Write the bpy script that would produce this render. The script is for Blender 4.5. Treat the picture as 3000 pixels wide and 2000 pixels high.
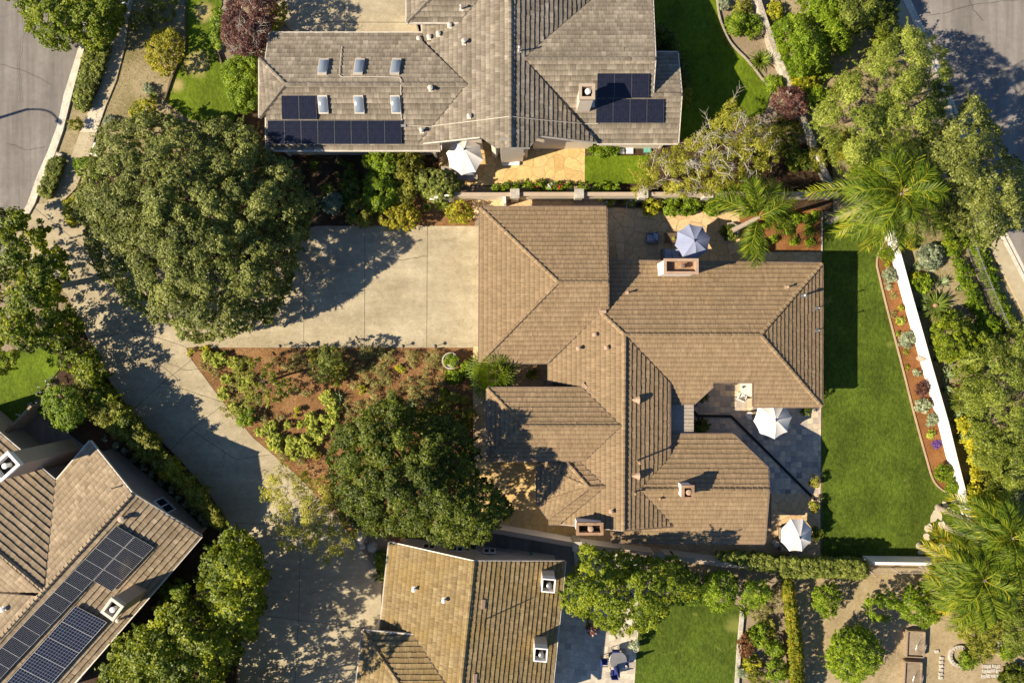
import bpy, math, random
import numpy as np
from mathutils import Vector

for _o in list(bpy.data.objects):
    bpy.data.objects.remove(_o)
SC = bpy.context.scene
COL = SC.collection
R = math.radians
H, F = 50.0, 2000.0          # flying height of the camera (m), focal length in photo pixels

# ------------------------------------------------------------------ camera, sky, sun, exposure
cam = bpy.data.cameras.new('camera'); camo = bpy.data.objects.new('camera', cam); COL.objects.link(camo)
camo.location = (0, 0, H); camo.rotation_euler = (0, 0, 0)
cam.sensor_width = 36; cam.sensor_fit = 'HORIZONTAL'; cam.lens = 36 * F / 3000.0
cam.clip_start = 0.5; cam.clip_end = 2000
SC.camera = camo
SUN_EL, SUN_AZ = R(36.0), R(197.0)      # azimuth counter-clockwise from +X, towards the sun
w = bpy.data.worlds.new('World'); SC.world = w; w.use_nodes = True
nt = w.node_tree; sky = nt.nodes.new('ShaderNodeTexSky'); sky.sky_type = 'NISHITA'; sky.sun_disc = False
sky.ozone_density = 6.0; sky.dust_density = 0.2; sky.air_density = 1.0; sky.sun_elevation = SUN_EL; sky.sun_rotation = math.pi / 2 - SUN_AZ
nt.links.new(sky.outputs[0], nt.nodes['Background'].inputs[0]); nt.nodes['Background'].inputs[1].default_value = 0.064
sl = bpy.data.lights.new('sun', 'SUN'); sl.energy = 5.0; sl.angle = R(0.55); sl.color = (1.0, 0.86, 0.64)
so = bpy.data.objects.new('sun', sl); COL.objects.link(so)
sdir = Vector((math.cos(SUN_AZ) * math.cos(SUN_EL), math.sin(SUN_AZ) * math.cos(SUN_EL), math.sin(SUN_EL)))
so.rotation_euler = sdir.to_track_quat('Z', 'Y').to_euler(); so.location = sdir * 80
SC.view_settings.view_transform = 'Standard'; SC.view_settings.look = 'None'
SC.view_settings.exposure = 0.93; SC.view_settings.gamma = 1.0
SC.cycles.max_bounces = 6; SC.cycles.diffuse_bounces = 3; SC.cycles.transmission_bounces = 4
SC.cycles.use_denoising = True; SC.cycles.denoiser = 'OPENIMAGEDENOISE'; SC.cycles.denoising_input_passes = 'RGB_ALBEDO_NORMAL'

def P(px, py, z=0.0):
    s = (H - z) / F
    return Vector(((px - 1500) * s, (1000 - py) * s, z))

# ------------------------------------------------------------------ node helpers
def new_mat(name):
    m = bpy.data.materials.new(name); m.use_nodes = True
    n = m.node_tree.nodes
    return m, n, m.node_tree.links, n['Principled BSDF']

def node(n, t, **kw):
    x = n.new(t)
    for k, v in kw.items():
        setattr(x, k, v)
    return x

def ramp(n, stops):
    r = n.new('ShaderNodeValToRGB'); e = r.color_ramp.elements
    while len(e) < len(stops):
        e.new(0.5)
    for i, (p, c) in enumerate(stops):
        e[i].position = p; e[i].color = (*c, 1)
    return r

def mixc(n, l, f, a, b, mode='MIX'):
    x = n.new('ShaderNodeMix'); x.data_type = 'RGBA'; x.blend_type = mode
    for k, v in ((0, f), (6, a), (7, b)):
        if isinstance(v, (int, float)): x.inputs[k].default_value = v
        elif isinstance(v, tuple): x.inputs[k].default_value = (*v, 1)
        else: l.new(v, x.inputs[k])
    return x.outputs[2]

def noise(n, l, scale, detail=4, rough=0.6, vec=None, dist=0.0):
    x = n.new('ShaderNodeTexNoise'); x.inputs['Scale'].default_value = scale
    x.inputs['Detail'].default_value = detail; x.inputs['Roughness'].default_value = rough; x.inputs['Distortion'].default_value = dist
    if vec is None:
        g = n.new('ShaderNodeNewGeometry'); vec = g.outputs['Position']
    l.new(vec, x.inputs['Vector'])
    return x.outputs['Fac']

def bump(n, l, b, h, strength=0.5, dist=0.03):
    x = n.new('ShaderNodeBump'); x.inputs['Strength'].default_value = strength; x.inputs['Distance'].default_value = dist
    l.new(h, x.inputs['Height']); l.new(x.outputs[0], b.inputs['Normal'])

def c_mul(c, k): return tuple(min(1, v * k) for v in c)

def mat_plain(name, col, rough=0.6, metal=0.0, var=0.15, scale=3.0):
    m, n, l, b = new_mat(name)
    r = ramp(n, [(0.3, c_mul(col, 1 - var)), (0.7, c_mul(col, 1 + var))])
    l.new(noise(n, l, scale, 5), r.inputs[0]); l.new(r.outputs[0], b.inputs['Base Color'])
    b.inputs['Roughness'].default_value = rough; b.inputs['Metallic'].default_value = metal
    return m

def mat_ground(name, dark, mid, light, big=0.25, fine=9.0, rough=0.9, bmp=0.4, fine_amt=0.5, grain=40.0, grain_amt=0.3):
    """patchy ground: large stains, medium mottling, fine grain"""
    m, n, l, b = new_mat(name)
    r = ramp(n, [(0.32, dark), (0.5, mid), (0.68, light)])
    l.new(noise(n, l, big, 6, 0.62, dist=0.3), r.inputs[0])
    r2 = ramp(n, [(0.3, c_mul(dark, 0.9)), (0.55, mid), (0.75, c_mul(light, 1.1))])
    l.new(noise(n, l, fine, 5, 0.7), r2.inputs[0])
    c = mixc(n, l, fine_amt, r.outputs[0], r2.outputs[0])
    g = noise(n, l, grain, 2, 0.6)
    r3 = ramp(n, [(0.3, (1 - grain_amt,) * 3), (0.7, (1.0 + grain_amt * 0.6,) * 3)]); l.new(g, r3.inputs[0])
    c = mixc(n, l, 1.0, c, r3.outputs[0], 'MULTIPLY')
    l.new(c, b.inputs['Base Color']); b.inputs['Roughness'].default_value = rough
    b.inputs['Specular IOR Level'].default_value = 0.2
    if bmp: bump(n, l, b, g, bmp, 0.03)
    return m

def mat_lawn(name, dark, mid, light, straw, straw_at=0.66, spots=()):
    m, n, l, b = new_mat(name)
    tc = n.new('ShaderNodeNewGeometry')
    mp = node(n, 'ShaderNodeMapping'); mp.inputs['Scale'].default_value = (1.0, 0.55, 1); mp.inputs['Rotation'].default_value = (0, 0, 0.35)
    l.new(tc.outputs['Position'], mp.inputs['Vector'])
    f = noise(n, l, 7, 8, 0.8, mp.outputs[0]); r = ramp(n, [(0.34, dark), (0.5, mid), (0.66, light)]); l.new(f, r.inputs[0])
    big = noise(n, l, 0.35, 5, 0.6); rb = ramp(n, [(0.3, (0.62,) * 3), (0.7, (1.3,) * 3)]); l.new(big, rb.inputs[0])
    c = mixc(n, l, 1.0, r.outputs[0], rb.outputs[0], 'MULTIPLY')
    s = noise(n, l, 0.55, 7, 0.72, dist=0.6); rs = ramp(n, [(straw_at, (0, 0, 0)), (straw_at + 0.1, (1, 1, 1))]); l.new(s, rs.inputs[0])
    c = mixc(n, l, rs.outputs[0], c, straw)
    for (x, y, rad) in spots:      # worn dry patches
        p = P(x, y); dn = node(n, 'ShaderNodeVectorMath', operation='DISTANCE'); dn.inputs[1].default_value = p; l.new(tc.outputs['Position'], dn.inputs[0])
        mm = node(n, 'ShaderNodeMath', operation='MULTIPLY_ADD'); mm.inputs[1].default_value = 1.5 * rad; l.new(s, mm.inputs[0]); l.new(dn.outputs['Value'], mm.inputs[2])
        rr = ramp(n, [(0.45, (0.75,) * 3), (0.75, (0, 0, 0))]); dv = node(n, 'ShaderNodeMath', operation='DIVIDE'); dv.inputs[1].default_value = 2.3 * rad; l.new(mm.outputs[0], dv.inputs[0]); l.new(dv.outputs[0], rr.inputs[0])
        c = mixc(n, l, rr.outputs[0], c, straw)
    l.new(c, b.inputs['Base Color']); b.inputs['Roughness'].default_value = 0.85; b.inputs['Specular IOR Level'].default_value = 0.15
    bump(n, l, b, f, 1.0, 0.06)
    return m

def mat_flag(name, cols, mortar, scale=1.15, edge=0.026):
    """irregular flagstones"""
    m, n, l, b = new_mat(name)
    g = n.new('ShaderNodeNewGeometry')
    nz = n.new('ShaderNodeTexNoise'); nz.inputs['Scale'].default_value = 1.3; l.new(g.outputs['Position'], nz.inputs['Vector'])
    vm = node(n, 'ShaderNodeVectorMath', operation='MULTIPLY_ADD'); vm.inputs[1].default_value = (0.5, 0.5, 0)
    l.new(nz.outputs['Color'], vm.inputs[0]); l.new(g.outputs['Position'], vm.inputs[2])
    v = node(n, 'ShaderNodeTexVoronoi', feature='F1', voronoi_dimensions='2D'); v.inputs['Scale'].default_value = scale
    e = node(n, 'ShaderNodeTexVoronoi', feature='DISTANCE_TO_EDGE', voronoi_dimensions='2D'); e.inputs['Scale'].default_value = scale
    l.new(vm.outputs[0], v.inputs['Vector']); l.new(vm.outputs[0], e.inputs['Vector'])
    sep = n.new('ShaderNodeSeparateColor'); l.new(v.outputs['Color'], sep.inputs[0])
    r = ramp(n, [(i / (len(cols) - 1), c) for i, c in enumerate(cols)]); l.new(sep.outputs[0], r.inputs[0])
    st = noise(n, l, 3.5, 6, 0.7); rs = ramp(n, [(0.25, (0.72,) * 3), (0.75, (1.2,) * 3)]); l.new(st, rs.inputs[0])
    c = mixc(n, l, 1.0, r.outputs[0], rs.outputs[0], 'MULTIPLY')
    re = ramp(n, [(edge * 0.5, (0, 0, 0)), (edge, (1, 1, 1))]); l.new(e.outputs['Distance'], re.inputs[0])
    c = mixc(n, l, re.outputs[0], mortar, c)
    l.new(c, b.inputs['Base Color']); b.inputs['Roughness'].default_value = 0.75
    bump(n, l, b, re.outputs[0], 0.4, 0.02)
    return m

def mat_pavers(name, cols, mortar, size=0.42, rot=0.0):
    m, n, l, b = new_mat(name)
    g = n.new('ShaderNodeNewGeometry')
    mp = node(n, 'ShaderNodeMapping'); mp.inputs['Rotation'].default_value = (0, 0, rot); mp.inputs['Scale'].default_value = (1 / size,) * 3
    l.new(g.outputs['Position'], mp.inputs['Vector'])
    br = n.new('ShaderNodeTexBrick'); br.offset = 0.0 if rot == 0 else 0.5; br.offset_frequency = 2; br.squash = 1.4 if rot else 1.0; br.squash_frequency = 3
    br.inputs['Scale'].default_value = 1.0; br.inputs['Mortar Size'].default_value = 0.022; br.inputs['Brick Width'].default_value = 1.0; br.inputs['Row Height'].default_value = 1.0
    br.inputs['Color1'].default_value = (0, 0, 0, 1); br.inputs['Color2'].default_value = (1, 1, 1, 1); br.inputs['Bias'].default_value = 0
    l.new(mp.outputs[0], br.inputs['Vector'])
    r = ramp(n, [(i / (len(cols) - 1), c) for i, c in enumerate(cols)]); l.new(br.outputs['Color'], r.inputs[0])
    st = noise(n, l, 4, 6, 0.7); rs = ramp(n, [(0.25, (0.7,) * 3), (0.75, (1.25,) * 3)]); l.new(st, rs.inputs[0])
    c = mixc(n, l, 1.0, r.outputs[0], rs.outputs[0], 'MULTIPLY')
    c = mixc(n, l, br.outputs['Fac'], c, mortar)
    l.new(c, b.inputs['Base Color']); b.inputs['Roughness'].default_value = 0.7
    return m

def mat_roof(name, dark, mid, light, stain, course=0.34):
    """concrete tile: every tile its own shade (face attribute), weather streaks down the slope (UV), fine grain"""
    m, n, l, b = new_mat(name)
    a = node(n, 'ShaderNodeAttribute', attribute_name='rnd')
    r = ramp(n, [(0.0, dark), (0.5, mid), (1.0, light)]); l.new(a.outputs['Fac'], r.inputs[0])
    uv = node(n, 'ShaderNodeUVMap', uv_map='UVMap')
    mp = node(n, 'ShaderNodeMapping'); mp.inputs['Scale'].default_value = (1.0, 0.22, 1); l.new(uv.outputs[0], mp.inputs['Vector'])
    s1 = noise(n, l, 5.0, 6, 0.7, mp.outputs[0]); rs = ramp(n, [(0.3, (0.68,) * 3), (0.72, (1.18,) * 3)]); l.new(s1, rs.inputs[0])
    c = mixc(n, l, 1.0, r.outputs[0], rs.outputs[0], 'MULTIPLY')
    big = noise(n, l, 0.45, 5, 0.65); rb = ramp(n, [(0.45, (0, 0, 0)), (0.75, (0.7,) * 3)]); l.new(big, rb.inputs[0])
    c = mixc(n, l, rb.outputs[0], c, stain)
    mp2 = node(n, 'ShaderNodeMapping'); mp2.inputs['Scale'].default_value = (1.0, 0.06, 1); l.new(uv.outputs[0], mp2.inputs['Vector'])
    s2 = noise(n, l, 28, 3, 0.6, mp2.outputs[0]); rg = ramp(n, [(0.3, (0.82,) * 3), (0.7, (1.1,) * 3)]); l.new(s2, rg.inputs[0])
    c = mixc(n, l, 1.0, c, rg.outputs[0], 'MULTIPLY')
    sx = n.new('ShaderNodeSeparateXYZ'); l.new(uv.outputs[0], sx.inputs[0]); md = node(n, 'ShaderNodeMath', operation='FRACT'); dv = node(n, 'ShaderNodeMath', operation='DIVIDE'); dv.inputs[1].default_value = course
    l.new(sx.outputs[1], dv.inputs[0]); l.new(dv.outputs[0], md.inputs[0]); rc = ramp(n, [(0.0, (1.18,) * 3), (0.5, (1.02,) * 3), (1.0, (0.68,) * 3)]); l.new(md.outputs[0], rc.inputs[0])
    c = mixc(n, l, 1.0, c, rc.outputs[0], 'MULTIPLY')  # light bands painted into each course: bright lower edge, shaded upper part
    l.new(c, b.inputs['Base Color']); b.inputs['Roughness'].default_value = 0.85; b.inputs['Specular IOR Level'].default_value = 0.25
    bump(n, l, b, s2, 0.35, 0.015)
    return m

def mat_leaf(name, cols, trans=0.3, rough=0.5, spec=0.3):
    m, n, l, b = new_mat(name)
    a = node(n, 'ShaderNodeAttribute', attribute_name='rnd')
    r = ramp(n, [(i / (len(cols) - 1), c) for i, c in enumerate(cols)]); l.new(a.outputs['Fac'], r.inputs[0])
    l.new(r.outputs[0], b.inputs['Base Color']); b.inputs['Roughness'].default_value = rough; b.inputs['Specular IOR Level'].default_value = spec
    t = n.new('ShaderNodeBsdfTranslucent')
    tc = mixc(n, l, 1.0, r.outputs[0], (1.3, 1.25, 0.55), 'MULTIPLY'); l.new(tc, t.inputs[0])
    mx = n.new('ShaderNodeMixShader'); mx.inputs[0].default_value = trans
    l.new(b.outputs[0], mx.inputs[1]); l.new(t.outputs[0], mx.inputs[2]); l.new(mx.outputs[0], n['Material Output'].inputs[0])
    return m

def mat_solar(name, base, line, nx, ny, lw=0.06, rough=0.18):
    m, n, l, b = new_mat(name)
    uv = node(n, 'ShaderNodeUVMap', uv_map='UVMap')
    br = n.new('ShaderNodeTexBrick'); br.offset = 0; br.squash = 1
    mp = node(n, 'ShaderNodeMapping'); mp.inputs['Scale'].default_value = (nx, ny, 1); l.new(uv.outputs[0], mp.inputs['Vector'])
    br.inputs['Scale'].default_value = 1; br.inputs['Brick Width'].default_value = 1; br.inputs['Row Height'].default_value = 1
    br.inputs['Mortar Size'].default_value = lw; br.inputs['Mortar Smooth'].default_value = 0.1
    br.inputs['Color1'].default_value = (*base, 1); br.inputs['Color2'].default_value = (*c_mul(base, 1.5), 1); br.inputs['Mortar'].default_value = (*line, 1)
    l.new(mp.outputs[0], br.inputs['Vector']); l.new(br.outputs['Color'], b.inputs['Base Color'])
    b.inputs['Roughness'].default_value = rough; b.inputs['Specular IOR Level'].default_value = 0.35
    return m

M = {}
M['earth'] = mat_ground('earth', (0.15, 0.112, 0.07), (0.28, 0.22, 0.15), (0.42, 0.345, 0.255), 0.3, 6, grain=30)
M['dry_ground'] = mat_ground('dry_ground', (0.13, 0.12, 0.035), (0.30, 0.245, 0.135), (0.48, 0.40, 0.285), 0.45, 5, grain=22, grain_amt=0.5)
M['dirt'] = mat_ground('dirt', (0.23, 0.18, 0.105), (0.375, 0.295, 0.175), (0.48, 0.395, 0.255), 0.4, 4, grain=40)
M['mulch'] = mat_ground('mulch', (0.10, 0.047, 0.02), (0.28, 0.145, 0.06), (0.46, 0.27, 0.13), 0.6, 9, grain=26, grain_amt=0.75, bmp=1.0)
M['red_mulch'] = mat_ground('red_mulch', (0.13, 0.052, 0.018), (0.28, 0.122, 0.042), (0.42, 0.21, 0.085), 0.6, 9, grain=26, grain_amt=0.7, bmp=1.0)
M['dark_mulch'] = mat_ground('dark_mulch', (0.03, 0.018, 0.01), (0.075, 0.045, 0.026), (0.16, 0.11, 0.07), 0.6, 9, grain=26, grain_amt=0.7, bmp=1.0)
M['asphalt'] = mat_ground('asphalt', (0.17, 0.155, 0.145), (0.225, 0.205, 0.19), (0.27, 0.25, 0.23), 0.22, 2.2, fine_amt=0.35, grain=60, grain_amt=0.14, bmp=0.15)
def add_streaks(m, rot, sc, lo, hi, amt):
    n, l = m.node_tree.nodes, m.node_tree.links; b = n['Principled BSDF']; src = b.inputs['Base Color'].links[0].from_socket
    g = n.new('ShaderNodeNewGeometry'); mp = node(n, 'ShaderNodeMapping'); mp.inputs['Rotation'].default_value = (0, 0, rot); mp.inputs['Scale'].default_value = sc
    l.new(g.outputs['Position'], mp.inputs['Vector']); f = noise(n, l, 1.0, 5, 0.65, mp.outputs[0]); r = ramp(n, [(lo, (1 - amt,) * 3), (hi, (1 + amt * .6,) * 3)]); l.new(f, r.inputs[0])
    l.new(mixc(n, l, 1.0, src, r.outputs[0], 'MULTIPLY'), b.inputs['Base Color'])
add_streaks(M['asphalt'], R(12), (1.1, .06, 1), .38, .62, .2)
M['concrete'] = mat_ground('concrete', (0.33, 0.275, 0.18), (0.42, 0.355, 0.24), (0.52, 0.45, 0.32), 0.28, 2.0, fine_amt=0.45, grain=34, grain_amt=0.22, bmp=0.2)
M['aggregate'] = mat_ground('aggregate', (0.305, 0.255, 0.17), (0.415, 0.355, 0.245), (0.54, 0.475, 0.345), 0.3, 2.2, fine_amt=0.42, grain=18, grain_amt=0.19, bmp=0.3)
add_streaks(M['aggregate'], 0, (.09, .8, 1), .38, .64, .13)
M['pale_concrete'] = mat_ground('pale_concrete', (0.46, 0.41, 0.31), (0.57, 0.51, 0.40), (0.64, 0.59, 0.48), 0.5, 3, fine_amt=0.4, grain=34, grain_amt=0.18, bmp=0.15)
M['kerb'] = mat_ground('kerb', (0.34, 0.31, 0.25), (0.62, 0.57, 0.48), (0.72, 0.68, 0.60), 1.2, 5, fine_amt=0.5, grain=30, grain_amt=0.2, bmp=0.15)
M['joint'] = mat_plain('joint', (0.06, 0.055, 0.04), 0.9)
M['lawn'] = mat_lawn('lawn', (0.026, 0.047, 0.005), (0.07, 0.108, 0.010), (0.135, 0.178, 0.02), (0.20, 0.22, 0.05), 0.63, [(2605, 1010, .4), (2150, 1830, .8)])
M['lawn_bright'] = mat_lawn('lawn_bright', (0.05, 0.085, 0.004), (0.105, 0.16, 0.007), (0.18, 0.235, 0.015), (0.32, 0.26, 0.09), 0.64)
M['lawn_patchy'] = mat_lawn('lawn_patchy', (0.05, 0.085, 0.004), (0.105, 0.155, 0.008), (0.18, 0.225, 0.02), (0.46, 0.36, 0.16), 0.60, [(572, 185, 1.2), (600, 35, .9), (520, 250, .7), (650, 370, .9)])
M['ochre_flag'] = mat_flag('ochre_flag', [(0.50, 0.33, 0.125), (0.62, 0.44, 0.19), (0.54, 0.37, 0.15), (0.69, 0.51, 0.25)], (0.33, 0.22, 0.10))
M['brown_flag'] = mat_flag('brown_flag', [(0.50, 0.34, 0.18), (0.62, 0.45, 0.25), (0.54, 0.39, 0.22), (0.68, 0.50, 0.29)], (0.33, 0.22, 0.12), 1.2, 0.03)
M['slate_paver'] = mat_pavers('slate_paver', [(0.20, 0.18, 0.17), (0.66, 0.52, 0.37), (0.38, 0.34, 0.30), (0.74, 0.58, 0.38), (0.28, 0.26, 0.25), (0.70, 0.55, 0.39)], (0.30, 0.24, 0.18), 0.40)
M['stone_paver'] = mat_pavers('stone_paver', [(0.44, 0.39, 0.31), (0.58, 0.52, 0.41), (0.33, 0.29, 0.24), (0.64, 0.57, 0.45)], (0.38, 0.33, 0.26), 0.45, 0.09)
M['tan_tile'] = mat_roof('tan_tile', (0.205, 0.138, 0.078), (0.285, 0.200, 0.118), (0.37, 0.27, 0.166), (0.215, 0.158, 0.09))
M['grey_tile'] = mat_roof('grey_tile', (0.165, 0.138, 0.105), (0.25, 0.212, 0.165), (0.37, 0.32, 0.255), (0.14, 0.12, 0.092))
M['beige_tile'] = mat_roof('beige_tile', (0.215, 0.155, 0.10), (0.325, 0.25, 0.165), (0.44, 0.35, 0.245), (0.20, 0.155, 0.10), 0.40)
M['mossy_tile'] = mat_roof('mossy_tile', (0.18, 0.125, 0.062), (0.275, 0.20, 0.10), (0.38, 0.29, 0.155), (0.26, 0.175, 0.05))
M['valley'] = mat_plain('valley_shade', (0.05, 0.04, 0.032), 0.7)  # near-black colour for the gap shadows painted along roof valleys
M['white_gutter'] = mat_plain('white_gutter', (0.55, 0.50, 0.43), 0.5)
M['brown_gutter'] = mat_plain('brown_gutter', (0.20, 0.14, 0.10), 0.5)
M['cream_wall'] = mat_plain('cream_wall', (0.62, 0.54, 0.44), 0.85, var=0.06)
M['beige_wall'] = mat_plain('beige_wall', (0.42, 0.33, 0.25), 0.85, var=0.06)
M['white_wall'] = mat_plain('white_wall', (0.80, 0.77, 0.75), 0.85, var=0.04)
M['white'] = mat_plain('white_paint', (0.78, 0.77, 0.75), 0.6, var=0.04)
M['canvas'] = mat_plain('white_canvas', (0.74, 0.71, 0.68), 0.9, var=0.04)
M['blue_canvas'] = mat_plain('grey_blue_canvas', (0.25, 0.285, 0.43), 0.9, var=0.05)
M['terracotta'] = mat_plain('terracotta', (0.40, 0.275, 0.19), 0.8)
M['rust_cap'] = mat_plain('rust_cap', (0.30, 0.185, 0.11), 0.75, var=0.3)
M['stone_block'] = mat_ground('stone_block', (0.30, 0.27, 0.23), (0.50, 0.46, 0.40), (0.68, 0.64, 0.58), 2.0, 7, grain=30, grain_amt=0.35, bmp=0.6)
M['rough_stone'] = mat_ground('rough_stone', (0.22, 0.18, 0.13), (0.45, 0.40, 0.33), (0.70, 0.66, 0.60), 1.2, 4, grain=14, grain_amt=0.5, bmp=0.9)
M['dark_metal'] = mat_plain('dark_metal', (0.03, 0.03, 0.033), 0.45, 0.3)
M['grey_metal'] = mat_plain('grey_metal', (0.35, 0.34, 0.33), 0.4, 0.6)
M['white_metal'] = mat_plain('white_metal', (0.7, 0.7, 0.68), 0.4)
M['soot'] = mat_plain('soot', (0.02, 0.018, 0.016), 0.9)
M['wood'] = mat_plain('weathered_wood', (0.27, 0.20, 0.135), 0.8, var=0.25, scale=8)
M['grey_wood'] = mat_plain('grey_wood', (0.33, 0.28, 0.23), 0.8, var=0.25, scale=8)
M['brown_wood'] = mat_plain('brown_wood', (0.13, 0.085, 0.05), 0.7, var=0.25, scale=8)
M['grey_cushion'] = mat_plain('grey_cushion', (0.33, 0.38, 0.46), 0.95)
M['taupe'] = mat_plain('taupe_fabric', (0.30, 0.255, 0.215), 0.95)
M['blue_fabric'] = mat_plain('blue_fabric', (0.02, 0.035, 0.19), 0.9)
M['sky_fabric'] = mat_plain('sky_fabric', (0.22, 0.33, 0.48), 0.9)
M['wicker'] = mat_plain('wicker', (0.17, 0.17, 0.18), 0.8, var=0.4, scale=30)
M['teal'] = mat_plain('teal_plastic', (0.10, 0.35, 0.30), 0.5)
M['bark'] = mat_plain('bark', (0.13, 0.095, 0.07), 0.9, var=0.35, scale=9)
M['pale_bark'] = mat_plain('pale_bark', (0.42, 0.38, 0.32), 0.9, var=0.25, scale=9)
M['palm_bark'] = mat_plain('palm_bark', (0.30, 0.25, 0.20), 0.9, var=0.35, scale=12)
M['black_panel'] = mat_solar('black_panel', (0.011, 0.013, 0.026), (0.03, 0.03, 0.036), 6, 10, 0.03)
M['cell_panel'] = mat_solar('cell_panel', (0.005, 0.007, 0.015), (0.26, 0.26, 0.27), 12, 8, 0.045)
M['blue_panel'] = mat_solar('blue_panel', (0.012, 0.017, 0.038), (0.24, 0.25, 0.28), 12, 6, 0.05, 0.16)
M['lamp_glass'] = mat_plain('lamp_glass', (0.6, 0.6, 0.55), 0.2)
_m, _n, _l, _b = new_mat('skylight_glass'); _b.inputs['Base Color'].default_value = (0.20, 0.24, 0.30, 1); _b.inputs['Roughness'].default_value = 0.12
_b.inputs['Specular IOR Level'].default_value = 0.7; M['skylight'] = _m
_m, _n, _l, _b = new_mat('window_glass'); _b.inputs['Base Color'].default_value = (0.02, 0.03, 0.045, 1); _b.inputs['Roughness'].default_value = 0.06; M['glass'] = _m
_m, _n, _l, _b = new_mat('frosted_glass'); _b.inputs['Base Color'].default_value = (0.50, 0.53, 0.50, 1); _b.inputs['Roughness'].default_value = 0.15; M['pale_glass'] = _m

LEAF = {   # shades, leaf length, leaf width, clump radius, leaves per clump, clump spacing, lobe size, lobe height
    'oak': ([(0.036, 0.047, 0.008), (0.17, 0.2, 0.038), (0.44, 0.465, 0.13)], 0.148, 0.082, 0.22, 31, 0.30, 1.3, 0.80),
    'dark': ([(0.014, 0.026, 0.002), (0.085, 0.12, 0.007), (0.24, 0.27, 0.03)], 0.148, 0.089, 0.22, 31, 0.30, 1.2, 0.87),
    'bright': ([(0.04, 0.066, 0.003), (0.17, 0.235, 0.01), (0.4, 0.43, 0.03)], 0.148, 0.089, 0.20, 31, 0.30, 0.9, 0.72),
    'green': ([(0.0304, 0.0627, 0.0025), (0.1522, 0.2419, 0.009), (0.4106, 0.5075, 0.0319)], 0.111, 0.065, 0.16, 28, 0.22, 0.7, 0.36),
    'maple': ([(0.0294, 0.0492, 0.0016), (0.1364, 0.1874, 0.0059), (0.4211, 0.4421, 0.0174)], 0.177, 0.131, 0.26, 25, 0.36, 1.2, 0.87),
    'acacia': ([(0.045, 0.066, 0.006), (0.215, 0.265, 0.033), (0.46, 0.5, 0.1)], 0.163, 0.058, 0.24, 31, 0.30, 1.0, 0.72),
    'pepper': ([(0.08, 0.09, 0.006), (0.3, 0.3, 0.025), (0.58, 0.53, 0.09)], 0.163, 0.049, 0.26, 22, 0.34, 1.0, 0.72),
    'lime': ([(0.12, 0.17, 0.012), (0.4, 0.46, 0.055), (0.7, 0.7, 0.17)], 0.103, 0.065, 0.11, 25, 0.17, 0.35, 0.22),
    'gold': ([(0.08, 0.085, 0.004), (0.32, 0.31, 0.018), (0.62, 0.5, 0.045)], 0.111, 0.065, 0.14, 25, 0.22, 0.5, 0.29),
    'yellow': ([(0.063, 0.0805, 0.0036), (0.33, 0.345, 0.0156), (0.7434, 0.6446, 0.0491)], 0.111, 0.065, 0.14, 25, 0.22, 0.5, 0.29),
    'purple': ([(0.03, 0.011, 0.012), (0.12, 0.05, 0.045), (0.30, 0.15, 0.12)], 0.126, 0.073, 0.20, 25, 0.28, 0.8, 0.43),
    'grey': ([(0.086, 0.1091, 0.0648), (0.3003, 0.3544, 0.2223), (0.6443, 0.7025, 0.4955)], 0.096, 0.049, 0.12, 28, 0.17, 0.4, 0.22),
    'olive': ([(0.04, 0.05, 0.004), (0.2, 0.215, 0.018), (0.42, 0.41, 0.06)], 0.126, 0.065, 0.17, 25, 0.26, 0.7, 0.43),
    'scrub': ([(0.09, 0.09, 0.025), (0.28, 0.265, 0.08), (0.52, 0.48, 0.19)], 0.118, 0.041, 0.17, 17, 0.22, 0.5, 0.29),
    'red': ([(0.05, 0.022, 0.008), (0.2, 0.085, 0.03), (0.34, 0.18, 0.07)], 0.096, 0.058, 0.12, 25, 0.18, 0.4, 0.22),
    'box': ([(0.0431, 0.0581, 0.0087), (0.1848, 0.2233, 0.0364), (0.4725, 0.5082, 0.1104)], 0.096, 0.058, 0.12, 25, 0.20, 0.5, 0.12),
    'violet': ([(0.042, 0.0168, 0.1008), (0.192, 0.084, 0.384), (0.4248, 0.2549, 0.6372)], 0.074, 0.058, 0.10, 25, 0.14, 0.3, 0.14),
    'fiery': ([(0.06, 0.085, 0.004), (0.25, 0.28, 0.014), (0.50, 0.36, 0.03)], 0.103, 0.058, 0.12, 25, 0.2, 0.6, 0.12),
}
for k, v in LEAF.items():
    M['leaf_' + k] = mat_leaf('leaf_' + k, v[0])
M['frond'] = mat_leaf('palm_frond', [(0.016, 0.036, 0.003), (0.08, 0.135, 0.007), (0.21, 0.26, 0.016), (0.56, 0.42, 0.03)], 0.22, 0.5, 0.2)
M['agave'] = mat_leaf('agave_leaf', [(0.09, 0.13, 0.05), (0.20, 0.26, 0.12), (0.36, 0.40, 0.22)], 0.1, 0.45, 0.35)
M['cycad'] = mat_leaf('cycad_leaf', [(0.04, 0.075, 0.008), (0.12, 0.17, 0.02), (0.26, 0.28, 0.06)], 0.15, 0.35, 0.4)
M['strap'] = mat_leaf('strap_leaf', [(0.05, 0.085, 0.006), (0.15, 0.21, 0.02), (0.30, 0.34, 0.07)], 0.2, 0.4, 0.35)
M['wine'] = mat_leaf('wine_leaf', [(0.05, 0.02, 0.025), (0.13, 0.05, 0.05), (0.22, 0.11, 0.10)], 0.15, 0.4, 0.35)
M['petal_white'] = mat_plain('lilac_petal', (0.62, 0.58, 0.72), 0.8)
M['petal_red'] = mat_plain('red_petal', (0.65, 0.10, 0.06), 0.8)
M['petal_blue'] = mat_plain('blue_petal', (0.26, 0.33, 0.62), 0.8)
M['petal_pink'] = mat_plain('pink_petal', (0.72, 0.50, 0.48), 0.8)
M['petal_orange'] = mat_plain('orange_petal', (0.75, 0.30, 0.05), 0.8)

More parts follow.
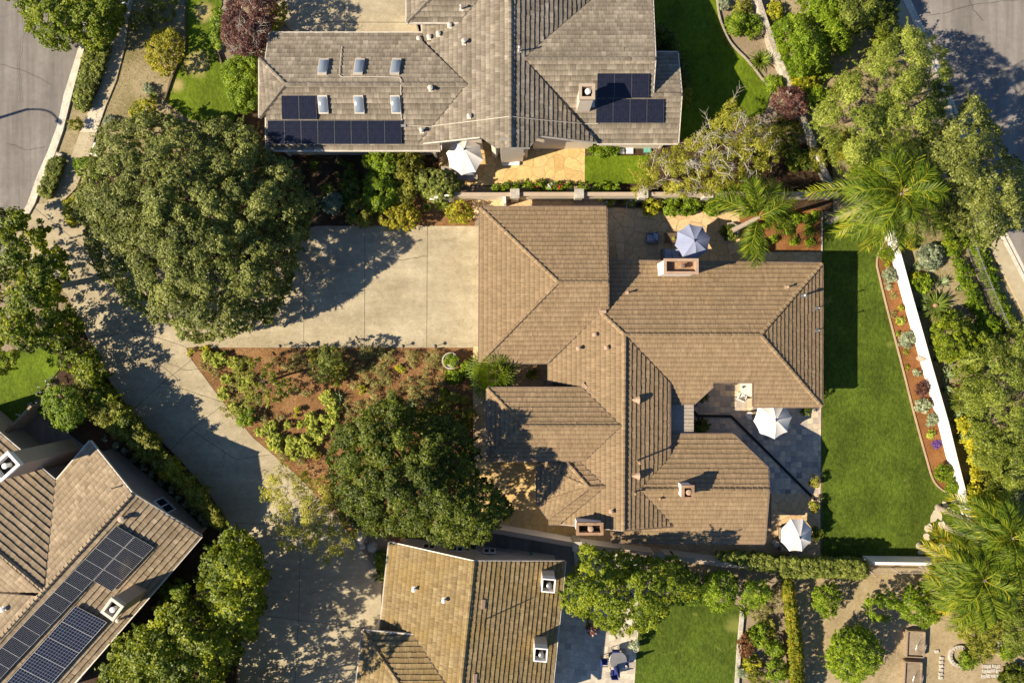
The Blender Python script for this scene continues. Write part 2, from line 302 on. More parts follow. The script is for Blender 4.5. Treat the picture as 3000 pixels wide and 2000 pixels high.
# ------------------------------------------------------------------ object helpers
ORG = {}
def tag(o, label, cat, group=None, kind=None):
    if label: o['label'] = label
    if cat: o['category'] = cat
    if group: o['group'] = group
    if kind: o['kind'] = kind
    return o

def thing(name, label, cat, loc, group=None):
    o = bpy.data.objects.new(name, None); COL.objects.link(o); o.location = loc; o.empty_display_size = 0.3
    ORG[o.name] = Vector(loc)
    return tag(o, label, cat, group)

def link(name, me, mat, parent=None, org=None):
    """vertices are in world coordinates; the object sits at its thing's base"""
    if parent is not None:
        g = ORG[parent.name]
    else:
        g = Vector(org) if org is not None else Vector((0, 0, 0))
    if g.length > 0:
        n = len(me.vertices); co = np.empty(n * 3, 'f'); me.vertices.foreach_get('co', co)
        co = (co.reshape(-1, 3) - np.array(g, 'f')).ravel(); me.vertices.foreach_set('co', co); me.update()
    o = bpy.data.objects.new(name, me); COL.objects.link(o)
    if parent is not None: o.parent = parent
    else: o.location = g
    ORG[o.name] = g
    for mm in (mat if isinstance(mat, (list, tuple)) else [mat]):
        me.materials.append(M[mm] if isinstance(mm, str) else mm)
    return o

class MB:
    def __init__(s): s.V = []; s.F = []; s.MI = []; s.RN = []; s.UV = []
    def face(s, pts, mi=0, rn=0.5, uv=None):
        i = len(s.V); s.V.extend(tuple(p) for p in pts); s.F.append(tuple(range(i, i + len(pts)))); s.MI.append(mi); s.RN.append(rn); s.UV.append(uv)
    def quads(s, verts, faces, mi=0, rn=0.5):
        i = len(s.V); s.V.extend(tuple(v) for v in verts)
        for f in faces:
            s.F.append(tuple(i + k for k in f)); s.MI.append(mi); s.RN.append(rn); s.UV.append(None)
    def prism(s, poly, z0, z1, mi=0, rn=0.5):
        """poly: world xy list; z0, z1 numbers or lists"""
        n = len(poly); a = sum(poly[i][0] * poly[(i + 1) % n][1] - poly[(i + 1) % n][0] * poly[i][1] for i in range(n))
        if a < 0: poly = poly[::-1]
        if a < 0 and isinstance(z1, (list, tuple)): z1 = z1[::-1]
        z1 = z1 if isinstance(z1, (list, tuple)) else [z1] * n
        vs = [(p[0], p[1], z0) for p in poly] + [(p[0], p[1], z) for p, z in zip(poly, z1)]
        fs = [tuple(range(n - 1, -1, -1)), tuple(range(n, 2 * n))] + [(i, (i + 1) % n, n + (i + 1) % n, n + i) for i in range(n)]
        s.quads(vs, fs, mi, rn)
    def box(s, c, size, rot=0.0, mi=0, rn=0.5, z0=None):
        """c centre (or base centre when z0 True)"""
        sx, sy, sz = (v / 2 for v in size); ca, sa = math.cos(rot), math.sin(rot)
        cz = c[2] + (sz if z0 else 0)
        poly = [(c[0] + x * ca - y * sa, c[1] + x * sa + y * ca) for x, y in ((-sx, -sy), (sx, -sy), (sx, sy), (-sx, sy))]
        s.prism(poly, cz - sz, cz + sz, mi, rn)
    def bar(s, a, b, wd, ht, mi=0, rn=0.5):
        """box section between two points, top at the points"""
        a = Vector(a); b = Vector(b); d = (b - a); d.z = 0
        if d.length < 1e-6: d = Vector((1, 0, 0))
        d.normalize(); nrm = Vector((-d.y, d.x, 0)) * (wd / 2); dn = Vector((0, 0, -ht))
        vs = [a + nrm, a - nrm, b - nrm, b + nrm]; vs = [v + dn for v in vs] + vs
        s.quads(vs, [(3, 2, 1, 0), (4, 5, 6, 7), (0, 1, 5, 4), (1, 2, 6, 5), (2, 3, 7, 6), (3, 0, 4, 7)], mi, rn)
    def tube(s, pts, rad, n=8, mi=0, rn=0.5, cap=True):
        pts = [Vector(p) for p in pts]; rad = rad if isinstance(rad, (list, tuple)) else [rad] * len(pts)
        rings = []
        for i, p in enumerate(pts):
            t = (pts[min(i + 1, len(pts) - 1)] - pts[max(i - 1, 0)])
            t = t.normalized() if t.length > 1e-9 else Vector((0, 0, 1))
            a = t.cross(Vector((0, 0, 1))) if abs(t.z) < 0.95 else t.cross(Vector((0, 1, 0)))
            a.normalize(); b = t.cross(a)
            rings.append([p + (a * math.cos(2 * math.pi * k / n) + b * math.sin(2 * math.pi * k / n)) * rad[i] for k in range(n)])
        vs = [v for r in rings for v in r]; fs = []
        for i in range(len(pts) - 1):
            for k in range(n):
                fs.append((i * n + k, i * n + (k + 1) % n, (i + 1) * n + (k + 1) % n, (i + 1) * n + k))
        if cap:
            fs.append(tuple(range(n - 1, -1, -1))); fs.append(tuple((len(pts) - 1) * n + k for k in range(n)))
        s.quads(vs, fs, mi, rn)
    def disc_stack(s, c, prof, n=20, mi=0, rn=0.5):
        """lathe: prof list of (radius, z above c)"""
        vs = []; fs = []
        for r, z in prof:
            vs += [(c[0] + r * math.cos(2 * math.pi * k / n), c[1] + r * math.sin(2 * math.pi * k / n), c[2] + z) for k in range(n)]
        for i in range(len(prof) - 1):
            for k in range(n):
                fs.append((i * n + k, i * n + (k + 1) % n, (i + 1) * n + (k + 1) % n, (i + 1) * n + k))
        fs.append(tuple(range(n - 1, -1, -1))); fs.append(tuple((len(prof) - 1) * n + k for k in range(n)))
        s.quads(vs, fs, mi, rn)
    def build(s, name, mat, parent=None, org=None, bevel=0.0, smooth=False):
        me = bpy.data.meshes.new(name); me.from_pydata(s.V, [], s.F)
        me.polygons.foreach_set('material_index', s.MI)
        at = me.attributes.new('rnd', 'FLOAT', 'FACE'); at.data.foreach_set('value', s.RN)
        if any(u is not None for u in s.UV):
            ul = me.uv_layers.new(name='UVMap'); arr = []
            for f, u in zip(s.F, s.UV): arr.extend(u if u is not None else [(0, 0)] * len(f))
            ul.data.foreach_set('uv', np.array(arr, 'f').ravel())
        if smooth: me.polygons.foreach_set('use_smooth', [True] * len(s.F))
        me.update()
        o = link(name, me, mat, parent, org)
        if bevel:
            b = o.modifiers.new('bevel', 'BEVEL'); b.width = bevel; b.segments = 2; b.limit_method = 'ANGLE'
        return o

def smooth_poly(pts, k=4, closed=True):
    p = np.array(pts, float); n = len(p); out = []
    rng_ = range(n) if closed else range(n - 1)
    for i in rng_:
        if closed: a, b, c, d = p[i - 1], p[i], p[(i + 1) % n], p[(i + 2) % n]
        else: a, b, c, d = p[max(i - 1, 0)], p[i], p[i + 1], p[min(i + 2, n - 1)]
        for t in np.arange(k) / k:
            out.append(0.5 * (2 * b + (c - a) * t + (2 * a - 5 * b + 4 * c - d) * t * t + (3 * b - a - 3 * c + d) * t ** 3))
    if not closed: out.append(p[-1])
    return [tuple(q) for q in out]

def rough_poly(pts, amp, step, rng):
    """jagged copy of an outline (photo pixels)"""
    out = []; n = len(pts)
    for i in range(n):
        a = np.array(pts[i], float); b = np.array(pts[(i + 1) % n], float); m = max(1, int(np.linalg.norm(b - a) / step))
        for k in range(m):
            out.append(tuple(a + (b - a) * k / m + rng.normal(0, amp, 2)))
    return out

_zl = [0.006]
def sheet(name, pts, mat, smooth=False, rough=0.0, kind='structure', z=None, label=None, cat=None):
    if z is None: _zl[0] += 0.002; z = _zl[0]
    if smooth: pts = smooth_poly(pts)
    if rough: pts = rough_poly(pts, rough, 9, np.random.default_rng(len(name) + len(pts)))
    m = MB(); w_ = [P(x, y, z) for x, y in pts]
    if sum(w_[i].x * w_[(i + 1) % len(w_)].y - w_[(i + 1) % len(w_)].x * w_[i].y for i in range(len(w_))) < 0: w_ = w_[::-1]
    m.face(w_)
    o = m.build(name, mat); o['kind'] = kind
    return o, z

# ------------------------------------------------------------------ setting: ground, roads, paths, lawns
m = MB(); m.face([(-400, -400, 0), (400, -400, 0), (400, 400, 0), (-400, 400, 0)]); o = m.build('ground', 'earth'); o['kind'] = 'structure'
sheet('dry_planting_ground', [(255, 140), (300, -60), (545, -60), (545, 40), (535, 160), (505, 215), (480, 300), (520, 350), (560, 420), (640, 400), (640, 560), (180, 640), (60, 690), (150, 455), (215, 275)], 'dry_ground', rough=1.5)
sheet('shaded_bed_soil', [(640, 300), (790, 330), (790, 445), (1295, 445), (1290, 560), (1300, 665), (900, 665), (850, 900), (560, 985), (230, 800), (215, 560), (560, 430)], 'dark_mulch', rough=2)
sheet('entry_bed_soil', [(1075, 575), (1390, 575), (1390, 664), (1075, 664)], 'mulch')
sheet('mulch_bed', [(545, 1014), (1386, 1014), (1386, 1500), (1200, 1620), (1110, 1720), (1030, 1570), (880, 1400), (740, 1280), (640, 1160), (560, 1052)], 'mulch')
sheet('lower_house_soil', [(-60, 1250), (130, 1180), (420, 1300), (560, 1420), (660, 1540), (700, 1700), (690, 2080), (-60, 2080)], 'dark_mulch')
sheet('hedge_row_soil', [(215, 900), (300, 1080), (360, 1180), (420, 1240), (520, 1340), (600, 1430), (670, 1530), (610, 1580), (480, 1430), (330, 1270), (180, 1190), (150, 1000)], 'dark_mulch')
sheet('slope_soil', [(2205, -60), (2600, -60), (2640, 100), (2890, 700), (3080, 1100), (3080, 1560), (2830, 1530), (2780, 1340), (2680, 960), (2620, 700), (2440, 560), (2300, 260)], 'dry_ground')
sheet('kitchen_garden_dirt', [(2280, 1650), (3080, 1640), (3080, 2080), (2290, 2080)], 'dirt')
sheet('side_yard_soil', [(1990, 1640), (2320, 1650), (2330, 2080), (2150, 2080), (2160, 1790), (1990, 1760)], 'earth')
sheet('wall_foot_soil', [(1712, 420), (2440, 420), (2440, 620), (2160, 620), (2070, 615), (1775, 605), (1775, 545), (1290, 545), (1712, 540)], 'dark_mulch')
# streets
AS = [(-80, -80), (262, -80), (248, 60), (232, 132), (187, 276), (168, 366), (140, 442), (110, 510), (80, 595), (45, 660), (-80, 940)]
AS2 = [(2634, -80), (2669, 0), (2714, 98), (2800, 310), (2880, 515), (2952, 684), (3000, 778), (3080, 930), (3600, 900), (3600, -300), (2634, -300)]
sheet('street', AS + [(-600, 900), (-600, -300), (262, -300)], 'asphalt')
sheet('road', AS2, 'asphalt')
def ribbon(name, left, right, z0, z1, mat, kind='structure', label=None, cat=None):
    """raised strip between two photo polylines of equal length"""
    m = MB()
    for i in range(len(left) - 1):
        q = [P(*left[i], z1), P(*right[i], z1), P(*right[i + 1], z1), P(*left[i + 1], z1)]
        m.prism([(p.x, p.y) for p in q], z0, z1)
    o = m.build(name, mat); o['kind'] = kind
    return o
GUT = [(262, -80), (248, 60), (232, 132), (187, 276), (168, 366), (140, 442), (110, 510), (80, 595), (45, 660)]
MID = [(270, -80), (256, 60), (240, 133), (201, 273), (177, 375), (149, 450), (121, 511), (92, 596), (58, 657)]
BAK = [(278, -80), (263, 60), (248, 136), (212, 272), (184, 383), (157, 460), (132, 511), (102, 596), (68, 657)]
ribbon('gutter_apron', GUT, MID, 0, 0.045, 'kerb'); ribbon('kerb', MID, BAK, 0, 0.14, 'kerb')
E1 = [(2634, -80), (2669, 0), (2714, 98), (2800, 310), (2880, 515), (2952, 684), (3000, 778), (3080, 930)]
E0 = [(x - 11, y + 4) for x, y in E1]; E2 = [(x - 20, y + 8) for x, y in E1]
ribbon('gutter_apron', E0, E1, 0, 0.045, 'kerb'); ribbon('kerb', E2, E0, 0, 0.14, 'kerb')
SWL = [(384, -80), (376, 20), (353, 72), (323, 132), (293, 255), (264, 315), (234, 387), (208, 460), (160, 552), (128, 608)]
SWR = [(405, -80), (384, 20), (374, 72), (366, 137), (340, 238), (310, 310), (281, 391), (259, 464), (222, 552), (187, 587)]
m = MB()
for i in range(len(SWL) - 1):
    for k in range(2):
        a, b_ = k / 2, (k + 1) / 2
        q = [np.array(SWL[i]) * (1 - a) + np.array(SWL[i + 1]) * a, np.array(SWR[i]) * (1 - a) + np.array(SWR[i + 1]) * a,
             np.array(SWR[i]) * (1 - b_) + np.array(SWR[i + 1]) * b_, np.array(SWL[i]) * (1 - b_) + np.array(SWL[i + 1]) * b_]
        q = [P(x, y, 0.1) for x, y in q]; c = sum(q, Vector()) / 4
        m.prism([((p - c) * 0.992 + c).to_2d()[:] for p in q], 0, 0.1, 1 if i == 5 else 0)
o = m.build('sidewalk', ['concrete', 'pale_concrete']); o['kind'] = 'structure'
RSR = [(x - 1, y + 1) for x, y in E2]; RSL = [(2566, -80), (2597, 0), (2640, 104), (2725, 320), (2808, 525), (2885, 693), (2932, 785), (3010, 940)]
ribbon('sidewalk', RSL, RSR, 0, 0.12, 'concrete')
# drives
sheet('driveway', [(40, 700), (68, 660), (105, 597), (190, 590), (240, 640), (520, 780), (800, 800), (860, 690), (925, 662), (1409, 662), (1409, 1018), (545, 1018), (560, 1052), (640, 1160), (740, 1280), (880, 1400), (1030, 1570), (1118, 1690), (1115, 1850), (1060, 2080), (690, 2080), (720, 1700), (672, 1530), (600, 1428), (520, 1338), (420, 1238), (360, 1178), (300, 1078), (262, 1000), (215, 900), (195, 860), (90, 790)], 'aggregate')
zd = _zl[0] + 0.004; _zl[0] = zd
m = MB()
for a, b_ in [((890, 815), (890, 1017)), ((1069, 663), (1068, 1017)), ((1252, 663), (1250, 1017)), ((380, 955), (425, 1030)), ((425, 1030), (520, 1110)), ((400, 968), (450, 985)), ((450, 985), (545, 1016)),
              ((285, 1030), (400, 900)), ((478, 1120), (562, 1053)), ((395, 1195), (478, 1120)), ((478, 1120), (660, 1180)), ((560, 1258), (657, 1182)), ((500, 1318), (560, 1258)), ((210, 880), (270, 735)), ((260, 990), (400, 970)),
              ((560, 1258), (690, 1345)), ((690, 1345), (800, 1330)), ((770, 1535), (905, 1440)), ((880, 1620), (874, 1820)), ((874, 1820), (862, 2040)), ((720, 1795), (1065, 1840)), ((680, 1530), (770, 1535)),
              ((90, 600), (240, 720)), ((447, 985), (452, 955))]:
    a, b_ = P(*a, zd), P(*b_, zd); d = (b_ - a).normalized(); nn = Vector((-d.y, d.x, 0)) * 0.015
    m.face([a - nn, b_ - nn, b_ + nn, a + nn])
o = m.build('expansion_joint', 'joint'); o['kind'] = 'structure'
sheet('driveway', [(780, -80), (1300, -80), (1300, 110), (880, 108), (820, 60)], 'aggregate')
m = MB(); zz = _zl[0] + .004; _zl[0] = zz
for a, b_ in [((1009, -60), (1008, 100)), ((900, 65), (1230, 66))]:
    a, b_ = P(*a, zz), P(*b_, zz); d = (b_ - a).normalized(); nn = Vector((-d.y, d.x, 0)) * 0.02
    m.face([a - nn, b_ - nn, b_ + nn, a + nn])
o = m.build('expansion_joint', 'joint'); o['kind'] = 'structure'
sheet('lower_yard_paving', [(95, 1190), (240, 1300), (330, 1330), (330, 1400), (60, 1400), (30, 1300)], 'asphalt')
# patios
sheet('north_patio', [(1285, 415), (1714, 415), (1714, 539), (1285, 545)], 'ochre_flag')
sheet('side_path', [(1384, 578), (1780, 578), (1780, 640), (1384, 640)], 'brown_flag')
sheet('garden_patio', [(1775, 608), (1880, 612), (1960, 622), (2070, 617), (2168, 625), (2168, 738), (2410, 738), (2410, 800), (1775, 800)], 'brown_flag')
sheet('entry_path', [(1386, 1014), (1412, 1014), (1412, 1062), (1620, 1062), (1620, 1150), (1440, 1150), (1440, 1345), (1386, 1345)], 'brown_flag')
sheet('front_patio', [(1384, 1345), (1700, 1345), (1700, 1570), (1470, 1552), (1384, 1530)], 'ochre_flag')
sheet('south_path', [(1690, 1540), (1800, 1550), (2260, 1560), (2260, 1440), (2403, 1440), (2403, 1640), (2120, 1648), (1900, 1615), (1690, 1575)], 'brown_flag')
sheet('slate_patio', [(1940, 1100), (2406, 1100), (2404, 1446), (1940, 1446)], 'slate_paver')
sheet('lower_patio', [(1600, 1560), (1880, 1640), (1880, 1800), (1870, 1850), (1853, 2080), (1590, 2080)], 'stone_paver')
sheet('pool_side_paving', [(1300, 1560), (1480, 1560), (1680, 1600), (1690, 1720), (1400, 1700), (1300, 1640)], 'asphalt')
# lawns and beds
sheet('lawn', [(540, -60), (655, -60), (650, 15), (618, 85), (630, 150), (650, 190), (668, 260), (695, 325), (680, 370), (620, 362), (560, 352), (515, 325), (482, 292), (505, 215), (535, 160), (541, 85)], 'lawn_patchy', rough=0.8)
sheet('lawn', [(1900, -60), (2097, -60), (2107, 40), (2130, 105), (2155, 140), (2190, 175), (2230, 225), (2260, 270), (2240, 330), (1960, 420), (1960, 120), (1900, 80)], 'lawn_bright', rough=0.6)
sheet('lawn', [(1713, 456), (1900, 456), (1900, 538), (1713, 538)], 'lawn_bright')
sheet('lawn', [(-60, 1040), (100, 1020), (165, 1010), (172, 1085), (110, 1160), (60, 1230), (-60, 1290)], 'lawn_bright', rough=0.8)
sheet('lawn', [(1870, 1750), (1990, 1750), (2175, 1775), (2160, 2080), (1852, 2080), (1870, 1850)], 'lawn', rough=0.5)
sheet('lawn', [(2408, 640), (2605, 660), (2580, 720), (2569, 770), (2600, 910), (2640, 1062), (2680, 1220), (2718, 1350), (2738, 1410), (2770, 1440), (2830, 1470), (2830, 1645), (2408, 1645)], 'lawn')
sheet('red_mulch_bed', [(2165, 612), (2409, 612), (2409, 737), (2170, 737)], 'red_mulch')
BED = [(2594, 705), (2574, 745), (2570, 775), (2575, 800), (2601, 908), (2641, 1060), (2680, 1215), (2716, 1345), (2735, 1405), (2762, 1435), (2808, 1460), (2830, 1450), (2780, 1333), (2740, 1190), (2650, 880), (2615, 740)]
sheet('wall_side_bed', BED, 'red_mulch')
# thin kerbs round beds
def edging(name, pts, wd, ht, mat, label, cat='edging', smooth=True):
    p = smooth_poly(pts, 4, False) if smooth else pts
    m = MB()
    for i in range(len(p) - 1): m.bar(P(*p[i], ht), P(*p[i + 1], ht), wd, ht)
    c = P(*p[len(p) // 2]); 
    return tag(m.build(name, mat, org=c), label, cat)
edging('bed_edging', BED[:11], 0.10, 0.16, 'terracotta', 'thin pinkish concrete edging curving between lawn and red mulch bed')
edging('bed_edging', [(2097, -60), (2107, 40), (2130, 105), (2155, 140), (2190, 175), (2230, 225), (2262, 270)], 0.10, 0.2, 'grey_wood', 'thin dark edging along the shaded lawn beside the stone retaining wall')
edging('bed_edging', [(541, -40), (541, 85), (538, 150), (512, 205), (492, 260), (482, 292)], 0.09, 0.22, 'brown_wood', 'dark wooden edging between the dry slope and the patchy lawn')
edging('bed_edging', [(637, 153), (644, 172), (650, 190)], 0.10, 0.25, 'brown_wood', 'short dark timber edging beside the purple tree', smooth=False)
edging('bed_edging', [(2409, 620), (2409, 738)], 0.08, 0.18, 'stone_block', 'pale straight edging between the fire-red mulch square and lawn', smooth=False)
edging('bed_edging', [(2176, 1790), (2166, 1900), (2156, 2060)], 0.28, 0.25, 'stone_block', 'pale stone kerb on the right side of the lower lawn', smooth=False)
edging('bed_edging', [(2292, 1850), (2306, 1920), (2315, 2050)], 0.09, 0.22, 'brown_wood', 'dark edging beside the orange tinged clipped hedge')
edging('slot_drain', [(2034, 1205), (2044, 1218), (2142, 1219), (2388, 1463)], 0.19, 0.14, 'soot', 'long dark bent drain channel crossing the slate patio to the lawn', 'drain', smooth=False)

# ------------------------------------------------------------------ roofs and houses
class Plane:
    def __init__(s, pts):
        A = np.array([[p[0], p[1], 1] for p in pts]); z = np.array([p[2] for p in pts])
        s.a, s.b, s.c = np.linalg.lstsq(A, z, rcond=None)[0]
        s.n = Vector((-s.a, -s.b, 1)).normalized()
        g = math.hypot(s.a, s.b)
        s.v = Vector((s.a / g, s.b / g, g)).normalized() if g > 1e-6 else Vector((0, 1, 0)); s.u = s.v.cross(s.n).normalized()
    def z(s, x, y): return s.a * x + s.b * y + s.c
    def on(s, px, py, lift=0.0):
        """point of the plane seen at a photo pixel"""
        kx, ky = (px - 1500) / F, (1000 - py) / F
        z = (s.c + (s.a * kx + s.b * ky) * H) / (1 + s.a * kx + s.b * ky)
        return P(px, py, z) + s.n * lift

def clip(poly, axis, val, keep_ge):
    out = []; n = len(poly)
    for i in range(n):
        a, b = poly[i], poly[(i + 1) % n]; ia = (a[axis] >= val) == keep_ge; ib = (b[axis] >= val) == keep_ge
        if ia: out.append(a)
        if ia != ib:
            t = (val - a[axis]) / (b[axis] - a[axis]); out.append((a[0] + (b[0] - a[0]) * t, a[1] + (b[1] - a[1]) * t))
    return out

def tile_face(mb, pl, pts, rng, course, tw, lift, bump_=0.012, vary=0.17):
    o = Vector(pts[0]); uv = [((Vector(p) - o).dot(pl.u), (Vector(p) - o).dot(pl.v)) for p in pts]
    ar = sum(uv[i][0] * uv[(i + 1) % len(uv)][1] - uv[(i + 1) % len(uv)][0] * uv[i][1] for i in range(len(uv)))
    if ar < 0: uv = uv[::-1]
    v0 = min(p[1] for p in uv); v1 = max(p[1] for p in uv); nc = int((v1 - v0) / course) + 1
    def W(u, v, h): return o + pl.u * u + pl.v * v + pl.n * h
    hz = lambda v: abs(math.sin(v * 91.7))
    for i in range(nc):
        va = v0 + i * course; vb = va + course
        st = clip(clip(uv, 1, va, True), 1, vb, False) if i else clip(uv, 1, vb, False)
        if len(st) < 3: continue
        u0 = min(p[0] for p in st); u1 = max(p[0] for p in st); off = (0.5 * tw if i % 2 else 0) + rng.uniform(0, 0.05); cr = rng.normal(0, 0.5 * vary)
        j0 = int((u0 - off) // tw); j1 = int((u1 - off) // tw)
        for j in range(j0, j1 + 1):
            ua = off + j * tw; t = clip(clip(st, 0, ua + 0.005, True), 0, ua + tw - 0.005, False)
            if len(t) < 3: continue
            e = lift + rng.normal(0, bump_ * 0.5); sk = rng.normal(0, bump_ * 0.5); dv = rng.uniform(-0.012, 0.012)
            rn = min(1, max(0, 0.5 + cr + rng.normal(0, vary)))
            top = []
            for (u, v) in t:
                f = 1 - (v - va) / course
                top.append(W(u, v - (dv if f > 0.98 else 0), 0.004 + e * f + sk * ((u - ua) / tw - 0.5) * f))
            uvc = [(u, v - v0) for u, v in t]
            mb.face(top, 0, rn, uvc)
            n = len(t)
            for k in range(n):        # risers on the lower edge and thin sides
                a, b = t[k], t[(k + 1) % n]
                if abs(a[1] - va) < 1e-4 and abs(b[1] - va) < 1e-4:
                    lo = -0.10 if i == 0 else -0.004
                    mb.face([W(*a, lo), W(*b, lo), top[(k + 1) % n], top[k]], 0, max(0, rn - 0.2), [(a[0], va - v0 + .05), (b[0], va - v0 + .05), (b[0], va - v0 + .05), (a[0], va - v0 + .05)])
                elif abs(a[0] - b[0]) < 1e-4:
                    mb.face([W(*a, -0.004), W(*b, -0.004), top[(k + 1) % n], top[k]], 0, rn, [uvc[k], uvc[(k + 1) % n], uvc[(k + 1) % n], uvc[k]])
    under = [W(u, v, -0.06) for u, v in uv]
    mb.face(under[::-1], 0, 0.3, uv[::-1])

def caps(mb, a, b, rng, wd=0.27, seg=0.36):
    a, b = Vector(a), Vector(b)
    if a.z > b.z: a, b = b, a
    d = b - a; n = max(1, int(d.length / seg)); d /= n; t = d.normalized()
    s = t.cross(Vector((0, 0, 1))).normalized() * wd / 2
    for i in range(n):
        p, q = a + d * i, a + d * (i + 1.06); h0, h1 = 0.135 + rng.normal(0, 0.004), 0.085
        rn = min(1, max(0, 0.55 + rng.normal(0, 0.16)))
        up = Vector((0, 0, 1))
        A = [p - s * 1.12 + up * (h0 - 0.12), p - s * 0.45 + up * h0, p + s * 0.45 + up * h0, p + s * 1.12 + up * (h0 - 0.12)]
        B = [q - s + up * (h1 - 0.11), q - s * 0.4 + up * h1, q + s * 0.4 + up * h1, q + s + up * (h1 - 0.11)]
        for k in range(3): mb.face([A[k], A[k + 1], B[k + 1], B[k]], 0, rn, [(k * .1, 0), (k * .1 + .1, 0), (k * .1 + .1, .3), (k * .1, .3)])
        mb.face([A[3], A[2], A[1], A[0]], 0, max(0, rn - 0.25), [(0, 0)] * 4)

def house(name, label, base, mat, faces, ridges, eaves, valleys=(), course=0.34, tw=0.34, lift=0.055, vary=0.17, gut='white_gutter', wallmat='cream_wall', inset=0.5, seed=1):
    """faces: photo polygons, each vertex (px,py,z) or with a height function; eaves: edges running clockwise in the photo"""
    rng = np.random.default_rng(seed)
    t = thing(name, label, 'house', P(*base, 0.0)); planes = []
    mb = MB()
    for fc in faces:
        if callable(fc[-1]): pts = [P(x, y, fc[-1](x, y)) for x, y in fc[:-1]]
        else: pts = [P(*q) for q in fc]
        pl = Plane(pts); pts = [Vector((p.x, p.y, pl.z(p.x, p.y))) for p in pts]
        tile_face(mb, pl, pts, rng, course, tw, lift, vary=vary); planes.append(pl)
    roof = mb.build('roof', mat, t)
    for a, b in ridges:
        mb = MB(); caps(mb, P(*a), P(*b), rng); mb.build('ridge_cap', mat, roof)
    if valleys:
        for a, b in valleys:
            mb = MB(); a, b = P(*a) + Vector((0, 0, 0.06)), P(*b) + Vector((0, 0, 0.06)); d = (b - a).normalized(); s = Vector((-d.y, d.x, 0)).normalized() * 0.035
            mb.face([a - s, b - s, b + s, a + s]); mb.build('valley_shadow', 'valley', roof)  # dark strip standing in for the gap shadow where two slopes meet
    mg, mw = MB(), MB()
    for e in eaves:
        a, b = P(*e[0]), P(*e[1]); op = e[2] if len(e) > 2 else {}
        d = (b - a); d2 = Vector((d.x, d.y, 0)).normalized(); inn = Vector((d2.y, -d2.x, 0))
        if not op.get('nogut'):
            out = inn * -0.05
            wd, ht = (0.11, 0.12) if abs(a.z - b.z) < 0.25 else (0.07, 0.16)
            mg.bar(a + out + Vector((0, 0, 0.02)), b + out + Vector((0, 0, 0.02)), wd, ht)
        if not op.get('nowall'):
            ii = op.get('inset', inset); e0, e1 = op.get('ext', (-ii, -ii)); zb = op.get('z0', 0.0)
            k = d / Vector((d.x, d.y, 0)).length
            a2 = a - k * e0 + inn * ii; b2 = b + k * e1 + inn * ii
            th = inn * 0.18
            mw.prism([a2[:2], b2[:2], (b2 + th)[:2], (a2 + th)[:2]], zb, [a2.z - 0.12, b2.z - 0.12, b2.z - 0.12, a2.z - 0.12])
    mg.build('gutter', gut, roof); mw.build('wall', wallmat, t)
    return t, roof, planes

def zl(z0, axis, ref, k):
    """height falling k m per photo pixel away from a ridge at ref"""
    return (lambda x, y: z0 - abs(x - ref) * k) if axis == 'x' else (lambda x, y: z0 - abs(y - ref) * k)

